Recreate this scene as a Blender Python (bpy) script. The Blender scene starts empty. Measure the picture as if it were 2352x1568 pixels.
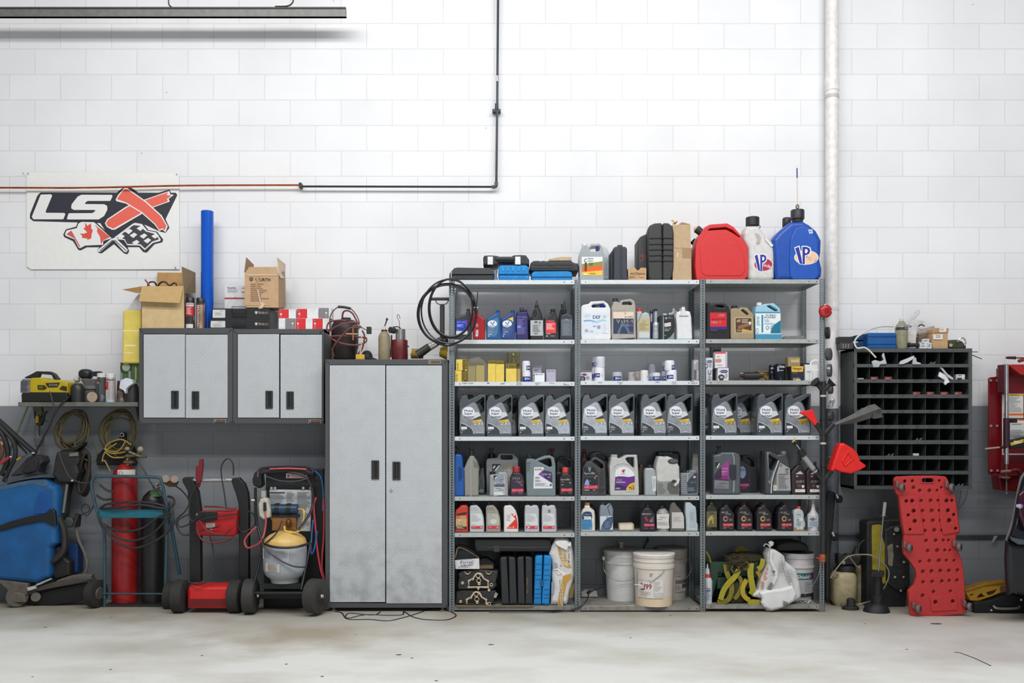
import bpy,math,random
from mathutils import Vector,Matrix
from mathutils.geometry import tessellate_polygon
random.seed(7)
SC=bpy.context.scene
COL=SC.collection
F,D,HC,CX,CY=2102.0,7.3,1.397,1165.0,975.0
def PX(px,Y):return (px-CX)*(D+Y)/F
def PZ(py,Y):return HC+(CY-py)*(D+Y)/F
def YF(py):return F*HC/(py-CY)-D          # depth of a floor point seen at row py
def lin(c):
 return tuple(((v/255.0)/12.92 if v/255.0<=.04045 else (((v/255.0)+.055)/1.055)**2.4) for v in c)
_M={}
def M(c,rough=.45,metal=.0,noise=.10,bump=.0,alpha=1.0,scale=25.0,dirt=.0,spec=.5):
 k=(tuple(c),rough,metal,noise,bump,alpha,scale,dirt,spec)
 if k in _M:return _M[k]
 m=bpy.data.materials.new('surface_%d_%d_%d' % tuple(c));m.use_nodes=True
 nt=m.node_tree;n=nt.nodes;b=n['Principled BSDF']
 b.inputs['Roughness'].default_value=rough
 b.inputs['Metallic'].default_value=metal
 b.inputs['Specular IOR Level'].default_value=spec
 L=lin(c)
 b.inputs['Base Color'].default_value=(*L,1)
 if noise or bump or dirt:
  tc=n.new('ShaderNodeTexCoord');nz=n.new('ShaderNodeTexNoise')
  nz.inputs['Scale'].default_value=scale;nz.inputs['Detail'].default_value=3
  nt.links.new(tc.outputs['Object'],nz.inputs['Vector'])
  mr=n.new('ShaderNodeMapRange')
  mr.inputs[1].default_value=.3;mr.inputs[2].default_value=.7
  mr.inputs[3].default_value=1-noise-dirt;mr.inputs[4].default_value=1+noise
  nt.links.new(nz.outputs['Fac'],mr.inputs[0])
  mx=n.new('ShaderNodeMix');mx.data_type='RGBA';mx.blend_type='MULTIPLY'
  mx.inputs[0].default_value=1.0
  mx.inputs[6].default_value=(*L,1)
  nt.links.new(mr.outputs[0],mx.inputs[7]);nt.links.new(mx.outputs[2],b.inputs['Base Color'])
  if bump:
   bp=n.new('ShaderNodeBump');bp.inputs['Strength'].default_value=bump;bp.inputs['Distance'].default_value=.004
   nt.links.new(nz.outputs['Fac'],bp.inputs['Height']);nt.links.new(bp.outputs[0],b.inputs['Normal'])
 if alpha<1:b.inputs['Alpha'].default_value=alpha
 m.diffuse_color=(*L,1)
 _M[k]=m
 return m
def P(c,rough=.4):return M(c,rough,noise=0)     # plain print ink/label paper
def mesh_obj(name,verts,faces,mats,mi=None,smooth=True,ang=38):
 me=bpy.data.meshes.new(name);me.from_pydata([tuple(v) for v in verts],[],faces)
 for m in (mats if isinstance(mats,(list,tuple)) else [mats]): me.materials.append(m)
 if mi:me.polygons.foreach_set('material_index',mi)
 if smooth:
  me.polygons.foreach_set('use_smooth',[True]*len(me.polygons))
  try:me.set_sharp_from_angle(angle=math.radians(ang))
  except Exception:pass
 me.update()
 o=bpy.data.objects.new(name,me);COL.objects.link(o)
 return o
def fillet(pts,r,seg=4):
 out=[];n=len(pts)
 for i in range(n):
  p=pts[i];rr=p[2] if len(p)>2 else r
  a=Vector(pts[i-1][:2]);b=Vector(p[:2]);c=Vector(pts[(i+1) % n][:2])
  d1=a-b;d2=c-b;l1=d1.length;l2=d2.length
  if rr<=0 or l1<1e-6 or l2<1e-6:out.append(b);continue
  d1/=l1;d2/=l2;co=max(-1,min(1,d1.dot(d2)));th=math.acos(co)
  if th>3.0 or th<.15:out.append(b);continue
  t=min(rr/math.tan(th/2),l1*.45,l2*.45)
  p0=b+d1*t;p2=b+d2*t
  for k in range(seg+1):
   u=k/seg;out.append(p0*(1-u)**2+b*2*u*(1-u)+p2*u*u)
 return out
def inset(P,d):
 n=len(P);N=[]
 for k in range(n):
  t=P[(k+1) % n]-P[k];N.append(Vector((-t.y,t.x)).normalized() if t.length>1e-9 else Vector((0,0)))
 Q=[]
 for k in range(n):
  b=N[k-1]+N[k];l=b.length
  b=b/l if l>1e-6 else N[k];Q.append(P[k]+b*(d/max(b.dot(N[k]),.45)))
 for _ in range(8):
  bad=[(Q[(k+1) % n]-Q[k]).dot(P[(k+1) % n]-P[k])<0 for k in range(n)]
  if not any(bad):break
  k=0
  while k<n:
   if bad[k]:
    j=k
    while j<n-1 and bad[j]:j+=1
    ids=[q % n for q in range(k,j+1)] if not bad[j] else [k,(k+1) % n]
    m=sum((Q[q] for q in ids),Vector((0,0)))/len(ids)
    for q in ids:Q[q]=m
    k=j+1
   else: k+=1
 return Q
def extrude(outline,holes,depth,bev):
 if not holes:
  bev=min(bev,depth*.45);Pn=[]
  for q in outline:
   v=Vector((q[0],q[1]))
   if not Pn or (v-Pn[-1]).length>2e-4:Pn.append(v)
  if (Pn[0]-Pn[-1]).length<2e-4:Pn.pop()
  if sum(Pn[k-1].x*Pn[k].y-Pn[k].x*Pn[k-1].y for k in range(len(Pn)))<0:Pn.reverse()
  n=len(Pn);V=[]
  for _ in range(10):
   Q=[]
   for q in inset(Pn,bev):
    if not Q or (q-Q[-1]).length>1e-5:Q.append(q)
   tri=tessellate_polygon([[(q.x,q.y,0) for q in Q]])
   ar=abs(sum(Q[k-1].x*Q[k].y-Q[k].x*Q[k-1].y for k in range(len(Q))))
   if abs(sum(abs((Q[b]-Q[a]).cross(Q[c]-Q[a])) for a,b,c in tri)-ar)<.002*ar:break
   bev*=.7
  st=[math.pi/2*k/4 for k in range(4,-1,-1)]
  rings=[(bev*(1-math.cos(t)),bev*(1-math.sin(t))) for t in st]+[(bev*(1-math.cos(t)),depth-bev*(1-math.sin(t))) for t in st[::-1]]
  for d,y in rings:V+=[(q.x,y,q.y) for q in inset(Pn,d)]
  Fc=[(r*n+k,r*n+(k+1) % n,(r+1)*n+(k+1) % n,(r+1)*n+k) for r in range(len(rings)-1) for k in range(n)]
  o=len(V);V+=[(q.x,0,q.y) for q in Q]+[(q.x,depth,q.y) for q in Q];m=len(Q)
  for a,b,c in tri:
   if (Q[b]-Q[a]).cross(Q[c]-Q[a])<0:b,c=c,b
   Fc+=[(o+a,o+b,o+c),(o+m+a,o+m+c,o+m+b)]
  return V,Fc
 bev=min(bev,depth*.45)
 for h in holes:
  for rg in [outline]+[k for k in holes if k is not h][:60 if len(holes)<12 else 0]:
   for j in range(len(rg)):
    a=Vector(rg[j-1]);d=Vector(rg[j])-a;l2=d.length_squared or 1e-9
    for q in h:
     e=Vector(q)-a;bev=min(bev,.42*(e-d*max(0,min(1,e.dot(d)/l2))).length)
 bev=max(bev,.0004)
 cu=bpy.data.curves.new('o','CURVE');cu.dimensions='2D';cu.fill_mode='BOTH'
 cu.extrude=max(depth/2-bev,1e-4);cu.bevel_depth=bev;cu.bevel_resolution=2;cu.offset=-bev
 for ring in [outline]+list(holes):
  sp=cu.splines.new('POLY');sp.points.add(len(ring)-1);sp.use_cyclic_u=True
  for p,q in zip(sp.points,ring):p.co=(q[0],q[1],0,1)
 ob=bpy.data.objects.new('o',cu)
 me=bpy.data.meshes.new_from_object(ob)
 vs=[(v.co.x,depth/2-v.co.z,v.co.y) for v in me.vertices]
 fs=[tuple(p.vertices) for p in me.polygons]
 bpy.data.objects.remove(ob);bpy.data.curves.remove(cu);bpy.data.meshes.remove(me)
 return vs,fs
_T={}
def textgeo(s,bold=.0):
 k=(s,bold)
 if k in _T:return _T[k]
 cu=bpy.data.curves.new('t','FONT');cu.body=s;cu.resolution_u=2;cu.offset=bold
 ob=bpy.data.objects.new('t',cu);me=bpy.data.meshes.new_from_object(ob)
 vs=[(v.co.x,v.co.y) for v in me.vertices];fs=[tuple(p.vertices) for p in me.polygons]
 bpy.data.objects.remove(ob);bpy.data.curves.remove(cu);bpy.data.meshes.remove(me)
 x0=min(v[0] for v in vs);x1=max(v[0] for v in vs);y0=min(v[1] for v in vs);y1=max(v[1] for v in vs)
 vs=[((x-x0)/(x1-x0),(y-y0)/(y1-y0)) for x,y in vs]
 _T[k]=(vs,fs);return _T[k]
def catmull(pts,n=6,closed=False):
 pts=[Vector(p) for p in pts]
 if len(pts)<3:return pts
 out=[];N=len(pts);rng=range(N) if closed else range(N-1)
 for i in rng:
  if closed:p0,p1,p2,p3=pts[i-1],pts[i],pts[(i+1) % N],pts[(i+2) % N]
  else: p0,p1,p2,p3=pts[max(i-1,0)],pts[i],pts[i+1],pts[min(i+2,N-1)]
  for k in range(n):
   t=k/n
   out.append(.5*((2*p1)+(p2-p0)*t+(2*p0-5*p1+4*p2-p3)*t*t+(3*p1-p0-3*p2+p3)*t**3))
 if not closed:out.append(pts[-1])
 return out
def sweep(pts,radii,sides=8,closed=False,flat=None):
 n=len(pts);R=radii if isinstance(radii,list) else [radii]*n
 if len(R) !=n:R=[R[0]+(R[-1]-R[0])*i/(n-1) for i in range(n)]
 vs=[];fs=[];up=None
 for i in range(n):
  a=pts[i-1] if (closed or i>0) else pts[i];b=pts[(i+1) % n] if (closed or i<n-1) else pts[i]
  t=(b-a);t=t.normalized() if t.length>1e-9 else Vector((0,0,1))
  if up is None:
   up=Vector((0,1,0)) if abs(t.y)<.8 else Vector((1,0,0))
  up=(up-t*up.dot(t));up=up.normalized() if up.length>1e-6 else Vector((0,1,0));sd=t.cross(up)
  for k in range(sides):
   an=2*math.pi*k/sides
   vs.append(pts[i]+(up*math.cos(an)+sd*math.sin(an))*R[i])
 m=n if closed else n-1
 for i in range(m):
  for k in range(sides):
   j=(i+1) % n
   fs.append((i*sides+k,i*sides+(k+1) % sides,j*sides+(k+1) % sides,j*sides+k))
 if not closed:
  fs.append(tuple(range(sides))[::-1]);fs.append(tuple(range((n-1)*sides,n*sides)))
 return vs,fs
def boxgeo(x0,y0,z0,x1,y1,z1):
 v=[(x,y,z) for z in (z0,z1) for y in (y0,y1) for x in (x0,x1)]
 return v,[(0,2,3,1),(4,5,7,6),(0,1,5,4),(2,6,7,3),(0,4,6,2),(1,3,7,5)]
def merge(lst):
 V=[];Fs=[]
 for v,f in lst:
  o=len(V);V+=list(v);Fs+=[tuple(i+o for i in q) for q in f]
 return V,Fs
def add_bevel(o,w,seg=2):
 m=o.modifiers.new('edge','BEVEL');m.width=w;m.segments=seg;m.limit_method='ANGLE'
ROOTS=[]
def struct(name,o):
 o.name=name;o['kind']='structure';return o
class It:
 def __init__(s,name,label,cat,v,Y,base,z=None,group=None,dep=.1):
  s.v=v;s.Y=Y
  x0,x1,yb=base
  X=(PX(s.px(x0),Y)+PX(s.px(x1),Y))/2
  zb=PZ(s.py(yb),Y) if z is None else z
  e=bpy.data.objects.new(name,None);COL.objects.link(e);e.empty_display_size=.05
  e.location=(X,Y+dep/2,zb);e['label']=label;e['category']=cat
  if group:e['group']=group
  s.e=e;s.o=Vector(e.location);s.z=zb;s.dep=dep;s.last=None
  ROOTS.append(e)
 def px(s,x):return s.v[0]+x/s.v[2]
 def py(s,y):return s.v[1]+y/s.v[2]
 def s1(s,n,Y=None): return n/s.v[2]*(D+(s.Y if Y is None else Y))/F      # view px->metres
 def W(s,x,y,Y=None):
  Y=s.Y if Y is None else Y
  p=Vector((PX(s.px(x),Y),Y,PZ(s.py(y),Y)))-s.o
  if abs(p.z)<.010 or p.z<0 and p.z>-.06: p.z=max(p.z,0) if abs(p.z)>=.010 else 0
  return p
 def link(s,name,vs,fs,mat,parent=None,mi=None,smooth=True,ang=38,label=None):
  o=mesh_obj(name,vs,fs,mat,mi,smooth,ang)
  o.parent=parent or s.e
  if label:o['label']=label
  s.last=o
  return o
 def slab(s,name,pts,depth,mat,holes=(),Y=None,r=0,bev=.006,parent=None,label=None):
  Y=s.Y if Y is None else Y
  def cv(ring,rr):
   rg=fillet([tuple(p) for p in ring],rr)
   return [(w.x,w.z) for w in (s.W(q[0],q[1],Y) for q in rg)]
  vs,fs=extrude(cv(pts,r),[cv(h,r*.6) for h in holes],depth,bev)
  y0=Y-s.o.y
  return s.link(name,[(x,y+y0,z) for x,y,z in vs],fs,mat,parent,label=label)
 def rect(s,name,x0,y0,x1,y1,depth,mat,Y=None,r=0,bev=.003,parent=None,label=None):
  return s.slab(name,[(x0,y0),(x1,y0),(x1,y1),(x0,y1)],depth,mat,(),Y,r,bev,parent,label)
 def loft(s,name,cx,secs,mat,Yc=None,n=2.0,ar=1.0,hd=None,sides=28,parent=None,ang=38,label=None,open_top=False):
  Yc=(s.Y+s.dep/2) if Yc is None else Yc
  vs=[];fs=[]
  for q in secs:
   c=q[2] if len(q)>2 else cx
   w=s.W(c,q[0],Yc);a=s.s1(q[1],Yc);b=hd*q[1]/max(t[1] for t in secs) if hd else a*ar
   for k in range(sides):
    t=2*math.pi*k/sides;ct,st=math.cos(t),math.sin(t)
    vs.append((w.x+a*math.copysign(abs(ct)**(2/n),ct),w.y+b*math.copysign(abs(st)**(2/n),st),w.z))
  for i in range(len(secs)-1):
   for k in range(sides):
    fs.append((i*sides+k,(i+1)*sides+k,(i+1)*sides+(k+1) % sides,i*sides+(k+1) % sides))
  if not open_top:fs.append(tuple(range(sides)))
  fs.append(tuple(range((len(secs)-1)*sides,len(secs)*sides))[::-1])
  return s.link(name,vs,fs,mat,parent,ang=ang,label=label)
 def cap(s,name,x0,y0,x1,y1,mat,Yc=None,parent=None,label=None):
  c=(x0+x1)/2;w=(x1-x0)/2;h=y1-y0
  return s.loft(name,c,[(y0,w*.86),(y0+h*.12,w),(y1,w)],mat,Yc,parent=parent,sides=20,label=label)
 def tube(s,name,pts,r,mat,closed=False,n=6,sides=8,parent=None,label=None,smooth=True):
  P3=[s.W(p[0],p[1],p[2] if len(p)>2 else None) for p in pts]
  if smooth:P3=catmull(P3,n,closed)
  vs,fs=sweep(P3,r,sides,closed)
  return s.link(name,vs,fs,mat,parent,label=label)
 def tubes(s,name,lst,r,mat,closed=False,n=6,sides=8,parent=None,label=None):
  g=[]
  for pts in lst:
   P3=catmull([s.W(p[0],p[1],p[2] if len(p)>2 else None) for p in pts],n,closed)
   g.append(sweep(P3,r,sides,closed))
  vs,fs=merge(g);return s.link(name,vs,fs,mat,parent,label=label)
 def band(s,name,pts,w,th,mat,n=6,parent=None):
  P3=catmull([s.W(p[0],p[1],p[2] if len(p)>2 else None) for p in pts],n)
  vs=[];fs=[]
  for i,p in enumerate(P3):
   t=(P3[min(i+1,len(P3)-1)]-P3[max(i-1,0)]).normalized()
   sd=Vector((t.z,0,-t.x));sd=sd.normalized() if sd.length>1e-5 else Vector((1,0,0))
   nn=t.cross(sd)
   for a,b in ((-1,-1),(1,-1),(1,1),(-1,1)):vs.append(p+sd*(a*w/2)+nn*(b*th/2))
  for i in range(len(P3)-1):
   for k in range(4):fs.append((i*4+k,i*4+(k+1) % 4,(i+1)*4+(k+1) % 4,(i+1)*4+k))
  fs.append((0,1,2,3));L=(len(P3)-1)*4;fs.append((L+3,L+2,L+1,L))
  return s.link(name,vs,fs,mat,parent)
 def cone(s,name,p0,p1,r0,r1,mat,sides=16,parent=None,label=None):
  a=s.W(*p0);b=s.W(*p1)
  vs,fs=sweep([a,b],[r0,r1],sides);return s.link(name,vs,fs,mat,parent,label=label)
 def sheet(s,name,pts,mat,th=.003,parent=None,label=None):
  P3=[s.W(*p) for p in pts]
  nn=(P3[1]-P3[0]).cross(P3[-1]-P3[0]).normalized()*th
  n=len(P3);vs=P3+[p+nn for p in P3]
  fs=[tuple(range(n)),tuple(range(2*n-1,n-1,-1))]+[(i,(i+1) % n,n+(i+1) % n,n+i) for i in range(n)]
  return s.link(name,vs,fs,mat,parent,smooth=False,label=label)
 def poly(s,name,P3,fs,mat,parent=None,smooth=False,label=None):
  return s.link(name,[s.W(*p) for p in P3],fs,mat,parent,smooth=smooth,label=label)
 def box(s,name,x0,y0,x1,y1,Y0,Y1,mat,parent=None,bev=0,label=None):
  a=s.W(x0,y0,Y0);b=s.W(x1,y1,Y0);yb=Y1-s.o.y
  o=s.link(name,*boxgeo(min(a.x,b.x),a.y,min(a.z,b.z),max(a.x,b.x),yb,max(a.z,b.z)),mat,parent,smooth=False,label=label)
  if bev:add_bevel(o,bev)
  return o
 def blob(s,name,cx,cy,rx,ry,rd,mat,Yc=None,parent=None,n=2.0,seed=0,amp=.0,label=None,fr=3.0):
  Yc=(s.Y+s.dep/2) if Yc is None else Yc
  rnd=random.Random(seed);ph=[rnd.uniform(0,6.28) for _ in range(6)]
  c=s.W(cx,cy,Yc);a=s.s1(rx,Yc);h=s.s1(ry,Yc);U,Vn=24,14;vs=[];fs=[]
  pw=lambda q: math.copysign(abs(q)**(2/n),q)
  for j in range(Vn+1):
   ph_=-math.pi/2+math.pi*j/Vn
   for i in range(U):
    th=2*math.pi*i/U
    k=1+amp*(math.sin(fr*th+ph[0])*math.cos(2*ph_+ph[1])+.6*math.sin(5*th+ph[2]+3*ph_)+.5*math.cos(7*ph_+ph[3]+2*th))
    z=c.z+h*pw(math.sin(ph_))*k
    vs.append((c.x+a*pw(math.cos(ph_))*pw(math.cos(th))*k,c.y+rd*pw(math.cos(ph_))*pw(math.sin(th))*k,max(z,0) if s.W(cx,cy+ry,Yc).z>-.03 else z))
  for j in range(Vn):
   for i in range(U):fs.append((j*U+i,j*U+(i+1) % U,(j+1)*U+(i+1) % U,(j+1)*U+i))
  return s.link(name,vs,fs,mat,parent,ang=80,label=label)
 def label(s,els,Y=None,name='label',wrap=None,parent=None,lift=.0006):
  Y=(s.Y if Y is None else Y)
  vs=[];fs=[];mi=[];mats=[]
  def mid(c):
   m=c if hasattr(c,'node_tree') else P(c)
   if m not in mats:mats.append(m)
   return mats.index(m)
  lay=[0]
  def add(pts,faces,c):
   o=len(vs);off=lift+.0003*lay[0]
   for x,y in pts:
    if wrap:
     cxx,hw,hd,n,Yc=wrap
     t=min(abs((x-cxx)/hw),.995);yy=Yc-hd*(1-t**n)**(1/n)
     w=s.W(x,y,Yc);w.y=yy-s.o.y-off
    else:
     w=s.W(x,y,Y);w.y-=off
    vs.append(w)
   k=mid(c)
   for f in faces:fs.append(tuple(i+o for i in f));mi.append(k)
  def rect(x0,y0,x1,y1,c):
   nx=10 if wrap else 1
   pts=[(x0+(x1-x0)*i/nx,y) for y in (y0,y1) for i in range(nx+1)]
   add(pts,[(i,nx+1+i,nx+2+i,i+1) for i in range(nx)],c)
  rnd=random.Random(len(els)*31+int(els[0][1] if not isinstance(els[0][1],(list,str)) else 5))
  for e in els:
   k=e[0];lay[0]+=1
   if k=='r':rect(*e[1:5],e[5])
   elif k=='p':
    q=fillet(e[1],e[3] if len(e)>3 else 0);add([(a[0],a[1]) for a in q],[tuple(range(len(q)))[::-1]],e[2])
   elif k=='e':
    q=[(e[1]+e[3]*math.cos(a*math.pi/16),e[2]+e[4]*math.sin(a*math.pi/16)) for a in range(32)]
    add(q,[tuple(range(32))[::-1]],e[5])
   elif k=='o':
    q=[(e[1]+(e[3]-w)*math.cos(a*math.pi/12),e[2]+(e[4]-w)*math.sin(a*math.pi/12)) for w in (0,e[5]) for a in range(24)]
    add(q,[(a,24+a,24+(a+1) % 24,(a+1) % 24) for a in range(24)],e[6])
   elif k=='t':
    op=e[7] if len(e)>7 else {}
    tv,tf=textgeo(e[1],0);x0,y0,x1,y1=e[2:6];sh=op.get('sh',0)
    if op.get('rot')==1: pts=[(x0+(x1-x0)*(1-v),y0+(y1-y0)*(1-u)) if 0 else (x1-(x1-x0)*(1-v),y0+(y1-y0)*u) for u,v in tv]
    elif op.get('rot')==-1:pts=[(x0+(x1-x0)*(1-v),y1-(y1-y0)*u) for u,v in tv]
    else: pts=[(x0+(x1-x0)*u+sh*(v-.5)*(y1-y0),y1-(y1-y0)*v+op.get('sl',0)*(u-.5)*(x1-x0)) for u,v in tv]
    add(pts,tf,e[6]);b=(y1-y0)*.05
    add([(x+b,y) for x,y in pts] if not op.get('rot') else [(x,y+(x1-x0)*.05) for x,y in pts],tf,e[6])
   elif k=='l':
    x0,y0,x1,y1,n=e[1:6];p=(y1-y0)/n
    for i in range(n):
     w=(x1-x0)*rnd.uniform(.55,1.0);rect(x0,y0+p*i,x0+w,y0+p*i+p*.45,e[6])
  o=s.link(name,vs,fs,mats,parent,mi,smooth=False)
  return o
def dup(src,dx,dy,dz,label,group=None):
 e=src.copy();COL.objects.link(e);e.location=src.location+Vector((dx,dy,dz));e['label']=label
 if group:e['group']=group
 ROOTS.append(e)
 def rec(a,b):
  for ch in [o for o in KIDS.get(a.name,[])]:
   c=ch.copy();COL.objects.link(c);c.parent=b;rec(ch,c)
 KIDS={}
 stack=[src]
 while stack:
  q=stack.pop();KIDS[q.name]=list(q.children);stack+=list(q.children)
 rec(src,e)
 return e
def finalize():
 for e in ROOTS:
  ch=list(e.children)
  if e.type=='EMPTY' and len(ch)==1 and ch[0].type=='MESH':
   c=ch[0];loc=e.matrix_basis.copy();props={k:e[k] for k in ('label','category','group','kind') if k in e}
   nm=e.name.split('.')[0];c.parent=None;c.matrix_basis=loc @ c.matrix_basis
   bpy.data.objects.remove(e);c.name=nm
   for k,v in props.items():c[k]=v
vA=(1020,560,6.534);vB=(1310,500,5.226);vC=(1580,370,3.647);vD=(1020,770,6.534);vE=(1310,780,6.532)
vF=(1590,780,6.532);vG=(1020,1000,6.534);vH=(1310,1000,6.534);vI=(1590,1000,6.532);vJ=(1020,1210,7.128)
vK=(1310,1210,7.126);vL=(1600,1210,7.128);vM=(1830,660,3.337);vN=(1900,690,5.058);vO=(1880,1070,4.356)
vQ=(2180,1100,4.9);vR=(2240,800,4.48);vS=(0,380,5.6);vT=(270,460,4.704);vU=(0,800,5.6);vW=(0,1030,4.021)
vX=(380,1030,3.92);vY=(730,640,5.88);vZ=(300,740,4.9);vAA=(0,900,6.817);vAB=(0,1080,4.75);vAC=(730,1000,3.485)
vP=(0,0,1.0)
BLK=(34,35,37);WHT=(236,236,238);RED=(196,34,38);NAVY=(30,48,110);GREY=(120,124,128)

i=None
def S(*a,**k):return i.slab(*a,**k)
def U(*a,**k):return i.tube(*a,**k)
def L_(*a,**k):return i.loft(*a,**k)
def B(*a,**k):return i.label(*a,**k)
def N(*a,**k):return i.cone(*a,**k)
def R_(*a,**k):return i.rect(*a,**k)
#================================================================camera,world,lamps
cam=bpy.data.objects.new('camera',bpy.data.cameras.new('camera'));COL.objects.link(cam)
cam.location=(0,-D,HC);cam.rotation_euler=(math.pi/2,0,0)
cam.data.sensor_width=36;cam.data.lens=F/2352*36
cam.data.shift_x=(1176-CX)/2352;cam.data.shift_y=(CY-784)/2352
SC.camera=cam
SC.view_settings.view_transform='Standard'
SC.view_settings.look='None'
for _k,_v in (('adaptive_threshold',.02),('max_bounces',6),('diffuse_bounces',3),('glossy_bounces',3),('transparent_max_bounces',8)):setattr(SC.cycles,_k,_v)
w=bpy.data.worlds.new('hall');SC.world=w;w.use_nodes=True
w.node_tree.nodes['Background'].inputs[0].default_value=(.93,.97,1,1)
w.node_tree.nodes['Background'].inputs[1].default_value=.27
def area(name,loc,rot,sx,sy,e,col=(1,1,1)):
 l=bpy.data.lights.new(name,'AREA');l.shape='RECTANGLE';l.size=sx;l.size_y=sy;l.energy=e;l.color=col
 o=bpy.data.objects.new(name,l);COL.objects.link(o);o.location=loc;o.rotation_euler=[math.radians(a) for a in rot]
 return o
area('ceiling_lamp',(.3,-3.9,5.7),(30,0,0),8.5,.4,205,(1,.99,.97))
area('ceiling_lamp',(.3,-5.6,5.7),(36,0,0),8.5,.4,205,(.97,.985,1))
area('doorway_daylight',(1.4,-9.5,1.9),(90,0,0),1.1,2.0,42,(.9,.95,1))
#================================================================wall,floor,ceiling
def wallmat():
 m=bpy.data.materials.new('painted_block_wall');m.use_nodes=True;nt=m.node_tree;n=nt.nodes;L=nt.links
 b=n['Principled BSDF'];b.inputs['Roughness'].default_value=.5;b.inputs['Specular IOR Level'].default_value=.35
 tc=n.new('ShaderNodeTexCoord');sp=n.new('ShaderNodeSeparateXYZ');L.new(tc.outputs['Object'],sp.inputs[0])
 def math_(op,a,b_=None,c=None):
  q=n.new('ShaderNodeMath');q.operation=op
  for i,v in enumerate((a,b_,c)):
   if v is None:continue
   if hasattr(v,'links'):L.new(v,q.inputs[i])
   else: q.inputs[i].default_value=v
  return q.outputs[0]
 cb=n.new('ShaderNodeCombineXYZ')
 L.new(math_('ADD',sp.outputs[0],-.104+.4074*40),cb.inputs[0]);L.new(math_('ADD',sp.outputs[2],-.1236+.2034*4),cb.inputs[1])
 def brick(ms,sm):
  bk=n.new('ShaderNodeTexBrick');bk.offset=.5;bk.offset_frequency=2;bk.squash=1
  bk.inputs['Color1'].default_value=(0,0,0,1);bk.inputs['Color2'].default_value=(1,1,1,1)
  bk.inputs['Scale'].default_value=1;bk.inputs['Mortar Size'].default_value=ms;bk.inputs['Mortar Smooth'].default_value=sm
  bk.inputs['Brick Width'].default_value=.4074;bk.inputs['Row Height'].default_value=.2034;bk.inputs['Bias'].default_value=0
  nz=n.new('ShaderNodeTexNoise');nz.inputs['Scale'].default_value=9;L.new(cb.outputs[0],nz.inputs['Vector'])
  va=n.new('ShaderNodeVectorMath');va.operation='MULTIPLY_ADD';L.new(nz.outputs['Color'],va.inputs[0])
  va.inputs[1].default_value=(.006,.006,0);L.new(cb.outputs[0],va.inputs[2]);L.new(va.outputs[0],bk.inputs['Vector'])
  return bk
 b1=brick(.0042,.6);b2=brick(.0021,.5)
 nz=n.new('ShaderNodeTexNoise');nz.inputs['Scale'].default_value=1.3;nz.inputs['Detail'].default_value=5;L.new(tc.outputs['Object'],nz.inputs['Vector'])
 nf=n.new('ShaderNodeTexNoise');nf.inputs['Scale'].default_value=60;nf.inputs['Detail'].default_value=4;L.new(tc.outputs['Object'],nf.inputs['Vector'])
 edge=math_('ADD',sp.outputs[2],math_('MULTIPLY',nf.outputs['Fac'],.006))
 up=math_('GREATER_THAN',edge,1.548)
 mx=n.new('ShaderNodeMix');mx.data_type='RGBA';L.new(up,mx.inputs[0])
 mx.inputs[6].default_value=(*lin((140,144,149)),1);mx.inputs[7].default_value=(*lin((232,232,234)),1)
 per=n.new('ShaderNodeMapRange');L.new(b1.outputs['Color'],per.inputs[0]);per.inputs[3].default_value=.975;per.inputs[4].default_value=1.02
 big=n.new('ShaderNodeMapRange');L.new(nz.outputs['Fac'],big.inputs[0]);big.inputs[1].default_value=.3;big.inputs[2].default_value=.7
 big.inputs[3].default_value=.93;big.inputs[4].default_value=1.03
 jn=math_('MULTIPLY_ADD',b2.outputs['Fac'],-.10,1.0)
 jn=math_('MULTIPLY',jn,math_('MULTIPLY_ADD',b1.outputs['Fac'],-.05,1.0))
 k=math_('MULTIPLY',math_('MULTIPLY',per.outputs[0],big.outputs[0]),jn)
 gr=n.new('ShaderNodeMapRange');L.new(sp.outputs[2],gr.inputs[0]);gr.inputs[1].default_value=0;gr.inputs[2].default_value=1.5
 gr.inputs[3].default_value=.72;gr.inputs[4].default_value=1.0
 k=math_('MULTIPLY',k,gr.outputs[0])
 vo=n.new('ShaderNodeTexVoronoi');vo.inputs['Scale'].default_value=3.1;L.new(tc.outputs['Object'],vo.inputs['Vector'])
 sk=math_('MULTIPLY_ADD',math_('LESS_THAN',vo.outputs['Distance'],.018),-.45,1.0)
 k=math_('MULTIPLY',k,sk)
 m2=n.new('ShaderNodeMix');m2.data_type='RGBA';m2.blend_type='MULTIPLY';m2.inputs[0].default_value=1
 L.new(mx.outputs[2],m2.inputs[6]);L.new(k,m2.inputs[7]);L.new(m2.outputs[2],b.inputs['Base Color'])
 bp=n.new('ShaderNodeBump');bp.inputs['Strength'].default_value=.4;bp.inputs['Distance'].default_value=.005
 h=math_('ADD',math_('MULTIPLY',b1.outputs['Fac'],-1),math_('MULTIPLY',nf.outputs['Fac'],.25))
 L.new(h,bp.inputs['Height']);L.new(bp.outputs[0],b.inputs['Normal'])
 return m
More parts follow.
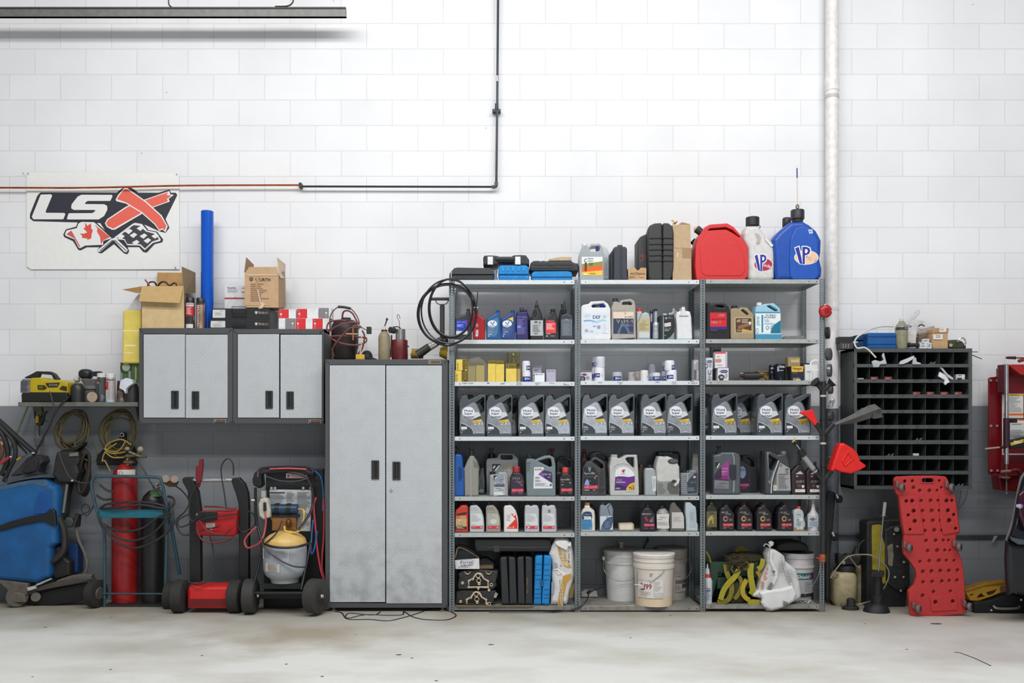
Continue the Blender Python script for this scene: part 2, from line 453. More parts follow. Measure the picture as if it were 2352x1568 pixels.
def floormat():
 m=bpy.data.materials.new('stained_concrete');m.use_nodes=True;nt=m.node_tree;n=nt.nodes;L=nt.links
 b=n['Principled BSDF'];b.inputs['Specular IOR Level'].default_value=.3
 tc=n.new('ShaderNodeTexCoord');sp=n.new('ShaderNodeSeparateXYZ');L.new(tc.outputs['Object'],sp.inputs[0])
 mp=n.new('ShaderNodeMapping');mp.inputs['Scale'].default_value=(.55,1.1,1);L.new(tc.outputs['Object'],mp.inputs[0])
 n1=n.new('ShaderNodeTexNoise');n1.inputs['Scale'].default_value=1.6;n1.inputs['Detail'].default_value=8;n1.inputs['Roughness'].default_value=.6;L.new(mp.outputs[0],n1.inputs['Vector'])
 r1=n.new('ShaderNodeValToRGB');L.new(n1.outputs['Fac'],r1.inputs[0])
 r1.color_ramp.elements[0].position=.28;r1.color_ramp.elements[0].color=(*lin((194,191,181)),1)
 r1.color_ramp.elements[1].position=.55;r1.color_ramp.elements[1].color=(*lin((222,222,218)),1)
 g=n.new('ShaderNodeMapRange');g.inputs[1].default_value=-1.25;g.inputs[2].default_value=-.35;g.inputs[3].default_value=0;g.inputs[4].default_value=.75
 n2=n.new('ShaderNodeTexNoise');n2.inputs['Scale'].default_value=3;n2.inputs['Detail'].default_value=6;L.new(tc.outputs['Object'],n2.inputs['Vector'])
 ad=n.new('ShaderNodeMath');ad.operation='MULTIPLY_ADD';L.new(n2.outputs['Fac'],ad.inputs[0]);ad.inputs[1].default_value=.7;L.new(sp.outputs[1],ad.inputs[2])
 sb=n.new('ShaderNodeMath');sb.operation='SUBTRACT';L.new(ad.outputs[0],sb.inputs[0]);sb.inputs[1].default_value=.35
 L.new(sb.outputs[0],g.inputs[0])
 mx=n.new('ShaderNodeMix');mx.data_type='RGBA';L.new(g.outputs[0],mx.inputs[0]);L.new(r1.outputs[0],mx.inputs[6]);mx.inputs[7].default_value=(*lin((128,116,92)),1)
 def blob(cx,cy,rx,ry,col,amt,prev):
  a=n.new('ShaderNodeMapping');a.inputs['Location'].default_value=(-cx/rx,-cy/ry,0);a.inputs['Scale'].default_value=(1/rx,1/ry,0);L.new(tc.outputs['Object'],a.inputs[0])
  ln=n.new('ShaderNodeVectorMath');ln.operation='LENGTH';L.new(a.outputs[0],ln.inputs[0])
  x=n.new('ShaderNodeMath');x.operation='MULTIPLY_ADD';L.new(n2.outputs['Fac'],x.inputs[0]);x.inputs[1].default_value=1.6;L.new(ln.outputs['Value'],x.inputs[2])
  q=n.new('ShaderNodeMapRange');L.new(x.outputs[0],q.inputs[0]);q.inputs[1].default_value=.9;q.inputs[2].default_value=1.9;q.inputs[3].default_value=amt;q.inputs[4].default_value=0
  o=n.new('ShaderNodeMix');o.data_type='RGBA';L.new(q.outputs[0],o.inputs[0]);L.new(prev,o.inputs[6]);o.inputs[7].default_value=(*lin(col),1)
  return o.outputs[2]
 c=blob(-1.35,-1.2,.75,.5,(150,134,106),.75,mx.outputs[2])
 c=blob(-2.3,-1.6,.8,.28,(168,163,148),.55,c)
 c=blob(3.0,-1.5,.9,.7,(170,158,156),.5,c)
 vo=n.new('ShaderNodeTexVoronoi');vo.inputs['Scale'].default_value=3.6;L.new(tc.outputs['Object'],vo.inputs['Vector'])
 lt=n.new('ShaderNodeMath');lt.operation='LESS_THAN';L.new(vo.outputs['Distance'],lt.inputs[0]);lt.inputs[1].default_value=.035
 m3=n.new('ShaderNodeMix');m3.data_type='RGBA';L.new(lt.outputs[0],m3.inputs[0]);L.new(c,m3.inputs[6]);m3.inputs[7].default_value=(.06,.055,.05,1)
 L.new(m3.outputs[2],b.inputs['Base Color'])
 b.inputs['Roughness'].default_value=.62
 bp=n.new('ShaderNodeBump');bp.inputs['Strength'].default_value=.12;L.new(n1.outputs['Fac'],bp.inputs['Height']);L.new(bp.outputs[0],b.inputs['Normal'])
 return m
def quad(name,pts,mat):return struct(name,mesh_obj(name,pts,[(0,1,2,3)],mat,smooth=False))
quad('wall_back',[(-9,0,0),(9,0,0),(9,0,6),(-9,0,6)],wallmat())
quad('floor',[(-9,-12,0),(9,-12,0),(9,0,0),(-9,0,0)],floormat())
quad('ceiling',[(-9,-12,6),(-9,0,6),(9,0,6),(9,-12,6)],M((190,190,190),.8))
#================================================================pipes and strip light on the wall
i=It('strip_light','long grey strip light housing hanging across the top left corner','light fixture',vP,-.25,(0,795,40),dep=.12)
gm=M((118,118,116),.45,.3,noise=.12)
i.box('housing',-260,20,795,38,-.26,-.235,gm,bev=.004)
i.box('top_flange',-260,15.5,794,20,-.266,-.232,M((60,60,58),.5),bev=.002)
i.box('bottom_flange',-260,36.5,795,40,-.264,-.233,M((76,76,74),.5),bev=.002)
wm=M((70,66,56),.4,.7)
U('hanger_hook',[(385,-60),(387,-10),(388,10),(394,16)],.005,wm)
U('hanger_hook',[(680,-60),(674,-8),(672,6),(660,14),(632,15)],.006,wm)
i=It('gas_pipe','black steel pipe coming down the white wall and turning left to the copper line','pipe',vP,-.05,(690,1150,435),dep=.02)
pm=M((58,62,70),.35,.5)
U('vertical_pipe',[(1144,-160),(1144,0),(1142,250),(1140,424)],.0095,pm,smooth=False)
U('horizontal_pipe',[(689,428),(1134,429)],.0085,pm,smooth=False)
U('elbow',[(1140,418),(1139.5,426),(1136,429),(1130,429)],.0145,M((92,94,96),.4,.6))
N('coupling',(1141,238),(1141,252),.0135,.0135,M((50,52,54),.4,.5))
N('collar',(1142,174),(1142,187),.0105,.0105,M((205,205,203),.5),label='pale collar on the black pipe')
i.box('wall_clamp',1131,250,1150,256.5,-.058,-.004,M((30,44,70),.5),bev=.002)
i=It('copper_pipe','thin copper pipe running across the banner','pipe',vP,-.05,(-40,688,431),dep=.02)
U('pipe',[(-300,433),(0,431.5),(200,429.5),(430,426),(686,425)],.0075,M((196,104,64),.3,.9,noise=.2))
i.box('wall_clip',686,419,692,436,-.062,-.004,M((44,40,38),.5),bev=.002)
i=It('drain_pipe','thick painted vertical pipe right of the shelving, white above and grey below','pipe',vP,-.075,(1897,1929,1378),z=0,dep=.0)
L_('upper_pipe',1911,[(-220,14.5),(181,14.5),(181.5,16),(209,16),(209.5,14.5),(938,14.5)],M((226,224,222),.4),-.075)
L_('lower_pipe',1911,[(938,14.5),(1379,14.5)],M((92,97,104),.5,dirt=.15),-.075,label='grey painted lower pipe')
L_('strap',1911,[(219,15.6),(226,15.6)],M((196,190,188),.5),-.075)
L_('coupling_ring',1911,[(707,15.2),(714,15.2)],M((214,212,210),.5),-.075)
#================================================================boltless steel shelving:three bays,seven tiers
LIPY=[[643,780,876.5,1002.3,1140,1223.5,1391],[642.6,779.4,874.2,1000.8,1138.5,1221,1392],[641.5,778.5,873.4,1000,1136.2,1220,1388]]
BX=[(1044.5,1319.5),(1333.5,1606),(1621,1881.5)]
YS=-.468
SHZ=[[PZ(y,YS) for y in b] for b in LIPY]
def TZ(b,t):return SHZ[b][t]+.0004
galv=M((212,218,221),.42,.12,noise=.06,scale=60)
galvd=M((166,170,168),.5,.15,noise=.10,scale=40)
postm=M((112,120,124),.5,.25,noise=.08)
i=It('shelving_unit','wide grey slotted steel shelving with three bays and seven tiers','shelving',vP,YS,(1032,1894,1405),z=0,dep=.42)
def post(x0,x1,Y,top):
 a=PX(x0,Y);b=PX(x1,Y);zt=PZ(top,Y);w=b-a;hw=.0042;hx=(a+b)/2;V=[];Fc=[]
 def q(xa,za,xb,zb):
  o=len(V);V.extend([(xa,Y,za),(xb,Y,za),(xb,Y,zb),(xa,Y,zb)]);Fc.append((o,o+1,o+2,o+3))
 q(a,0,hx-hw,zt);q(hx+hw,0,b,zt)
 n=int(zt/.0198);z=0
 for k in range(n):q(hx-hw,k*.0198,hx+hw,k*.0198+.0092)
 q(hx-hw,n*.0198,hx+hw,zt)
 q2=lambda: None
 side=a if x0<1300 or x0<1400 else b
 o=len(V);V.extend([(side,Y,0),(side,Y+.038,0),(side,Y+.038,zt),(side,Y,zt)]);Fc.append((o,o+1,o+2,o+3))
 V=[(x-i.o.x,y-i.o.y,zz-i.o.z) for x,y,zz in V]
 ob=i.link('post',V,Fc,postm,smooth=False)
 m=ob.modifiers.new('gauge','SOLIDIFY');m.thickness=.002;m.offset=-1
for (x0,x1,tp) in ((1032,1044,638),(1321,1333,642),(1608,1620.5,641),(1882.5,1894,640)):
 post(x0,x1,-.474,tp)
 xb=(x0+x1)/2;X=PX(xb,-.474);pb=CX+X*F/(D-.05)
 post(pb-5.7,pb+5.7,-.05,CY-(CY-tp)*(6.826/7.25))
for b in range(3):
 xa=PX(BX[b][0],YS);xb=PX(BX[b][1],YS)
 for t in range(7):
  z=SHZ[b][t];lip=.031;y0=YS;y1=-.055
  g=[boxgeo(xa,y0,z-.003,xb,y1,z),boxgeo(xa,y0-.002,z-lip,xb,y0,z),boxgeo(xa,y1,z-lip,xb,y1+.002,z),
    boxgeo(xa,y0,z-lip,xa+.002,y1,z-.003),boxgeo(xb-.002,y0,z-lip,xb,y1,z-.003),boxgeo(xa,y0,z-lip,xb,y0+.012,z-lip+.0015)]
  V,Fc=merge(g);nm=len(Fc)
  for hx in (xa+.038,xb-.077,xb-.019):# bolt holes in the lip
   o=len(V);V+=[(hx+.0042*math.cos(k*math.pi/4),y0-.0026,z-.0165+.0042*math.sin(k*math.pi/4)) for k in range(8)]
   Fc.append(tuple(range(o,o+8))[::-1])
  V=[(x-i.o.x,y-i.o.y,zz-i.o.z) for x,y,zz in V]
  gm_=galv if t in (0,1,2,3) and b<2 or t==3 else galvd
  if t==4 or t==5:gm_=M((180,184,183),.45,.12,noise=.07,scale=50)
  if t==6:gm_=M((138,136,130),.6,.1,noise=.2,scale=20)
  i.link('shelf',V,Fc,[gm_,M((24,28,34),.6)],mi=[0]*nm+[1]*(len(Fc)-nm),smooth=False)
i.v=vD
B([('t','Volvo 17cm',270,708,435,726,(70,74,84)),('t','VW',640,706,680,728,(80,84,94)),('t','HUM',850,716,905,734,(90,94,104)),
   ('t','Honda',1088,704,1160,720,(70,74,84)),('t','Acura',1080,730,1170,744,(70,74,84)),('t','2.0 Lt',1365,708,1440,724,(80,84,94)),
   ('t','1.8 L',1375,732,1420,746,(90,94,104)),('t','2.4 Lt',1580,708,1660,722,(80,84,94)),('t','Subaru',1800,730,1885,746,(70,74,84))],Y=YS-.003,name='marker_writing')
i.v=vE
B([('t','Ford',415,632,470,650,(120,130,150)),('t','Ford',712,632,780,648,(120,130,150)),('t','500',735,654,765,668,(120,130,150)),
   ('t','Mini',1280,626,1335,642,(110,120,150)),('t','Toyota',1520,626,1590,642,(110,120,150)),('t','Lexus',1530,650,1585,664,(110,120,150)),
   ('t','BMW 1',1800,620,1870,634,(60,62,70)),('t','Audi',1810,644,1875,660,(60,62,70))],Y=YS-.003,name='marker_writing')
i.v=vP
#================================================================diamond-plate cabinets
def diamond():
 m=bpy.data.materials.new('diamond_plate');m.use_nodes=True;nt=m.node_tree;n=nt.nodes;L=nt.links
 b=n['Principled BSDF'];b.inputs['Roughness'].default_value=.36;b.inputs['Metallic'].default_value=.1;b.inputs['Specular IOR Level'].default_value=.5
 tc=n.new('ShaderNodeTexCoord');sp=n.new('ShaderNodeSeparateXYZ');L.new(tc.outputs['Object'],sp.inputs[0])
 def mt(op,a,b_=None,c=None):
  q=n.new('ShaderNodeMath');q.operation=op
  for k,v in enumerate((a,b_,c)):
   if v is None:continue
   if hasattr(v,'links'):L.new(v,q.inputs[k])
   else: q.inputs[k].default_value=v
  return q.outputs[0]
 p=.0168
 u=mt('MULTIPLY_ADD',sp.outputs[0],1/p,500);v=mt('MULTIPLY_ADD',sp.outputs[2],1/p,500)
 par=mt('MODULO',mt('ADD',mt('FLOOR',u),mt('FLOOR',v)),2)
 s=mt('MULTIPLY_ADD',par,2,-1)
 fx=mt('SUBTRACT',mt('FRACT',u),.5);fy=mt('SUBTRACT',mt('FRACT',v),.5)
 a=mt('ADD',fx,mt('MULTIPLY',s,fy));c=mt('SUBTRACT',fx,mt('MULTIPLY',s,fy))
 d=mt('SQRT',mt('ADD',mt('POWER',mt('ABSOLUTE',mt('DIVIDE',a,.62)),2),mt('POWER',mt('ABSOLUTE',mt('DIVIDE',c,.21)),2)))
 h=n.new('ShaderNodeMapRange');h.interpolation_type='SMOOTHSTEP';L.new(d,h.inputs[0]);h.inputs[1].default_value=.55;h.inputs[2].default_value=1.05;h.inputs[3].default_value=1;h.inputs[4].default_value=0
 bp=n.new('ShaderNodeBump');bp.inputs['Strength'].default_value=.8;bp.inputs['Distance'].default_value=.0022;L.new(h.outputs[0],bp.inputs['Height']);L.new(bp.outputs[0],b.inputs['Normal'])
 nz=n.new('ShaderNodeTexNoise');nz.inputs['Scale'].default_value=9;nz.inputs['Detail'].default_value=6;L.new(tc.outputs['Object'],nz.inputs['Vector'])
 gz=n.new('ShaderNodeMapRange');gp=n.new('ShaderNodeNewGeometry');s2=n.new('ShaderNodeSeparateXYZ');L.new(gp.outputs['Position'],s2.inputs[0]);L.new(s2.outputs[2],gz.inputs[0]);gz.inputs[1].default_value=.05;gz.inputs[2].default_value=.75;gz.inputs[3].default_value=.32;gz.inputs[4].default_value=.05
 gm2=n.new('ShaderNodeMapRange');L.new(nz.outputs['Fac'],gm2.inputs[0]);gm2.inputs[1].default_value=.42;gm2.inputs[2].default_value=.68
 dirt=mt('SUBTRACT',1,mt('MULTIPLY',gz.outputs[0],gm2.outputs[0]))
 dk=mt('MULTIPLY',dirt,mt('MULTIPLY_ADD',h.outputs[0],.10,.94))
 mx=n.new('ShaderNodeMix');mx.data_type='RGBA';mx.blend_type='MULTIPLY';mx.inputs[0].default_value=1;mx.inputs[6].default_value=(*lin((200,204,208)),1)
 L.new(dk,mx.inputs[7]);L.new(mx.outputs[2],b.inputs['Base Color'])
 return m
DIA=diamond();FRM=M((82,83,85),.5,.2,noise=.12,scale=200)
def cabinet(name,label,cat,x0,y0,x1,y1,doors,handles,logo,Yf,Yb,v=vP,legs=False,lock=None):
 it=It(name,label,cat,v,Yf,(x0,x1,y1),dep=Yb-Yf,z=0 if legs else None)
 fy=doors[0][1];by=doors[0][3]
 kx=(doors[0][0]-x0)
 g=[]
 a=it.W(x0,y0,Yf);b=it.W(x1,y1,Yf);yb=Yb-it.o.y;a.y+=.006;b.y=a.y
 g=[boxgeo(a.x,a.y,a.z-.02,b.x,yb,a.z),boxgeo(a.x,a.y,b.z,b.x,yb,b.z+.02),boxgeo(a.x,a.y+.02,b.z,a.x+.015,yb,a.z),boxgeo(b.x-.015,a.y+.02,b.z,b.x,yb,a.z),boxgeo(a.x,yb-.01,b.z,b.x,yb,a.z)]
 it.link('carcass',*merge(g),FRM,smooth=False)
 it.slab('face_frame',[(x0,y0),(x1,y0),(x1,y1),(x0,y1)],.02,FRM,[[(doors[0][0]-.6,doors[0][1]-.9),(doors[1][2]+.6,doors[1][1]-.9),(doors[1][2]+.6,doors[1][3]+.5),(doors[0][0]-.6,doors[0][3]+.5)]],Y=Yf,bev=.002)
 for dd,hh in zip(doors,handles):
  dr=it.rect('door',dd[0]+.4,dd[1]+.4,dd[2]-.4,dd[3]-.4,.018,DIA,Y=Yf-.006,bev=.003)
  it.slab('handle',[(hh[0],hh[1]),(hh[2],hh[1]),(hh[2],hh[3]),(hh[0],hh[3])],.010,M((48,48,50),.4),[[(hh[0]+4.3,hh[1]+3.2),(hh[2]-4.6,hh[1]+3.2),(hh[2]-4.6,hh[3]-3.6),(hh[0]+4.3,hh[3]-3.6)]],Y=Yf-.015,r=1.2,bev=.002,parent=dr)
  it.rect('handle_recess',hh[0]+3,hh[1]+3,hh[2]-3,hh[3]-3,.003,M((14,14,15),.6),Y=Yf-.009,bev=.0004,parent=dr)
  it.rect('handle_grip',hh[0]+(4.6 if dd is doors[0] else 9),hh[1]+4,hh[0]+(6.2 if dd is doors[0] else 10.6),hh[3]-4,.004,M((70,70,72),.35),Y=Yf-.0155,bev=.001,parent=dr)
  if lock and dd is doors[1]:
   o=it.tube('lock',[(lock[0],lock[1],Yf-.016),(lock[0],lock[1],Yf-.006)],.0105,M((150,156,164),.25,.9),smooth=False,parent=dr)
 if logo:
  lx0,ly0,lx1,ly1=logo;h=ly1-ly0
  it.label([('r',lx0,ly0,lx1,ly1,(190,166,150)),('r',lx0+.8,ly0+.8,lx1-.8,ly1-.8,(62,60,60)),('p',[(lx0+5,ly0+1.6),(lx0+2,ly0+h/2),(lx0+5,ly1-1.6),(lx0+5.8,ly1-2.2),(lx0+3.6,ly0+h/2),(lx0+5.8,ly0+2.2)],(214,200,190)),
      ('t','GLADIATOR',lx0+7,ly0+2,lx1-1.8,ly1-2,(190,140,112))],Y=Yf,name='logo_plate')
 bl=[]
 for bx,by_ in ((x0+3,y0+4),(x0+7,y0+8),(x1-3,y0+4),(x1-7,y0+8),(x1-3,y1-4),(x0+3,y1-4)):
  bl.append(sweep([it.W(bx,by_,Yf-.004),it.W(bx,by_,Yf)],.0042,8))
 it.link('bolt',*merge(bl),M((30,30,32),.4,.5))['kind']='stuff'
 if legs:
  for lx in (x0+20,x1-12):
   for yy in (Yf+.03,Yb-.05):
    c=it.W(lx,1400,yy);c.z=.0
    vs,fs=sweep([Vector((c.x,c.y,0)),Vector((c.x,c.y,.008)),Vector((c.x,c.y,.014)),Vector((c.x,c.y,.05))],[.03,.028,.012,.012],14)
    it.link('levelling_foot',vs,fs,M((120,118,110),.4,.6))
 return it
zc=lambda x,y: (300+x/4.9,740+y/4.9)
def zr(*q):return (*zc(q[0],q[1]),*zc(q[2],q[3]))
cabinet('wall_cabinet','two-door diamond-plate wall cabinet under the cardboard box and blue tube','cabinet',*zr(95,65,1146,1136),[zr(143,133,612,1075),zr(617,136,1092,1078)],[zr(455,770,537,972),zr(687,775,768,975)],zr(937,1088,1073,1128),-.32,-.002)
cabinet('wall_cabinet','two-door diamond-plate wall cabinet carrying the black tool cases, beside the tall cabinet','cabinet',*zr(1150,75,2172,1140),[zr(1203,130,1672,1075),zr(1683,136,2155,1080)],[zr(1517,770,1598,970),zr(1752,777,1834,975)],zr(2003,1093,2140,1132),-.32,-.002)
cabinet('tall_cabinet','tall floor-standing two-door diamond-plate locker cabinet with scuffed doors','cabinet',747,825,1028.5,1395.5,[(756.5,838,885,1383),(886.5,838.5,1015.5,1386)],[(853,1057,870.5,1100.5),(901.5,1060,919.5,1102)],(984,827.5,1012,835),-.46,-.02,legs=True,lock=(898.5,1125.5))
#================================================================bay 1,on top of the shelving
BK=M((58,60,64),.5,noise=.10,scale=90);BK2=M((44,45,49),.5,noise=.1);BLUC=M((18,128,196),.45,noise=.1)
YI=-.455
def shelf_item(name,label,cat,v,base,bt,Y=YI,dep=.1,group=None):
 return It(name,label,cat,v,Y,base,z=TZ(*bt),dep=dep,group=group)
i=shelf_item('tool_case','flat dark grey plastic tool case at the left end of the shelving top','tool case',vA,(118,748,543),(0,0),dep=.3)
S('lid',[(70,458),(100,420),(150,362),(200,352),(690,362),(738,398),(750,456)],.30,BK,r=12,bev=.012)
S('base',[(75,465),(752,463),(745,505),(742,543),(80,543)],.30,BK2,r=8,bev=.010)
R_('latch',96,415,118,510,.01,M((150,152,156),.4),Y=YI-.008,r=4)
i=shelf_item('plastic_bag','crumpled pale blue bag squeezed between the grey case and the blue case','bag',vA,(742,812,543),(0,0),Y=-.40,dep=.08)
S('bag',[(735,543),(748,470),(730,385),(775,375),(802,390),(790,460),(808,543)],.06,M((150,165,184),.35,bump=.8,scale=14),r=10,bev=.015)
i=shelf_item('tool_case','small bright blue ribbed tool case under the latched black case','tool case',vA,(812,1278,543),(0,0),dep=.26)
S('lid',[(812,462),(815,345),(850,316),(1230,314),(1272,345),(1278,462)],.25,BLUC,r=10,bev=.012)
S('base',[(820,468),(1280,468),(1276,543),(826,543)],.25,BLUC,r=8,bev=.010)
g=[]
for x in (850,922,1002,1088,1164,1232):
 g.append(x)
for x in g[:-1]:i.rect('rib',x+8,330,x+58,410,.006,M((30,140,206),.4),Y=YI-.004,r=8,bev=.003)
for x in (852,930,1010,1095,1170):i.rect('rib',x,492,x+52,540,.005,M((14,112,176),.45),Y=YI-.003,r=6,bev=.002)
i=It('tool_case','black tool case with two white latches lying on the blue ribbed case','tool case',vA,-.452,(812,1278,313),dep=.24)
S('shell',[(660,356),(600,330),(588,310),(586,205),(604,172),(700,168),(800,176),(830,190),(1010,190),(1040,168),(1150,162),(1228,168),(1276,232),(1280,300),(1262,312),(1050,312),(1035,272),(815,272),(800,300),(800,356)],.23,BK2,r=10,bev=.012)
S('handle',[(770,205),(800,188),(1030,188),(1055,205),(1050,250),(1030,240),(800,240),(775,250)],.035,M((52,53,57),.4),Y=-.468,r=10,bev=.008)
for x in (652,1066):i.rect('latch',x,190,x+82,296,.014,M((226,226,228),.35),Y=-.465,r=6,bev=.003,label='white latch')
i=shelf_item('tool_case','long flat bright blue tool case under the ribbed black case','tool case',vA,(1312,1925,543),(0,0),dep=.3)
S('lid',[(1314,495),(1316,440),(1350,412),(1860,408),(1915,425),(1926,495)],.29,BLUC,r=12,bev=.010)
S('base',[(1314,501),(1926,501),(1920,543),(1320,543)],.29,BLUC,r=8,bev=.008)
R_('seam_lip',1318,493,1922,503,.012,M((12,96,156),.5),Y=YI-.004,bev=.002)
i=It('tool_case','black ribbed tool case resting on the long blue case','tool case',vA,-.45,(1312,1925,407),dep=.3)
S('shell',[(1282,345),(1302,282),(1342,252),(1420,248),(1440,258),(1500,248),(1520,258),(1600,248),(1625,258),(1700,248),(1722,258),(1800,250),(1822,258),(1905,252),(1955,282),(2008,290),(2022,330),(2015,425),(1968,455),(1935,450),(1928,406),(1316,406),(1290,385)],.28,BK2,r=8,bev=.012)
for y in (300,345):i.rect('rib',1315,y,1935,y+14,.006,BK,Y=-.455,bev=.002)
B([('t','NERO',1535,305,1660,350,(84,86,88),{'sh':-.2})],Y=-.4505)
i=It('cardboard_box','small tan cardboard box lying on the ribbed black case','box',vA,-.30,(1575,1915,250),dep=.15)
CB=M((186,152,112),.7,noise=.08);CBD=M((158,126,90),.75,noise=.1)
S('carton',[(1575,250),(1575,222),(1745,196),(1770,190),(1912,196),(1915,250)],.14,M((200,178,146),.7),bev=.002)
#================================================================bay 1,tier 1:quart bottles
def quart(name,label,v,base,bt,body,mat,cap=None,capm=BLK,lab=None,dep=.075,Y=YI,r=10,bev=.012,cat='bottle',holes=(),group=None):
 i=shelf_item(name,label,cat,v,base,bt,Y=Y,dep=dep,group=group)
 i.slab('body',body,dep,mat if hasattr(mat,'node_tree') else M(mat,.35,noise=.05),holes,r=r,bev=bev)
 if cap:
  x0,y0,x1,y1=cap
  i.cap('cap',x0,y0,x1,y1,capm if hasattr(capm,'node_tree') else M(capm,.4,noise=.05))
 if lab:i.label(lab,Y=Y)
 return i
quart('oil_bottle','charcoal quart bottle with a blue label behind the black hose loop',vA,(160,412,1437),(0,1),[(160,1437),(160,1108,18),(215,1075),(318,1046),(334,1005),(336,1000),(388,1000),(392,1030),(406,1092),(412,1140),(412,1437)],(58,60,70),(335,978,389,1004),(46,47,54),
   [('r',182,1145,352,1305,(28,62,190)),('p',[(300,1145),(352,1145),(352,1260),(320,1230)],(96,72,186)),('t','ACDelco',194,1160,326,1184,WHT,{'sh':.3}),('l',195,1206,300,1250,4,(190,200,236)),('r',182,1306,352,1358,(226,226,230)),('l',196,1284,224,1294,1,WHT)])
quart('oil_bottle','plain red quart bottle turned sideways behind the hanging hose loop',vA,(432,615,1437),(0,1),[(434,1437),(416,1090),(440,1045),(452,1010),(505,1010),(515,1050),(612,1128,8),(615,1437)],(170,28,34),(448,985,508,1014),(150,22,28),
   [('p',[(478,1290),(515,1290),(512,1380),(490,1394),(472,1380)],(226,220,222)),('l',484,1300,508,1370,7,(120,110,114)),('r',474,1195,514,1248,(200,120,124))])
def valv(label,dx,dark,yel):
 b=[(634+dx,1437),(632+dx,1172),(642+dx,1118,16),(772+dx,1040),(780+dx,1020),(834+dx,1020),(838+dx,1050),(852+dx,1110),(852+dx,1437)]
 L=[('p',[(652+dx,1170),(800+dx,1100),(820+dx,1150),(800+dx,1340),(770+dx,1390),(652+dx,1390)],(70,118,160) if not yel else (44,78,140),16),
   ('e',724+dx,1198,70,52,(222,228,234)),('p',[(690+dx,1172),(708+dx,1172),(728+dx,1205),(722+dx,1216)],(206,40,48) if yel else (112,84,140)),('p',[(742+dx,1164),(764+dx,1164),(736+dx,1214),(724+dx,1212)],(70,130,200)),
   ('t','Valvoline',682+dx,1222,768+dx,1238,(30,44,100)),('t','MAXLIFE' if not yel else 'SynPower',664+dx,1268,782+dx,1290,(200,210,220)),('l',668+dx,1302,770+dx,1340,4,(150,170,196)),('l',664+dx,1352,720+dx,1366,1,WHT),('e',670+dx,1384,9,9,(200,206,214))]
 if yel:L.append(('p',[(722+dx,1132),(812+dx,1096),(818+dx,1172),(770+dx,1136)],(224,196,54)))
 return quart('oil_bottle',label,vA,(634+dx,852+dx,1437),(0,1),b,(36,84,140) if not yel else (42,66,128),(777+dx,993,837+dx,1022),(32,74,128),L)
valv('blue quart bottle with a white oval V badge and pale label panel',0,0,False)
valv('blue quart bottle with a white oval V badge and yellow corner flash',222,0,True)
quart('oil_bottle','dark purple bottle with a ribbed waist between the blue quarts and the nozzle bottle',vA,(1082,1262,1437),(0,1),[(1088,1437),(1086,1330),(1074,1300),(1078,1180),(1090,1130),(1080,1100),(1082,1040),(1098,1012),(1242,1012),(1258,1040),(1250,1110),(1264,1180),(1264,1437)],(46,42,92),(1134,955,1192,1012),(40,38,78),
   [('r',1092,1070,1250,1370,(54,48,108)),('t','ACDelco',1096,1080,1240,1114,(150,150,200),{'sh':.2}),('l',1100,1130,1230,1360,11,(112,108,176)),('r',1100,1225,1150,1262,(116,140,210))])
quart('oil_bottle','second purple bottle whose cap shows just behind the ribbed dark purple one',vA,(1180,1262,1437),(0,1),[(1080,1430),(1080,1050),(1180,1020),(1250,1020),(1285,1100),(1285,1430)],(50,44,92),(1194,992,1246,1024),(44,40,80),Y=-.34)
i=quart('gear_oil_bottle','black bottle with a pointed nozzle, eye-shaped grip and grey wrap label',vA,(1298,1486,1437),(0,1),[(1296,1437),(1300,1150),(1316,1060),(1338,1000),(1362,940),(1424,940),(1452,1010),(1472,1070),(1484,1150),(1486,1437)],(36,37,38),None,None,
   [('r',1296,1145,1484,1376,(176,180,182)),('o',1378,1178,26,22,9,(52,62,80)),('r',1352,1184,1404,1202,(176,180,182)),('t','M',1366,1166,1392,1196,(52,62,80)),('r',1424,1166,1450,1194,(96,104,112)),('l',1330,1215,1450,1330,9,(120,124,130)),('l',1350,1342,1430,1362,1,(60,62,66)),('o',1364,1046,50,76,8,(84,86,88)),('e',1364,1046,40,66,(22,22,24))])
L_('nozzle',1390,[(850,6),(856,10),(925,22),(928,31),(950,31)],M((26,26,28),.4))
quart('oil_bottle','black quart bottle with a red label and white lettering',vA,(1498,1706,1437),(0,1),[(1498,1437),(1498,1112,16),(1588,1046),(1597,1010),(1668,1010),(1674,1045),(1706,1122),(1706,1437)],(44,42,46),(1596,980,1670,1014),(40,40,42),
   [('r',1528,1178,1678,1338,(226,62,62)),('r',1530,1142,1656,1176,(176,48,54)),('t','Motorcraft',1572,1150,1650,1168,(216,180,182)),('l',1536,1196,1660,1290,6,(244,206,206)),('l',1534,1346,1600,1360,1,WHT),('e',1546,1382,10,10,(220,220,222)),('l',1596,1378,1670,1390,1,(200,200,204))])
i=quart('gear_oil_bottle','slate quart bottle with grey label at the right end beside the post',vA,(1742,1940,1437),(0,1),[(1740,1437),(1744,1112),(1758,1062),(1838,1034),(1922,1062),(1942,1102),(1942,1437)],(52,56,64),None,None,
   [('p',[(1756,1130),(1925,1130),(1920,1380),(1760,1380)],(96,104,112),12),('o',1836,1150,30,26,9,(150,158,166)),('r',1806,1158,1866,1178,(96,104,112)),('l',1790,1200,1890,1370,9,(128,136,144))])
L_('nozzle',1806,[(856,8),(900,12),(985,24),(990,34),(1042,34)],M((30,32,36),.4),-.40)
i=quart('gear_oil_bottle','black bottle with a crooked black nozzle tucked behind the slate bottle',vA,(1716,1800,1437),(0,1),[(1712,1430),(1716,1120),(1740,1000),(1800,1000),(1860,1100),(1862,1430)],(36,37,40),None,None,Y=-.33,dep=.07)
L_('nozzle',1768,[(900,10),(960,14),(990,20),(1002,28)],M((26,27,30),.4),-.30)
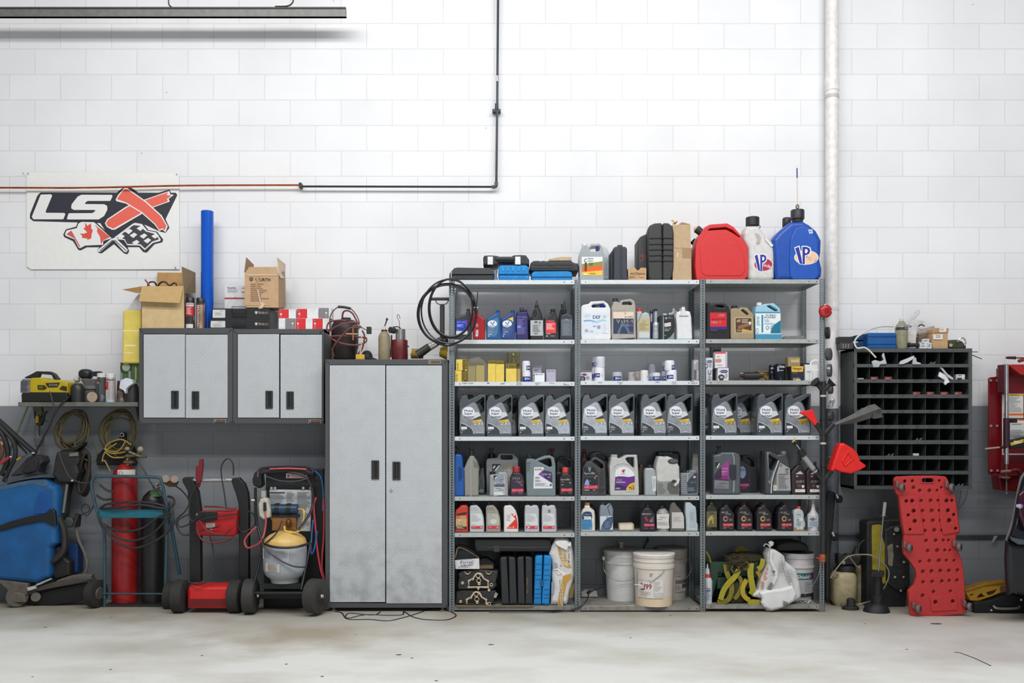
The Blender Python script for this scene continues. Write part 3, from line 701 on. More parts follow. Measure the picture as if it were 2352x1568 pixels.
i=shelf_item('spout_cone','pale translucent pouring spout standing behind the slate bottle','spout',vA,(1800,1870,1437),(0,1),Y=-.2,dep=.06)
L_('cone',1838,[(920,9),(1030,26),(1200,34),(1430,36)],M((176,178,186),.35,noise=.03))
i=quart('oil_bottle','dark bottle barely visible between the purple and nozzle bottles',vA,(1262,1302,1437),(0,1),[(1255,1430),(1262,1130),(1280,1105),(1330,1100),(1360,1130),(1360,1430)],(48,46,66),None,None,Y=-.34,dep=.07)
#================================================================bay 1,tier 2:filters
YEL=M((224,196,84),.55,noise=.05);OLV=(96,84,34)
def mann(label,x0,y0,x1,y1,split,z=None,Y=YI,dim=1.0,rot=True,top=None,group='yellow filter boxes',dep=.09):
 i=It('filter_box',label,'box',vD,Y,(x0,x1,y1),z=TZ(0,2) if z is None else z,dep=dep,group=None)
 c=tuple(v*dim for v in (226,198,88));o=tuple(v*dim for v in OLV);t=tuple(v*dim for v in (226,200,70))
 i.rect('carton',x0,y0,x1,y1,dep,M(c,.55,noise=.06),bev=.0015)
 L=[]
 if rot:
  L+=[('r',split,y0+2,x1-1,y1-2,o),('t','MANN',split+(x1-split)*.5,y0+6,x1-8,y1-8,t,{'rot':1}),('t','FILTER',split+8,y0+6,split+(x1-split)*.45,y1-8,t,{'rot':1}),
     ('t','HU 816',x0+(split-x0)*.2,y0+(y1-y0)*.35,x0+(split-x0)*.38,y1-10,tuple(v*.6 for v in c),{'rot':1})]
 else:
  L+=[('r',x0+1,y0+1,x1-1,top,o),('t','MANN',x0+8,y0+5,x1-8,(y0+top)/2-1,t),('t','FILTER',x0+8,(y0+top)/2+3,x1-8,top-4,t)]
 i.label(L);return i
mann('yellow filter box standing at the left end of the filter shelf, lowest of its pair',165,522,345,692,263)
mann('yellow filter box stacked on top of the leftmost yellow one',180,360,350,520,276,z=TZ(0,2)+.0812)
mann('dull yellow filter box inside the clear plastic bag, narrower and further left',362,402,470,692,0,dim=.62,rot=False,top=458)
mann('dull yellow filter box inside the clear plastic bag, wider and further right',478,388,604,692,0,dim=.74,rot=False,top=448)
i=shelf_item('plastic_bag','thin clear plastic bag draped over two dull yellow filter boxes','bag',vD,(350,650,692),(0,2),Y=-.4585,dep=.003)
i.poly('film',[(352,690,-.459),(350,420,-.460),(385,350,-.459),(520,322,-.4585),(600,382,-.460),(640,440,-.459),(652,690,-.459),(480,460,-.4605),(500,690,-.4605)],
    [(0,1,7,8),(1,2,3,7),(3,4,7),(4,5,8,7),(5,6,8)],M((214,210,190),.15,noise=0,alpha=.16),smooth=True)
mann('bright yellow filter box with olive top, left one of the tall adjoining pair',657,372,772,692,0,rot=False,top=424)
mann('bright yellow filter box with olive top, right one of the tall adjoining pair',775,376,900,692,0,rot=False,top=430)
mann('yellow filter box supporting the green-black box, beside the white filters',928,420,1086,692,0,rot=False,top=495)
i=It('filter_box','dark olive filter box standing on the yellow box','box',vD,YI+.004,(945,1135,419),z=TZ(0,2)+.1302,dep=.08)
R_('carton',985,258,1135,419,.08,M((66,66,46),.55),bev=.0015)
i.sheet('side_face',[(985,419,-.451),(985,258,-.451),(942,268,-.39),(942,419,-.39)],M((104,102,72),.55))
B([('t','MANN',1098,266,1126,410,(196,180,66),{'rot':1}),('t','FILTER',1064,266,1090,410,(196,180,66),{'rot':1}),('r',1030,270,1050,294,(196,180,66)),('r',1042,340,1048,410,(150,140,70))],Y=YI+.004)
i=shelf_item('filter_box','plain tan box side showing right of the olive-topped yellow box','box',vD,(1088,1146,692),(0,2),Y=-.42,dep=.07)
R_('carton',1088,430,1146,692,.06,M((176,148,96),.6),bev=.0015);B([('r',1090,432,1145,500,(110,100,56))],Y=-.42)
OFW=M((226,226,232),.25,noise=.03);OFG=M((178,180,192),.28,noise=.03)
def ofilter(label,v,x0,y0,x1,y1,bt,band=None,Yc=-.41,z=None,mat=None,blue=(30,48,138),txt=None,extra=None):
 i=It('oil_filter',label,'oil filter',v,Yc,(x0,x1,y1),z=TZ(*bt) if z is None else z,dep=0)
 cx=(x0+x1)/2;w=(x1-x0)/2
 i.loft('canister',cx,[(y0,w*.8),(y0+8,w*.94),(y0+18,w),(y1-8,w),(y1-7,w*.96),(y1,w*.96)],mat or OFW,Yc,sides=32)
 L=[]
 wr=(cx,w*1.004,i.s1(w,Yc)*1.004,2,Yc)
 if band:
  bx0,by0,bx1,by1=band
  L+=[('r',bx0,by0,bx1,by1,blue),('e',bx0+(bx1-bx0)*.36,(by0+by1)/2,min(13,(by1-by0)*.3),(by1-by0)*.3,WHT),('t',txt or 'PRO',bx0+(bx1-bx0)*.5,by0+(by1-by0)*.3,bx0+(bx1-bx0)*.92,by0+(by1-by0)*.7,WHT)]
 if extra:L+=extra
 if L:i.label(L,wrap=wr)
 return i
ofilter('white oil filter with blue band standing on the shelf beside the yellow boxes',vD,1174,545,1298,692,(0,2),(1178,620,1296,684))
ofilter('white oil filter stacked on the one beside the yellow boxes',vD,1170,385,1292,542,(0,2),(1232,458,1288,522),z=TZ(0,2)+.0735)
def wbox(name,label,v,x0,y0,x1,y1,bt,c,els,Y=YI,dep=.08,z=None,cat='box'):
 i=It(name,label,cat,v,Y,(x0,x1,y1),z=TZ(*bt) if z is None else z,dep=dep)
 i.rect('carton',x0,y0,x1,y1,dep,M(c,.5,noise=.03),bev=.0015)
 if els:i.label(els,Y=Y)
 return i
wbox('filter_box','tall lavender-grey box behind the small white box',vD,1325,455,1462,690,(0,2),(170,170,186),[('e',1342,470,10,9,(60,62,84)),('t','PROTEC',1358,462,1446,478,(80,82,104)),('l',1350,510,1420,545,2,(110,112,130))],Y=-.30)
wbox('filter_box','white box edge showing left of the small white box',vD,1328,572,1385,690,(0,2),(208,208,220),[('e',1345,597,10,9,(60,62,84))],Y=-.37,dep=.06)
wbox('filter_box','small bright white square box in front on the filter shelf',vD,1360,566,1508,690,(0,2),(232,234,238),[('e',1382,586,11,10,(70,74,100)),('t','PROTEC',1400,578,1486,594,(120,124,150))])
wbox('filter_box','pale lavender box standing alone at the right of bay one',vD,1535,512,1676,690,(0,2),(186,182,200),[('p',[(1545,520),(1668,520),(1668,684),(1545,684)],(178,174,192)),('t','PROTEC',1550,526,1660,546,(134,130,150))],Y=-.38)
#================================================================tier 3:twelve five-litre oil jugs and the second row behind them
def mobil(name,label,grade,b,px0,row=0):
 Y=YI if row==0 else -.25
 v=(1020+(px0-1055.5),770,6.534)
 i=It(name,label,'oil jug',v,Y,(232,620,1512),z=TZ(b,3),dep=.17,group='grey oil jugs on the middle tier')
 dz=(i.z-TZ(0,3))
 v2=(v[0],v[1]-dz*F/(D+Y)+(0 if row==0 else 0),v[2]);i.v=v2
 if row:
  i.v=(v[0],CY-(i.z+.0004-HC)*F/(D+Y)-1512/v[2]*1.0,v[2]);
 return i
JB=M((82,87,92),.3,.15,noise=.05);JP=M((146,151,157),.25,.25,noise=.24,scale=12);JD=M((60,64,70),.3,.2,noise=.1)
def build_mobil(i,grade):
 i.slab('body',[(238,1512),(228,1400),(230,1010),(250,940),(272,905),(350,905),(354,945),(372,968),(540,890),(620,886),(624,930),(622,1400),(616,1512)],.17,JB,
     [[(470,1012),(592,925),(602,940),(602,1135),(556,1172),(528,1092),(500,1030)]],r=12,bev=.012)
 i.cap('cap',276,876,348,908,M((86,90,96),.4),Yc=i.Y+.06)
 i.slab('label_panel',[(262,1104),(436,1006),(470,1020),(500,1070),(598,1320),(606,1400),(604,1476),(240,1480),(236,1300)],.004,JP,Y=i.Y-.003,r=10,bev=.002)
 W_=(226,228,232)
 i.label([('p',[(452,1150),(520,1152),(552,1200),(500,1240),(452,1256),(330,1226)],(206,206,208),4),('p',[(430,1258),(548,1206),(572,1262),(440,1268)],(60,64,72),4),
    ('e',366,1152,92,82,W_),('p',[(252,1316),(310,1335),(390,1378),(432,1424),(440,1476),(240,1478)],(54,60,66),4),
    ('p',[(250,1308),(310,1327),(392,1370),(436,1418),(446,1476),(438,1476),(430,1424),(388,1378),(308,1336),(250,1316)],(200,204,208)),
    ('t','Mobil',306,1114,430,1148,(40,52,136)),('t','Super',306,1158,426,1196,(44,50,104)),('t','Synthetic',304,1206,450,1240,(84,88,104)),
    ('p',[(430,1280),(560,1256),(566,1296),(434,1314)],(222,184,52)),('p',[(455,1318),(576,1300),(582,1340),(460,1354)],(222,222,224) if grade !='0W-20' else (214,184,84)),('l',440,1284,550,1300,2,(170,140,60)),
    ('t',grade,466,1310,568,1346,(60,62,66),{'sl':-.14}),
    ('r',256,1370,344,1408,(214,216,220)) if grade !='5W-20' else ('l',256,1370,344,1408,3,(190,194,198)),('l',258,1416,330,1436,2,(176,180,184)),('r',258,1446,272,1462,(190,194,198)),
    ('o',545,1412,22,22,6,(176,182,188)),('l',486,1448,586,1466,1,(206,210,214))],Y=i.Y-.003)
jugs=[(0,1055.5,'5W-30','grey oil jug marked 5W-30 standing furthest left on the tier'),(0,1117.2,'5W-30','grey 5W-30 oil jug second from the left of the tier'),(0,1190.5,'5W-30','grey 5W-30 oil jug third from the left of the tier'),(0,1251.6,'5W-30','grey 5W-30 oil jug at the right end of bay one'),
  (1,1336.5,'5W-20','grey oil jug marked 5W-20 at the left end of bay two'),(1,1398,'5W-20','grey 5W-20 oil jug second from left in bay two'),(1,1471.8,'5W-20','grey 5W-20 oil jug set slightly forward, third in bay two'),(1,1531.5,'5W-20','grey 5W-20 oil jug at the right end of bay two'),
  (2,1634.4,'0W-20','grey oil jug marked 0W-20 at the left end of bay three'),(2,1739,'0W-20','grey 0W-20 oil jug in the middle of bay three'),(2,1803,'0W-20','grey 0W-20 oil jug partly behind the small red spout')]
protos={}
def jug_at(b,px,g,lab,row):
 if g not in protos:
  i=mobil('oil_jug',lab,g,b,px,0);build_mobil(i,g);protos[g]=(i,px,b)
  return
 p,ppx,pb=protos[g]
 Y=YI if row==0 else -.255
 X=PX(px,Y)+(PX(232,0)-PX(232,0));x_src=PX(ppx,YI)
 dup(p.e,X-x_src+(0 if row==0 else 0),Y-YI,TZ(b,3)-TZ(pb,3),lab)
for b,px,g,lab in jugs:jug_at(b,px,g,lab,0)
for b,px,g,lab in ((0,1069,'5W-30','grey oil jug hidden behind the leftmost 5W-30 jug'),(0,1130.5,'5W-30','grey oil jug hidden behind the second 5W-30 jug'),(0,1194,'5W-30','grey oil jug hidden behind the third 5W-30 jug'),(0,1256,'5W-30','grey oil jug hidden behind the last 5W-30 jug'),
       (1,1339,'5W-20','grey oil jug hidden behind the first 5W-20 jug'),(1,1397,'5W-20','grey oil jug hidden behind the second 5W-20 jug'),(1,1459,'5W-20','grey oil jug peeking between the second and third 5W-20 jugs'),(1,1522,'5W-20','grey oil jug hidden behind the last 5W-20 jug'),
       (2,1612,'0W-20','grey oil jug mostly hidden behind the post, left of the first 0W-20 jug'),(2,1670.5,'0W-20','grey 0W-20 oil jug set back behind the first 0W-20 jug'),(2,1730,'0W-20','grey oil jug hidden behind the middle 0W-20 jug'),(2,1793,'0W-20','grey oil jug hidden behind the rightmost 0W-20 jug')):
 jug_at(b,px,g,lab,1)
#================================================================bay 1,tier 4
i=quart('oil_jug','blue jug seen edge-on against the left post with a black cap',vG,(165,300,912),(0,4),[(150,912),(150,300),(180,275),(258,288),(276,340),(282,470),(302,505),(302,912)],(28,84,160),None,None,[('p',[(216,480),(236,466),(272,500),(272,640),(236,690),(220,680)],(16,52,110),8)],dep=.18)
L_('cap',204,[(160,34),(186,34),(200,16),(240,20),(252,36),(282,36)],M(BLK,.4),-.40)
i=quart('oil_jug','dusty grey jug seen edge-on with sloping shoulders and black spout',vG,(305,520,912),(0,4),[(308,912),(300,520),(296,505),(345,380),(388,305),(440,305),(500,400),(528,505),(520,540),(516,912)],(140,139,134),None,None,[('r',390,310,414,905,(150,149,144)),('p',[(440,360),(500,420),(520,500),(450,470)],(110,109,106))],dep=.16)
L_('spout',412,[(188,34),(206,34),(216,22),(236,26),(300,32),(310,34)],M(BLK,.4),-.40)
quart('oil_bottle','small dark murky bottle wedged behind the dusty grey jug',vG,(525,612,890),(0,4),[(526,890),(526,520),(556,480),(606,490),(612,880)],(70,76,76),(556,420,606,486),BLK,[('o',566,700,40,130,10,(100,106,106)),('e',560,830,36,30,(130,138,142))],Y=-.28)
LQ=M((140,143,143),.35,.1,noise=.05)
i=quart('oil_jug','large silver-grey jug with black diagonal label, behind the smaller matching bottle',vG,(640,1115,900),(0,4),[(642,900),(632,410),(640,360),(660,342),(798,332),(818,280,16),(860,268),(1035,272,40),(1112,340,40),(1116,900)],LQ,None,None,
   [('p',[(722,426),(858,426),(735,536),(722,536)],(38,40,44)),('p',[(730,480),(760,445),(775,460),(742,500)],WHT),('p',[(765,515),(820,445),(836,452),(778,524)],WHT),('p',[(930,428),(1006,428),(1006,500),(930,494)],(168,146,98)),
    ('p',[(860,560),(1020,420),(1020,680),(860,680)],(160,156,148)),('t','LIQUI',872,508,1000,546,(236,238,240)),('t','MOLY',880,556,990,592,(236,238,240)),('l',650,520,700,860,14,(116,120,122))],dep=.14,Y=-.30,holes=[[(850,290),(1026,290),(1032,340),(1010,362),(870,362),(848,340)]])
i.cap('cap',660,274,766,334,M((30,31,33),.4));L_('pump_top',712,[(186,36),(200,34),(214,24),(272,26)],M((52,52,54),.4))
quart('oil_bottle','one-litre silver bottle with black diagonal label in front of its bigger twin',vG,(680,960,908),(0,4),[(684,908),(680,620),(690,586),(796,578),(812,546),(930,546,30),(962,590,30),(960,908)],M((150,154,156),.35,.1,noise=.05),(686,540,772,588),BLK,
   [('p',[(744,596),(805,596),(750,672),(744,672)],(38,40,44)),('p',[(754,648),(786,610),(796,614),(764,654)],WHT),('p',[(740,720),(905,590),(915,620),(912,890),(742,892)],(178,180,182)),('p',[(745,700),(800,640),(900,600),(905,650),(800,705)],(132,150,170)),
    ('t','LIQUI',832,654,900,674,(150,60,90)),('t','MOLY',832,680,900,700,(150,60,90)),('r',745,726,908,768,(96,112,130)),('t','TOP TEC',786,712,904,730,(60,66,74)),('t','SAE 5W-30',770,742,904,764,(30,34,40)),('l',776,790,906,800,1,(70,90,120)),('t','MOTOR OIL',816,812,900,824,(90,94,98)),('p',[(748,850),(860,840),(900,890),(745,890)],(214,216,218),8)],dep=.07)
def motul(label,v,x0,x1,ytop,yb,bt,capc,body,els,Y=YI,cat='bottle',holes=(),dep=.075,cap=None,name='oil_bottle'):
 return quart(name,label,v,(x0,x1,yb),bt,body,(40,36,42),cap,capc,els,dep=dep,Y=Y,holes=holes,cat=cat)
RCAP=(150,40,44)
def mband(x0,y0,x1,y1):return [('r',x0,y0,x1,y1,(214,34,70)),('t','MOTUL',x0+(x1-x0)*.06,y0+(y1-y0)*.16,x1-(x1-x0)*.04,y1-(y1-y0)*.16,WHT,{'sh':.2})]
motul('black bottle with dark red cap and purple-tinted label',vG,990,1206,460,908,(0,4),RCAP,[(990,908),(988,640),(1010,590),(1032,556),(1142,556),(1180,592),(1206,650),(1206,908)],
   [('p',[(1006,610),(1130,600),(1192,660),(1192,895),(1006,895)],(52,36,58),10),('t','eco',1030,624,1134,660,(220,214,228)),('t','clean+',1070,676,1184,700,(220,214,228)),('e',1160,738,14,14,(170,90,60)),('l',1110,706,1170,722,2,(160,140,170))]+mband(1016,796,1192,844)+[('l',1020,856,1090,872,1,(200,60,110)),('l',1112,856,1185,872,1,(150,146,156))],cap=(1030,462,1142,562))
i=quart('oil_jug','grey-green jug with a big loop handle and white and purple label',vG,(1235,1676,908),(0,4),[(1242,908),(1232,700),(1230,380),(1246,350),(1332,348),(1366,366),(1420,340),(1510,304),(1590,298,24),(1652,330,20),(1674,440),(1676,880,20),(1664,908)],(112,126,130),None,None,
   [('p',[(1352,474),(1490,474),(1502,496),(1412,582),(1626,716),(1626,792),(1340,794)],(222,222,226),6),('p',[(1414,582),(1505,520),(1614,548),(1624,600),(1624,714)],(62,38,96),6),('p',[(1414,582),(1470,548),(1500,620),(1480,624)],(120,84,160)),('t','ROWE',1366,492,1466,524,(176,50,110)),('t','0W-50',1484,564,1602,598,(226,222,238)),('l',1556,620,1602,634,1,(220,210,230)),('l',1366,622,1440,648,2,(90,80,120)),('l',1364,660,1460,700,4,(170,170,180)),('l',1364,712,1600,760,4,(180,180,188)),('r',1588,724,1616,756,(90,90,100)),
    ('l',1236,400,1320,540,4,(94,108,112))],dep=.16,holes=[[(1408,384),(1556,342),(1598,346),(1614,400),(1618,462),(1590,474)]])
i.cap('cap',1234,286,1336,352,M(BLK,.4))
motul('black bottle with orange-red cap at the right of bay one',vG,1730,1945,475,908,(0,4),(196,66,58),[(1732,908),(1728,660),(1746,600),(1770,560),(1868,560),(1910,600),(1944,668),(1944,908)],
   [('p',[(1744,620),(1880,610),(1928,680),(1928,890),(1744,890)],(28,26,30),10),('t','Specific',1746,642,1888,680,(232,232,234)),('l',1754,694,1850,702,1,(160,160,164)),('l',1756,734,1812,746,1,(220,220,222)),('e',1888,708,10,12,(200,150,130))]+mband(1756,792,1926,838)+[('l',1756,852,1820,866,1,(220,70,110)),('l',1866,852,1920,866,1,(160,150,156))],cap=(1770,476,1868,566))
i=motul('black jug with angular loop handle behind the orange-capped black bottle',vG,1680,1945,310,890,(0,4),BLK,[(1684,890),(1684,420),(1700,370),(1740,318),(1790,306),(1910,350),(1942,400),(1944,890)],
   [('t','cific',1690,540,1760,576,(180,180,184)),('l',1690,760,1712,790,2,(120,120,124))],Y=-.28,holes=[[(1734,372),(1790,340),(1880,384),(1895,470),(1860,480),(1740,400)]],dep=.12,name='oil_jug',cat='oil jug')
i=shelf_item('hand_pump','dark red pump top and stem rising behind the grey-green jug','hand pump',vG,(1590,1660,890),(0,4),Y=-.2,dep=.05)
L_('pump_stem',1620,[(190,36),(226,34),(230,18),(330,18),(340,44),(470,48),(890,48)],M((96,24,34),.4))
#================================================================bay 1,tier 5
i=quart('oil_bottle','orange-red bottle with gold full-synthetic label at the left end',vG,(163,362,1456),(0,5),[(163,1456),(162,1165),(176,1120),(262,1046),(340,1044,16),(362,1084),(362,1456)],(190,60,44),None,None,
   [('p',[(175,1205),(200,1170),(338,1146),(342,1180)],(60,30,28)),('r',180,1200,336,1246,(204,118,80)),('o',212,1224,16,12,4,(60,30,28)),('r',236,1210,326,1236,(214,140,110)),('r',176,1246,340,1364,(196,164,104)),('t','FULL',190,1258,264,1300,(240,236,226)),('t','SYNTHETIC',190,1304,320,1330,(240,236,226)),('l',192,1338,310,1356,2,(150,100,70)),('r',176,1366,340,1404,(60,32,32)),('l',190,1374,330,1396,2,(230,226,222))])
quart('oil_bottle','dark red bottle neck rising behind the orange-red one',vG,(186,376,1450),(0,5),[(190,1450),(192,1060),(220,1010),(360,1000),(374,1050),(376,1450)],(92,26,34),(220,985,300,1012),(70,22,30),None,Y=-.32)
FEB=(196,198,198)
def febi(label,dx,shape,c,capx,red,extra=None,lc=(214,216,216)):
 if shape==0:b=[(384,1450),(380,1085),(396,1052),(486,1042),(530,1080),(566,1135),(594,1230),(602,1330),(600,1436,14),(588,1450)]
 else: b=[(386,1450),(384,1180),(390,1060),(400,1046),(464,1042),(474,1062),(528,1040),(582,1048,20),(604,1110),(606,1450)]
 b=[(p[0]+dx,)+tuple(p[1:]) for p in b]
 L=[]
 if red=='band':
  L=[('p',[(406+dx,1172),(556+dx,1172),(580+dx,1260),(580+dx,1346),(406+dx,1346)],lc),('t','OIL ATF',414+dx,1184,470+dx,1196,(110,112,118)),('l',412+dx,1204,560+dx,1300,8,(170,172,176)),('l',414+dx,1328,500+dx,1338,1,(120,122,126)),
    ('r',408+dx,1358,580+dx,1398,(204,52,66)),('l',424+dx,1366,500+dx,1392,2,(226,130,140)),('e',556+dx,1378,16,14,(228,150,158))]
 if extra:L+=extra
 i=quart('oil_bottle',label,vG,(384+dx,604+dx,1450),(0,5),b,c,None,None,L)
 i.cap('cap',capx[0],985,capx[1],1050,M((38,42,54),.4))
 return i
febi('pale grey curved bottle with red base band, second on the shelf',0,0,(186,190,192),(402,484),'band',[('o',416,1092,22,26,4,(166,170,174)),('o',474,1092,22,26,4,(166,170,174))])
febi('dingy brownish curved bottle with red base band, third on the shelf',246,0,(150,146,136),(640,722),'band',[('e',740,1290,50,40,(206,204,198)),('o',670,1086,20,24,4,(120,118,110)),('o',722,1086,20,24,4,(120,118,110))],lc=(184,180,170))
febi('clean white curved bottle with bold red swoosh label',514,0,(220,216,212),(934,1012),None,[('p',[(936,1176),(1006,1180),(1072,1250),(946,1370),(920,1350)],(228,226,222)),('l',938,1190,1010,1290,7,(150,150,156)),('p',[(1002,1172),(1072,1182),(1088,1240),(1104,1330),(1100,1396),(936,1394),(1072,1252)],(220,46,40)),('e',1050,1192,16,11,(240,220,220)),('l',946,1374,1040,1388,1,(240,190,186)),('r',1034,1360,1046,1386,(240,230,230))])
febi('pale grey bottle with narrow neck and red band, second from the right',822,1,(182,184,188),(1208,1290),'band',[('p',[(1244,1396),(1270,1362),(1284,1366),(1262,1396)],(232,232,236))])
febi('pale grey bottle with narrow neck, red band and pen marks, rightmost',1080,1,(184,186,188),(1462,1552),'band',[('l',1560,1110,1620,1160,3,(90,92,96))])
quart('oil_bottle','grey bottle whose edge shows just behind the rightmost red-banded one',vG,(1490,1696,1450),(0,5),[(1490,1446),(1490,1100),(1560,1040),(1660,1036,20),(1696,1100),(1698,1446)],(150,152,154),None,None,None,Y=-.35,dep=.06)
quart('oil_bottle','dark bottle standing behind the gap between the pale curved bottles',vG,(610,700,1450),(0,5),[(612,1446),(612,1120),(640,1060),(700,1060),(720,1120),(720,1446)],(60,62,62),None,None,None,Y=-.33,dep=.06)
#================================================================bay 1,bottom shelf
ZB=TZ(0,6)
GB=M((96,84,58),.85,noise=.2,bump=.3)
i=It('cardboard_sheet','layers of dirty flattened cardboard lying on the bottom shelf of bay one','cardboard',vJ,-.466,(180,1465,1320),z=ZB,dep=.33)
i.sheet('sheet',[(180,1312,-.462),(960,1312,-.464),(960,1312,-.2),(180,1312,-.2)],GB,.004)
S('bent_edge',[(176,1310),(560,1304),(955,1300),(1010,1322),(1460,1330),(1464,1352),(1100,1382),(640,1398),(400,1392),(176,1380)],.006,GB,Y=-.480,bev=.002)
U('fold_line',[(190,1340,-.482),(600,1352,-.483),(1000,1345,-.483),(1440,1340,-.482)],.003,M((132,116,84),.8))
CAST=M((58,57,58),.55,.4,noise=.25,bump=.6,scale=30);GSK=M((214,196,168),.4,.3,noise=.1)
def head(label,dx,dy,yb,z):
 i=It('engine_head',label,'engine part',vJ,-.43,(215+dx,890+dx,yb),z=z,dep=.2)
 T=lambda L: [(x+dx,max(y,738 if dy else 0)+dy) for x,y in L]
 i.slab('casting',T([(236,1020),(215,960),(240,840),(230,760),(300,712),(420,700),(560,690),(700,700),(800,712),(885,722),(880,800),(850,900),(868,960),(800,1010),(735,1035),(560,1040),(380,1035)]),.2,CAST,r=18,bev=.012)
 out=[(392,1000),(376,988),(400,965),(392,890),(380,880),(400,868),(470,830),(505,770),(545,748),(600,752),(625,772),(660,840),(725,872),(742,884),(728,902),(730,975),(745,1000),(700,1000),(585,992),(560,1028),(535,992)]
 inn=[(412,975),(412,895),(490,842),(525,785),(560,764),(598,780),(640,850),(710,892),(712,972)]
 i.slab('gasket_face',T(out),.012,GSK,[T(inn)],Y=-.438,r=8,bev=.002,label='bright machined gasket outline')
 i.slab('valve_recess',T(inn),.004,M((16,15,15),.5),Y=-.4335,bev=.001)
 for k,(cx,cy,r) in enumerate(((557,796,34),(567,876,34),(575,930,16),(302,916,16),(774,946,22),(735,1018,14))):
  c=i.W(cx+dx,cy+dy,-.438);R=i.s1(r)
  pts=[Vector((c.x+R*math.cos(a*math.pi/10),c.y,c.z+R*math.sin(a*math.pi/10))) for a in range(20)]
  vs,fs=sweep(pts,.0028 if r>20 else .004,6,True);i.link('bolt_ring',vs,fs,GSK)
 i.blob('rocker',470+dx,856+dy,26,22,.01,M((176,168,150),.45,.4),Yc=-.44)
 return i
h1=head('upper cylinder head with bright gasket outline, stacked on another',0,0,1040,ZB+.0385*2.9)
for cx in (384,730):
 c=h1.W(cx,724,-.436);R=h1.s1(46);pts=[Vector((c.x+R*math.cos(a),c.y,c.z+R*math.sin(a))) for a in [math.pi+math.pi*k/12 for k in range(13)]]
 vs,fs=sweep(pts,.004,6);h1.link('bearing_saddle',vs,fs,M((176,160,132),.4,.5))
h2=head('lower cylinder head with bright gasket outline, on the cardboard',-32,304,1320,ZB+.009)
h2.slab('bracket',[(806,1150),(842,1070),(886,1092),(850,1165)],.01,M((176,176,174),.4,.4),[[(858,1088),(872,1094),(866,1106),(852,1100)]],Y=-.445,r=12,bev=.002)
i=It('valve_cover','brown dusty flat cover and black rag lying across the upper cylinder head','engine part',vJ,-.43,(320,805,708),z=ZB+.0385*2.9+.159,dep=.18)
S('cover',[(236,712),(250,704),(560,640),(760,628),(800,640),(806,690),(700,706),(420,716)],.16,M((98,82,62),.7,noise=.2),r=6,bev=.005)
S('black_rag',[(560,650),(572,545),(620,516),(700,512),(760,550),(816,600),(824,690),(806,690),(798,634),(700,628)],.12,M((26,26,28),.8),Y=-.38,r=14,bev=.02)
i=It('parts_box','white cardboard carton with a blue framed engine-valve logo','box',vJ,-.448,(178,578,706),z=ZB+.0385*2.9+.160,dep=.08)
S('carton',[(176,545),(574,515),(580,672),(186,706)],.016,M((216,212,214),.5),bev=.001)
B([('p',[(266,554),(286,542),(456,536),(476,546),(478,616),(460,630),(290,642),(270,630)],(58,72,130),8),('p',[(271,556),(288,547),(454,541),(471,550),(473,613),(457,625),(292,636),(275,627)],(220,218,222),8),('t','Ferrea',276,552,466,594,(46,56,140),{'sl':-.06}),('t','VALVES',280,602,462,634,(130,90,150),{'sl':-.06}),('l',230,646,510,664,2,(150,140,150))])
i=It('open_carton','open dark-lined carton with curled brown edge behind the white valve box','box',vJ,-.40,(178,575,540),z=ZB+.0385*2.9+.160,dep=.2)
U('curled_edge',[(180,500,-.40),(200,420,-.40),(232,338,-.39),(330,360,-.37),(440,420,-.36),(570,505,-.36)],.006,M((150,118,96),.7))
S('carton_wall',[(180,545),(186,460),(236,350),(330,370),(440,430),(560,510),(560,545)],.01,M((48,54,60),.6),Y=-.36,bev=.003)
U('black_strap',[(200,350,-.37),(230,316,-.37),(310,310,-.36),(420,360,-.35),(540,460,-.35),(640,500,-.33)],.012,M((30,32,36),.5))
def stand_case(label,x0,x1,yt,c,dep=.3,x0b=None,x1b=None,els=None,Y=-.45):
 i=It('tool_case',label,'tool case',vJ,Y,(x0,x1,1322),z=ZB+.006,dep=dep)
 x0b=x0 if x0b is None else x0b;x1b=x1 if x1b is None else x1b
 m=lambda a,b,t: a+(b-a)*t
 mx=(x0+x1)/2;mb=(x0b+x1b)/2
 i.slab('left_shell',[(x0,yt+40),(x0+20,yt+8),(mx-12,yt),(mb-4,1322),(x0b+16,1322),(x0b,1290)],dep,c,r=14,bev=.012)
 i.slab('right_shell',[(mx+8,yt),(x1-22,yt+10),(x1,yt+44),(x1b,1290),(x1b-16,1322),(mb+2,1322)],dep,c,r=14,bev=.012)
 if els:i.label(els)
 return i
stand_case('dark grey tool case standing on edge, left of the matching one',915,1172,488,BK2,x0b=945,x1b=1195)
stand_case('dark grey tool case on edge with a strip of yellow writing',1195,1446,485,BK2,x0b=1210,x1b=1450,els=[('t','NSN/CGVB',1346,822,1376,1082,(184,168,120),{'rot':1})])
i=stand_case('bright blue tool case standing on edge beside the gold-striped sack',1490,1766,465,BLUC,x0b=1466,x1b=1722)
for y in (600,690,780,850,1010,1090,1150,1240):i.rect('rib',1480,y,1590,y+10,.006,M((12,96,150),.5),Y=-.4535,bev=.001);i.rect('rib',1640,y+6,1726,y+16,.006,M((12,96,150),.5),Y=-.4535,bev=.001)
R_('latch',1570,870,1632,976,.008,M((10,84,132),.5),Y=-.455,r=6)
i=It('tool_case','long black case lying across the standing cases under the shelf','tool case',vJ,-.44,(915,1766,466),z=ZB+.006+PZ(1210+462/7.128,-.45)-PZ(1210+1322/7.128,-.45),dep=.3)
S('shell',[(640,486),(520,380),(492,290),(500,186),(1700,186),(1752,230),(1752,360),(1700,440),(1640,452),(1200,470),(920,474)],.3,M((26,26,29),.5,noise=.1),r=24,bev=.014)
R_('latch',810,305,910,425,.012,M((48,50,54),.4),Y=-.45,r=5)
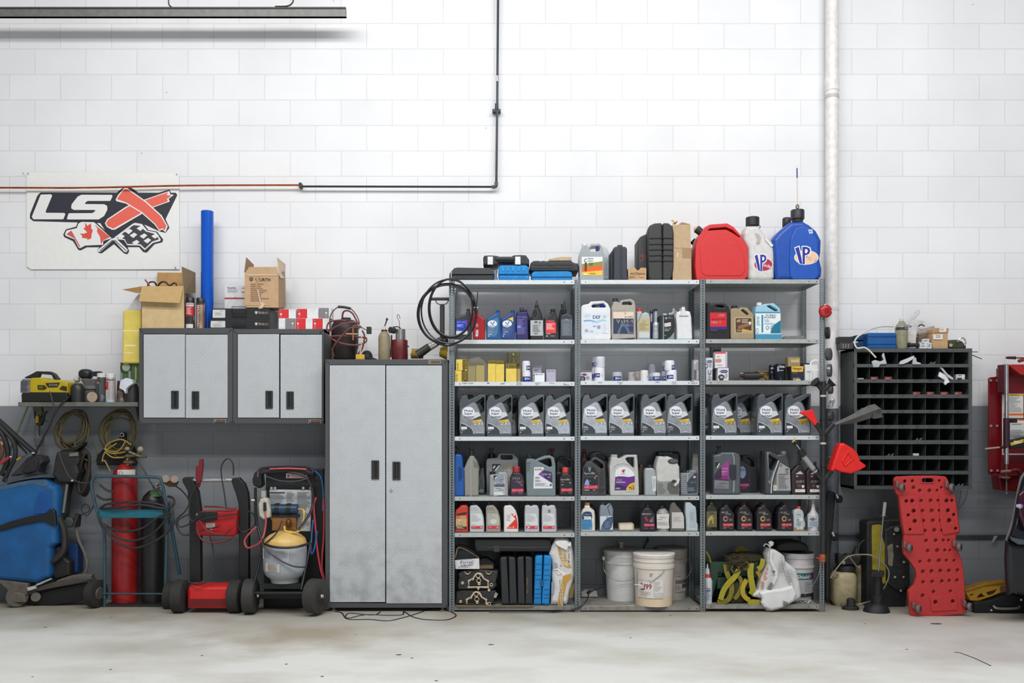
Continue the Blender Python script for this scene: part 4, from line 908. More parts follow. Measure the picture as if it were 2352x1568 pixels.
S('seam_trim',[(700,320),(1010,320),(1400,325),(1700,318),(1700,345),(1400,352),(1010,352),(700,352)],.008,M((44,45,49),.45),Y=-.446,bev=.002)
i=It('absorbent_sack','crumpled white sack with gold stripes at the right of bay one','sack',vJ,-.455,(1745,2010,1310),z=ZB,dep=.28)
SK=M((216,214,212),.45,noise=.1,bump=1.0,scale=18)
S('sack',[(1745,1300),(1755,1080),(1770,900),(1762,760),(1775,690),(1762,560),(1720,450),(1760,330),(1800,250),(1830,190),(1960,185),(2030,200),(2085,270),(2118,400),(2134,560),(2136,700),(2138,800),(2120,900),(2090,1000),(2060,1150),(2010,1280),(1960,1306),(1840,1300)],.22,SK,r=20,bev=.04)
S('folded_top',[(1812,238),(1900,246),(2024,296),(2076,240),(2082,310),(2030,318),(2014,382),(1900,330),(1826,276)],.03,M((226,224,222),.4,bump=.6),Y=-.478,r=5,bev=.006)
GLD=(196,150,60)
B([('p',[(1862,322),(1908,340),(2086,660),(2040,676),(1960,640),(1880,450)],GLD),('p',[(1950,800),(2080,760),(2086,820),(2010,930),(1970,1110),(1928,1300),(1860,1296),(1870,1150),(1920,930)],GLD),
   ('t','ND EFFECTIVE',1900,340,2056,640,(232,220,196),{'rot':1}),('t','CORN ABSORBED',1886,860,1960,1270,(232,220,196),{'rot':1}),('p',[(2052,1020),(2140,900),(2110,1150),(2050,1160)],(120,98,50)),('o',1880,740,54,46,6,(150,152,156)),
   ('p',[(1775,690),(1850,672),(2000,760),(1960,800),(1860,700)],(236,234,232)),('p',[(1780,560),(1850,600),(1860,660),(1790,680)],(150,156,170)),('p',[(1758,900),(1800,900),(1790,1100),(1756,1080)],(140,154,176))],Y=-.4555)
#================================================================bay 2,on top
i=quart('cleaner_jug','silver jug with white cap and striped green, orange and yellow label',vB,(108,402,742),(1,0),[(112,742),(104,475),(110,430),(140,345),(146,328),(204,328),(214,348),(250,312),(352,308,16),(386,346),(400,460),(402,742)],M((164,168,172),.3,.1,noise=.05),(135,306,206,336),(224,224,226),
   [('r',138,468,386,692,(226,226,228)),('p',[(138,556),(386,522),(386,574),(138,602)],(140,140,54)),('p',[(138,602),(386,574),(386,634),(138,652)],(232,92,30)),('p',[(138,652),(386,630),(386,692),(138,692)],(226,192,70)),('t','C',164,492,196,536,(50,52,50)),('t','Calcium',206,480,274,496,(70,72,70)),('t','Calcium',206,510,274,524,(70,72,70)),('l',224,540,276,580,3,(90,100,40)),('r',172,540,196,640,(60,56,40)),('r',232,664,300,676,(170,130,40)),('p',[(160,674),(196,668),(204,690),(160,690)],(226,224,200))],dep=.12,holes=[[(230,372),(256,344),(352,336),(360,350),(350,396),(300,404),(246,404)]])
quart('cleaner_jug','milky translucent jug standing behind the silver one',vB,(380,478,742),(1,0),[(330,742),(330,420),(360,350),(400,332),(440,360),(472,440),(476,742)],(190,196,202),None,None,[('l',410,480,450,700,8,(160,168,178))],Y=-.32,dep=.1)
i=shelf_item('spray_trigger','blue spray cap showing through the silver jug handle','cap',vB,(300,362,742),(1,0),Y=-.31,dep=.04)
L_('cap',330,[(338,22),(350,30),(400,26),(742,20)],M((40,80,180),.4),-.29)
i=shelf_item('tool_case','slim blue-black tool case standing upright behind the small tan tray','tool case',vB,(480,684,742),(1,0),dep=.26)
S('shell',[(520,742),(520,360),(540,345),(566,340),(568,322),(625,322),(628,342),(664,346),(682,370),(684,742)],.25,M((52,56,66),.45,noise=.06),r=10,bev=.010)
S('back_shell',[(480,742),(480,425),(500,402),(520,400),(520,742)],.22,M((38,40,46),.5),Y=-.42,r=6,bev=.008)
R_('seam_trim',596,350,626,736,.006,M((42,46,54),.4),Y=YI-.003,bev=.002)
i=shelf_item('cardboard_tray','small notched tan cardboard tray printed with a dark brand word','box',vB,(690,912,742),(1,0),Y=-.46,dep=.07)
S('tray',[(698,742),(690,610),(720,600),(778,600),(798,628),(822,628),(846,598),(906,600),(912,610),(912,742)],.06,CB,bev=.0015)
B([('t','ACDelco',720,658,898,682,(66,56,46),{'sh':.4}),('l',706,700,790,730,3,(130,104,78)),('o',822,704,10,10,2,(120,96,70)),('l',836,714,890,726,1,(130,104,78))],Y=-.46)
i=shelf_item('tool_case','tall black ribbed power-tool case standing on end with faint red lettering','tool case',vB,(815,1242,742),(1,0),Y=-.445,dep=.38)
PB=M((50,50,52),.55,noise=.14,scale=120)
S('front_shell',[(960,742),(938,715),(930,400),(930,170),(952,92),(1010,64),(1104,58),(1110,742)],.12,PB,r=26,bev=.02)
S('rear_shell',[(1110,58),(1180,62),(1230,100),(1244,180),(1242,600),(1225,700),(1200,742),(1110,742)],.12,PB,r=26,bev=.02)
for y in (240,312,378,448,514):i.slab('rib',[(948,y),(1108,y-4),(1240,y),(1240,y+10),(1108,y+6),(948,y+10)],.012,M((30,30,32),.6),Y=-.452,bev=.003)
S('side_wall',[(820,742),(812,480),(812,270),(838,228),(900,198),(960,196),(960,742)],.20,M((60,59,60),.6,noise=.12,scale=100),Y=-.36,r=14,bev=.012)
B([('t','HILTI',842,428,914,520,(120,72,76),{'sl':-.5})],Y=-.361)
i=shelf_item('cardboard_box','tall narrow tan cardboard box beside the red jerry can','box',vB,(1235,1456,742),(1,0),Y=-.43,dep=.22)
S('carton',[(1228,742),(1228,86),(1440,78),(1458,742)],.22,M((184,158,124),.7,noise=.06),bev=.002)
i.sheet('flap',[(1226,78,-.40),(1292,38,-.36),(1262,80,-.32)],CBD);i.sheet('flap',[(1300,78,-.38),(1340,52,-.34),(1436,76,-.38)],CBD)
i.sheet('loose_strip',[(1210,36,-.37),(1224,18,-.37),(1268,60,-.36),(1258,72,-.36)],M((206,172,110),.7))
B([('r',1345,366,1452,480,(160,128,94)),('p',[(1278,470),(1288,422),(1296,422),(1288,472)],(228,226,222)),('l',1240,742-380,1450,742-374,1,(150,122,90))],Y=-.431)
#================================================================bay 3,on top:fuel cans
RD=M((206,44,46),.42,noise=.06,bump=.15,scale=120)
def can(label,pts,holes,mat,Y,dep,base):
 i=shelf_item('fuel_can',label,'fuel can',vC,base,(2,0),Y=Y,dep=dep);i.slab('body',pts,dep,mat,holes,r=24,bev=.028);return i
i=can('large red jerry can with a looped top handle and dark tilted cap',[(74,988),(62,880),(66,720),(84,640),(112,600),(142,552),(184,530),(330,520),(384,550),(438,612),(468,672),(498,702),(510,900),(496,972),(470,988)],[[(160,582),(188,562),(318,551),(374,574),(440,634),(432,640),(370,598),(322,572),(200,578)]],RD,-.45,.17,(66,508,990))
N('cap',(112,598,-.37),(70,566,-.37),.028,.03,M((40,38,50),.4));N('spout_ring',(68,565,-.37),(60,558,-.37),.02,.018,M((200,150,70),.5))
S('front_panel',[(150,960),(110,930),(100,740),(130,650),(200,600),(330,590),(390,640),(440,730),(470,780),(480,920),(450,960)],.01,RD,Y=-.4545,r=30,bev=.006)
i=can('rusty dark red jerry can almost hidden behind the large red one',[(40,986),(34,800),(50,720),(80,660),(200,600),(360,600),(420,700),(430,986)],[],M((150,66,36),.5),-.26,.14,(66,508,990))
N('cap',(62,690,-.20),(36,664,-.20),.024,.026,M((36,22,22),.4))
VPB=(34,48,150)
def vp(cx,cy,kx,ky,ell,txt):
 X=lambda a: cx+a*kx;Yc=lambda b: cy+b*ky
 vpts=[(-94,-86),(-62,-98),(-38,-10),(-22,88),(-52,88)]
 L=[('e',cx,cy,102*kx,58*ky,WHT if ell else ell),('e',cx,cy,97*kx,54*ky,ell)]
 L+=[('p',[(X(-102),Yc(-80)),(X(-58),Yc(-96)),(X(-40),Yc(-20)),(X(-40),Yc(-92)),(X(0),Yc(-94)),(X(34),Yc(-80)),(X(42),Yc(-52)),(X(30),Yc(-22)),(X(-6),Yc(-8)),(X(-10),Yc(62)),(X(-62),Yc(54))],WHT),
    ('p',[(X(-94),Yc(-74)),(X(-64),Yc(-86)),(X(-42),Yc(0)),(X(-34),Yc(54)),(X(-56),Yc(50))],VPB),('p',[(X(-34),Yc(-84)),(X(-2),Yc(-86)),(X(26),Yc(-74)),(X(33),Yc(-52)),(X(22),Yc(-28)),(X(-12),Yc(-16)),(X(-14),Yc(56)),(X(-32),Yc(56))],VPB),
    ('p',[(X(-12),Yc(-66)),(X(4),Yc(-66)),(X(12),Yc(-52)),(X(4),Yc(-36)),(X(-12),Yc(-34))],WHT),('t','Racing',X(-6),Yc(-8),X(84),Yc(34),txt,{'sl':.3,'sh':.3})]
 return L
i=can('dusty white racing fuel can with a black ribbed cap',[(500,988),(506,730),(472,660),(470,600),(492,540),(596,540),(612,566),(640,600),(684,640),(724,690),(730,740),(728,988)],[],M((206,204,202),.45,noise=.1),-.42,.16,(500,729,990))
CAPB=M((38,39,42),.5)
L_('cap',541,[(463,20),(470,22),(471,52),(476,56),(540,56),(545,48)],CAPB,-.30);U('cap_lanyard',[(590,535,-.34),(606,545,-.34),(600,558,-.34),(585,556,-.34)],.003,M((70,66,60),.5))
S('shoulder_dent',[(560,600),(590,605),(614,640),(604,690),(570,700),(580,650)],.006,M((176,170,164),.5),Y=-.4235,r=14,bev=.004)
S('handle_ridge',[(640,610),(660,640),(700,690),(722,705),(700,720),(650,660)],.014,M((220,218,216),.45),Y=-.43,r=8,bev=.005)
B(vp(632,866,.78,.98,(176,36,70),(240,226,230)),Y=-.42)
BL=M((22,76,168),.42,noise=.06)
i=can('large blue racing fuel can with a clear filler hose rising from its cap',[(744,988),(730,780),(716,655),(764,592),(860,508),(968,502),(1022,532),(1080,582),(1122,662),(1118,760),(1108,820),(1128,900),(1124,962),(1100,988)],[],BL,-.45,.18,(735,1125,990))
S('front_corner_face',[(858,980),(852,820),(862,650),(900,560),(960,540),(1020,560),(1090,660),(1092,770),(1080,830),(1100,940),(1085,980)],.02,M((26,82,176),.4,noise=.05),Y=-.462,r=26,bev=.014)
L_('cap',918,[(404,30),(410,52),(416,56),(486,56),(496,46),(510,46)],CAPB,-.36)
U('hose',[(917,398,-.36),(917,260,-.36),(915,140,-.36)],.0042,M((226,214,196),.25,alpha=.8),label='clear filler hose')
U('hose_end',[(915,142,-.36),(914,60,-.36)],.0052,M((50,62,130),.4));U('hose_tip',[(914,60,-.36),(914,36,-.36)],.0056,M((224,224,226),.4))
U('hose_loop',[(917,400,-.36),(906,385,-.37),(910,368,-.37),(926,368,-.37),(928,388,-.37),(917,400,-.36)],.004,M((120,116,110),.4,.5))
B(vp(992,806,1.0,1.04,(236,190,160),(250,236,226))+[('p',[(1006,574),(1040,572),(1046,604),(1016,608)],(214,222,232)),('p',[(1012,582),(1034,580),(1038,596),(1018,600)],(120,150,190))],Y=-.462)
i=can('second blue racing can behind the large one, only its black cap showing',[(750,986),(740,760),(770,640),(800,556),(860,556),(900,640),(930,986)],[],BL,-.25,.16,(735,1125,990))
L_('cap',828,[(475,30),(482,34),(486,36),(552,36),(560,30),(575,30)],CAPB,-.17)
#================================================================bay 2,tier 1
i=quart('fluid_jug','white square jug of diesel exhaust fluid with a blue cap in its handle gap',vB,(126,488,1456),(1,1),[(134,1456),(126,1400),(126,1072),(150,1045),(222,1030),(244,1004),(402,996,14),(452,1030),(482,1092),(488,1440),(474,1456)],(224,226,230),None,None,
   [('p',[(156,1150),(462,1130),(466,1390),(156,1390)],(214,222,232)),('t','DEF',270,1172,362,1212,(44,60,150)),('l',170,1160,250,1200,4,(190,198,210)),('p',[(160,1230),(230,1224),(310,1240),(280,1246),(225,1240),(160,1246)],(110,160,204)),('p',[(260,1256),(330,1232),(390,1216),(440,1240),(380,1236),(320,1262)],(170,200,226)),('l',390,1170,450,1210,4,(196,204,214)),('r',322,1292,360,1330,(150,150,190)),('l',270,1296,316,1312,2,(140,150,180)),('r',390,1262,450,1382,(226,230,236)),('l',394,1270,446,1376,9,(190,200,210)),('r',174,1336,220,1368,(196,200,206)),('l',178,1338,216,1366,6,(120,124,132)),('l',240,1358,280,1372,2,(100,120,170))],dep=.15,holes=[[(252,1058),(274,1034),(400,1022),(432,1062),(416,1076),(262,1076)]],bev=.016)
L_('cap',384,[(1014,30),(1022,32),(1070,32)],M((34,74,190),.35),-.40);L_('spare_cap',285,[(1052,20),(1072,22)],M((26,54,130),.35),-.40)
i=quart('fluid_jug','grubby beige jug with a dark label and black screw cap',vB,(496,788,1452),(1,1),[(500,1452),(494,1400),(497,1070),(516,1034),(512,1005),(570,1005),(588,1026),(606,988),(722,972,16),(764,990),(782,1040),(788,1440)],(168,160,152),(505,968,572,1012),(52,58,56),
   [('r',515,1130,760,1208,(222,204,184)),('r',515,1208,760,1392,(46,56,82)),('t','ACURA',650,1180,752,1198,(120,116,118),{'sh':.2}),('p',[(652,1152),(656,1140),(664,1138),(662,1154)],(50,50,50)),('t','VTM-4',552,1220,752,1264,(228,224,220)),('l',600,1276,756,1312,3,(130,140,166)),('p',[(560,1390),(600,1300),(630,1256),(640,1262),(610,1320),(590,1390)],(96,116,152)),('p',[(640,1290),(670,1340),(690,1390),(730,1390),(690,1320)],(86,106,142)),('l',728,1372,756,1384,1,(160,164,176)),('l',500,1112,780,1116,1,(120,114,108))],dep=.14,holes=[[(618,1034),(636,1008),(722,1004),(746,1034),(734,1046),(628,1046)]])
i=quart('fluid_bottle','clear bottle of pale fluid with a red cap and tan label',vB,(800,962,1452),(1,1),[(804,1452),(800,1120),(862,1120),(864,1150),(900,1126),(944,1144),(962,1190),(962,1452)],(176,180,180),(796,1092,862,1130),(200,44,64),
   [('r',816,1204,956,1364,(184,172,132)),('o',886,1244,24,12,3,(70,96,80)),('l',826,1264,946,1354,8,(150,138,100)),('p',[(806,1240),(850,1140),(862,1150),(816,1260)],(140,144,146)),('p',[(826,1366),(950,1366),(950,1440),(826,1440)],(196,200,202))])
i=shelf_item('additive_bottle','slim additive bottle with dark blue cap behind the silver one','bottle',vB,(952,998,1452),(1,1),Y=-.39,dep=.05)
L_('body',974,[(1140,16),(1236,16),(1262,22),(1452,22)],M((48,52,110),.35),-.37);i.cap('cap',954,1108,996,1142,M((30,34,60),.4),-.37)
B([('r',966,1150,982,1250,(170,174,190))],Y=-.39)
i=shelf_item('additive_bottle','slim silver ribbed additive bottle with a black cap','bottle',vB,(988,1072,1452),(1,1),Y=-.44,dep=.06)
L_('body',1026,[(1118,18),(1246,20),(1268,38),(1320,40),(1326,37),(1340,40),(1350,37),(1362,41),(1374,38),(1388,42),(1452,42)],M((176,182,188),.3,.3,noise=.06),-.41)
i.cap('cap',1000,1092,1044,1122,M((40,42,48),.4),-.41)
i=quart('solvent_can','dark rectangular can with red heading and white lettering',vB,(1062,1245,1456),(1,1),[(1078,1456),(1078,1180),(1245,1180),(1245,1456)],(34,40,42),None,None,
   [('r',1112,1182,1122,1454,(150,156,158)),('p',[(1150,1190),(1165,1205),(1150,1220),(1136,1205)],(170,174,178)),('l',1170,1190,1236,1216,2,(130,134,138)),('t','STABIL',1130,1240,1224,1258,(150,44,40)),('p',[(1126,1268),(1206,1252),(1208,1300),(1130,1310)],(200,200,204)),('t','STP 85',1130,1318,1206,1338,(206,210,212)),('l',1130,1344,1200,1362,2,(190,194,196)),('p',[(1245,1370),(1245,1454),(1150,1454),(1200,1430)],(120,150,130)),('l',1128,1410,1160,1424,1,(170,174,176))],dep=.07,r=2,bev=.004)
i.sheet('side_face',[(1078,1456,-.453),(1078,1180,-.453),(1050,1196,-.40),(1050,1456,-.40)],M((24,28,30),.4))
S('shoulder',[(1064,1182),(1086,1168),(1230,1166),(1245,1182)],.06,M((44,50,52),.4),Y=YI+.003,bev=.003);i.cap('cap',1106,1150,1162,1172,M((180,186,186),.4))
i=quart('fluid_jug','plain white unlabelled jug at the right end of the tier',vB,(1274,1466,1452),(1,1),[(1280,1452),(1278,1300),(1266,1180),(1280,1130),(1336,1110),(1342,1066),(1374,1066),(1384,1110),(1440,1124),(1456,1190),(1468,1440),(1456,1452)],(220,220,224),None,None,None,dep=.12,bev=.018)
S('handle',[(1340,1068),(1376,1068),(1384,1150),(1420,1162),(1420,1176),(1300,1176),(1330,1150)],.02,M((212,212,216),.45),Y=-.466,r=8,bev=.006)
i=shelf_item('drain_hose_end','grey plastic elbow spout poking out left of the plain white jug','spout',vB,(1170,1270,1452),(1,1),Y=-.30,dep=.06)
U('elbow',[(1180,1160,-.30),(1230,1150,-.30),(1240,1110,-.30),(1226,1096,-.30)],.012,M((170,168,170),.4));U('stem',[(1250,1120,-.28),(1262,1200,-.28),(1262,1452,-.28)],.02,M((160,158,162),.4))
#================================================================bay 3,tier 1
i=quart('brake_fluid_jug','black jug with bright red label marked DOT',vC,(152,354,1484),(2,1),[(155,1484),(155,1182,4),(186,1180),(192,1204),(212,1186),(302,1186,10),(342,1216),(354,1275),(354,1484)],(36,34,36),None,None,
   [('r',185,1268,324,1386,(206,32,44)),('t','TRW',250,1282,306,1300,(236,214,216)),('t','BRAKE FLUID',198,1318,310,1330,(150,40,56)),('t','DOT 4',199,1338,272,1360,(240,232,232)),('r',185,1386,324,1408,(44,44,124)),('r',185,1408,324,1436,(24,22,34)),('l',190,1414,250,1422,1,(120,100,130))],dep=.14,holes=[[(226,1220),(248,1204),(298,1210),(304,1226),(262,1224)]])
quart('antifreeze_jug','tan jug with a brown picture label, middle of the three',vC,(357,557,1484),(2,1),[(360,1484),(358,1260),(368,1232),(416,1230),(424,1238),(448,1222),(498,1226,10),(552,1284),(556,1484)],(158,142,112),(364,1210,414,1236),(50,44,40),
   [('p',[(392,1308),(538,1308),(540,1440),(394,1440)],(206,186,150),10),('p',[(398,1314),(533,1314),(534,1434),(400,1434)],(82,54,36),8),('p',[(408,1330),(440,1322),(440,1346),(410,1350)],(170,140,110)),('p',[(420,1380),(525,1345),(525,1375),(420,1410)],(140,100,70)),('l',450,1325,520,1360,3,(206,190,170)),('e',520,1356,9,14,(226,220,210)),('l',408,1412,500,1428,2,(190,160,130)),('p',[(455,1402),(533,1420),(533,1434),(450,1434)],(196,160,96))],dep=.12,holes=[[(444,1248),(462,1238),(504,1268),(512,1290),(492,1286)]])
i=quart('washer_fluid_jug','pale blue washer fluid jug with white and teal label',vC,(566,784,1484),(2,1),[(570,1484),(564,1272),(572,1214),(620,1206),(640,1194),(720,1188,12),(772,1232),(778,1280),(784,1484)],(150,194,214),(574,1186,620,1210),(224,226,228),
   [('r',566,1270,776,1446,(224,230,234)),('r',566,1262,774,1274,(60,140,176)),('t','TURBO',648,1284,738,1298,(40,50,80),{'sh':.2}),('t','POWER',640,1302,734,1316,(40,50,80),{'sh':.2}),('r',616,1288,630,1434,(52,130,160)),('l',642,1326,690,1350,2,(130,170,190)),('l',640,1356,740,1370,2,(150,180,196)),('p',[(776,1330),(776,1440),(690,1440),(700,1400),(720,1370),(750,1350)],(24,112,140),8),('o',666,1394,13,16,4,(60,130,160)),('o',706,1394,15,18,4,(60,130,160)),('o',580,1420,12,22,4,(80,160,190)),('l',574,1300,606,1380,7,(150,190,204)),('r',570,1452,782,1482,(60,144,180))],dep=.13,holes=[[(656,1212),(690,1206),(752,1242),(758,1256),(730,1256),(690,1232)]])
quart('washer_fluid_jug','pale jug showing between the tan jug and the washer fluid',vC,(540,580,1484),(2,1),[(538,1484),(540,1240),(556,1215),(600,1215),(610,1484)],(176,182,184),None,None,None,Y=-.3)
i=shelf_item('steel_tray','shallow grey metal tray at the back right of the shelf','tray',vC,(810,1000,1484),(2,1),Y=-.18,dep=.1)
S('tray',[(800,1490),(826,1464),(970,1460),(990,1490)],.1,M((140,140,138),.5,.3),bev=.004)
#================================================================bay 2,tier 2:filters
wbox('filter_box','white box with purple top and oval emblem at the left end of bay two',vE,150,466,322,616,(1,2),(206,200,210),[('r',151,468,320,486,(120,70,110)),('p',[(160,520),(210,500),(262,524),(210,544)],(80,80,120)),('e',182,580,46,36,(50,46,56)),('e',182,580,26,20,(110,106,116)),('l',236,550,300,600,4,(130,126,140))])
ofilter('white oil filter with blue corner label, front lower of the left stack',vE,360,415,516,616,(1,2),(358,506,436,566),extra=[('l',462,516,478,560,4,(150,154,170))])
ofilter('white oil filter topping the front of the left stack',vE,376,254,520,411,(1,2),None,z=TZ(1,2)+.1000,mat=M((204,204,214),.25,noise=.02),extra=[('l',388,346,402,386,4,(110,110,124))])
ofilter('white oil filter at the rear bottom of the left stack',vE,322,418,452,616,(1,2),(324,520,364,580),Yc=-.33)
ofilter('white oil filter at the rear top of the left stack',vE,322,262,452,415,(1,2),(324,344,384,400),Yc=-.33,z=TZ(1,2)+.0985,mat=M((190,190,202),.25,noise=.02))
ofilter('short blue-banded oil filter standing alone in bay two',vE,634,486,776,616,(1,2),(636,552,758,612),mat=OFG,blue=(36,48,120),txt='PROTEC')
MRB=M((150,144,138),.4,noise=.35,scale=40)
ofilter('grey oil filter with dark scribbles, leftmost of the three together',vE,864,486,972,616,(1,2),None,mat=M((168,160,162),.35,noise=.08),extra=[('l',935,505,956,560,5,(70,70,72))],Yc=-.38)
ofilter('mottled stained oil filter in the middle of the three together',vE,962,478,1064,616,(1,2),None,mat=MRB,Yc=-.28)
ofilter('plain white oil filter, rightmost of the three together',vE,1052,458,1170,614,(1,2),None,mat=M((220,218,218),.3,noise=.03),Yc=-.40,extra=[('l',1140,550,1154,572,2,(40,42,60))])
ofilter('grey oil filter standing behind, stacked above another',vE,1168,362,1284,500,(1,2),None,mat=OFG,Yc=-.25,z=TZ(1,2)+.0620)
ofilter('grey oil filter under the stacked one behind the short blue-banded filter',vE,1168,504,1290,610,(1,2),(1182,560,1224,604),mat=OFG,Yc=-.25)
ofilter('short oil filter with blue-green band in front of the grey stack',vE,1226,494,1350,612,(1,2),(1228,552,1346,604),Yc=-.41,blue=(32,72,128),txt='PROTEC',mat=M((206,208,216),.25,noise=.02))
ofilter('white oil filter with blue label, front lower of the right stack',vE,1442,452,1596,610,(1,2),(1444,530,1534,590),txt='PROTEC')
ofilter('white oil filter topping the right stack at the front',vE,1416,312,1562,448,(1,2),(1508,384,1560,444),z=TZ(1,2)+.0785)
ofilter('grey-white oil filter at the rear bottom of the right stack',vE,1366,474,1480,610,(1,2),(1370,550,1420,606),Yc=-.30,mat=OFG)
ofilter('grey-white oil filter at the rear top of the right stack',vE,1374,328,1490,470,(1,2),(1378,400,1420,462),Yc=-.30,z=TZ(1,2)+.0695,mat=OFG)
wbox('filter_box','pale box wrapped in clear film behind the post at the right of bay two',vF,22,300,96,605,(1,2),(178,176,178),[('r',24,450,60,600,(110,106,110)),('p',[(24,330),(80,300),(94,300),(94,320),(30,380)],(210,210,212)),('r',78,460,94,600,(226,226,226))],Y=-.40)
#================================================================bay 3,tier 2
PU=(54,60,110)
def puro(x0,y0,x1,y1):
 w=x1-x0;h=y1-y0
 return [('p',[(x0+w*.1,y0+h*.32),(x0+w*.35,y0+h*.22),(x0+w*.8,y0+h*.22),(x0+w*.95,y0+h*.34),(x0+w*.8,y0+h*.46),(x0+w*.3,y0+h*.46)],PU),('t','PUROLATOR',x0+w*.2,y0+h*.29,x0+w*.86,y0+h*.39,(220,222,232))]
wbox('filter_box','white oval-emblem filter box, upper one nearest the post in bay three',vF,200,270,308,440,(2,2),(206,206,214),puro(196,270,308,440)+[('o',210,392,30,34,12,(90,92,104)),('l',250,360,300,420,4,(130,132,142))],z=TZ(2,2)+.0825)
wbox('filter_box','white filter box with a U-shaped picture, lower one nearest the post',vF,204,446,302,606,(2,2),(196,196,204),[('p',[(236,462),(246,462),(250,510),(270,510),(276,462),(288,462),(278,526),(244,526)],(50,60,90)),('l',240,540,296,600,4,(120,122,132))])
wbox('filter_box','white filter box with an oval emblem, supporting the pill-picture box',vF,384,415,546,606,(2,2),(216,214,220),puro(388,412,545,600)+[('e',436,560,48,40,(48,46,52)),('e',440,562,26,18,(170,160,150)),('l',490,510,534,590,5,(150,150,158)),('p',[(384,415),(546,415),(546,420),(384,420)],(170,50,100))])
wbox('filter_box','white filter box with red top stripe and brown pill-shaped picture, on top',vF,344,182,526,408,(2,2),(222,218,224),[('p',[(344,186),(500,184),(500,206),(344,210)],(206,60,76)),('p',[(346,290),(420,286),(438,300),(438,326),(420,340),(346,338)],(190,140,110),10),('l',370,240,440,268,3,(196,196,204)),('l',360,372,470,392,2,(180,180,190)),('r',498,186,525,406,(186,180,192))],z=TZ(2,2)+.0935)
wbox('filter_box','grey filter box in shadow behind the pill-picture box',vF,290,108,436,240,(2,2),(120,120,128),[('p',[(306,160),(340,148),(410,150),(426,166),(410,180),(330,180)],(40,44,60))],Y=-.33,z=TZ(2,2)+.175)
wbox('filter_box','shadowed filter box beneath the grey one, mostly hidden',vF,300,244,440,606,(2,2),(90,86,92),None,Y=-.33)
i=shelf_item('fuel_pump','black cylindrical fuel pump with copper ends lying on splayed legs','pump',vF,(640,1120,606),(2,2),Y=-.42,dep=.08)
U('barrel',[(770,542,-.40),(1005,540,-.40)],.0275,M((38,37,37),.5),smooth=False,sides=18)
for x in (746,1030):
 i.tube('end_fitting',[(x-26,512,-.40),(x+26,512,-.40)],.008,M((190,130,106),.35,.7),smooth=False);i.tube('end_fitting',[(x-24,566,-.40),(x+24,566,-.40)],.009,M((200,140,116),.35,.7),smooth=False)
 i.tube('end_cap',[(x-22,540,-.40),(x+22,540,-.40)],.019,M((30,29,29),.5),smooth=False,sides=14)
U('leg',[(715,545,-.42),(640,606,-.43)],.004,M((30,30,30),.5),smooth=False);U('leg',[(1060,540,-.42),(1120,606,-.43)],.005,M((30,30,30),.5),smooth=False)
def mann3(label,x0,y0,x1,y1,Y,els):return wbox('filter_box',label,vF,x0,y0,x1,y1,(2,2),(122,106,48),els,Y=Y)
mann3('olive yellow filter box behind the black pump',985,466,1152,606,-.33,[('t','MANN',1020,478,1146,506,(60,54,24)),('t','FILTER',1060,512,1146,538,(60,54,24))])
OFB=M((20,22,34),.15,noise=.02)
ofilter('black oil filter set slightly back, left of the pair',vF,1150,378,1256,596,(2,2),None,mat=OFB,Yc=-.36,extra=[('t','OEM',1164,416,1200,446,(190,190,200)),('l',1166,480,1200,500,2,(170,170,180))])
ofilter('black oil filter with white lettering, right of the pair',vF,1240,366,1396,602,(2,2),None,mat=OFB,Yc=-.42,extra=[('r',1258,402,1282,480,(150,154,170)),('t','MOBIL 1',1290,396,1384,426,(226,226,232)),('l',1284,460,1380,480,1,(200,200,210))])
wbox('filter_box','navy and yellow filter box with a bold brand word',vF,1486,396,1666,606,(2,2),(28,32,56),[('p',[(1487,398),(1664,398),(1660,480),(1490,482)],(222,176,62)),('t','Hengst',1506,412,1640,462,(30,28,36),{'sh':.1}),('l',1510,490,1610,516,2,(120,104,70)),('r',1516,574,1538,602,(210,172,80)),('l',1548,574,1640,602,2,(210,190,130))])
wbox('filter_box','dark yellow box wedged between the black filters and the navy box',vF,1398,376,1484,606,(2,2),(78,64,30),[('r',1400,380,1482,460,(120,96,30)),('t','KNECHT',1404,420,1480,450,(40,34,20))],Y=-.36)
wbox('filter_box','crumpled tan box lying on top of the navy and yellow box',vF,1436,262,1620,394,(2,2),(150,132,96),[('r',1480,292,1604,340,(196,176,120)),('l',1490,298,1600,308,1,(150,124,70))],Y=-.43,z=TZ(2,2)+.1047)
wbox('filter_box','white box with faint grey drawing at the right end of bay three',vF,1694,372,1880,606,(2,2),(214,214,214),[('o',1850,380,90,90,24,(226,226,226)),('l',1716,470,1790,500,2,(150,150,152)),('r',1754,500,1760,600,(180,180,182)),('r',1800,480,1806,600,(186,186,188))])
i=It('rubber_seal','black rubber disc lying on the white box','seal',vF,-.43,(1616,1764,371),z=TZ(2,2)+.1172,dep=.06)
L_('disc',1690,[(352,50),(358,72),(371,74)],M((28,28,30),.6),hd=.03)
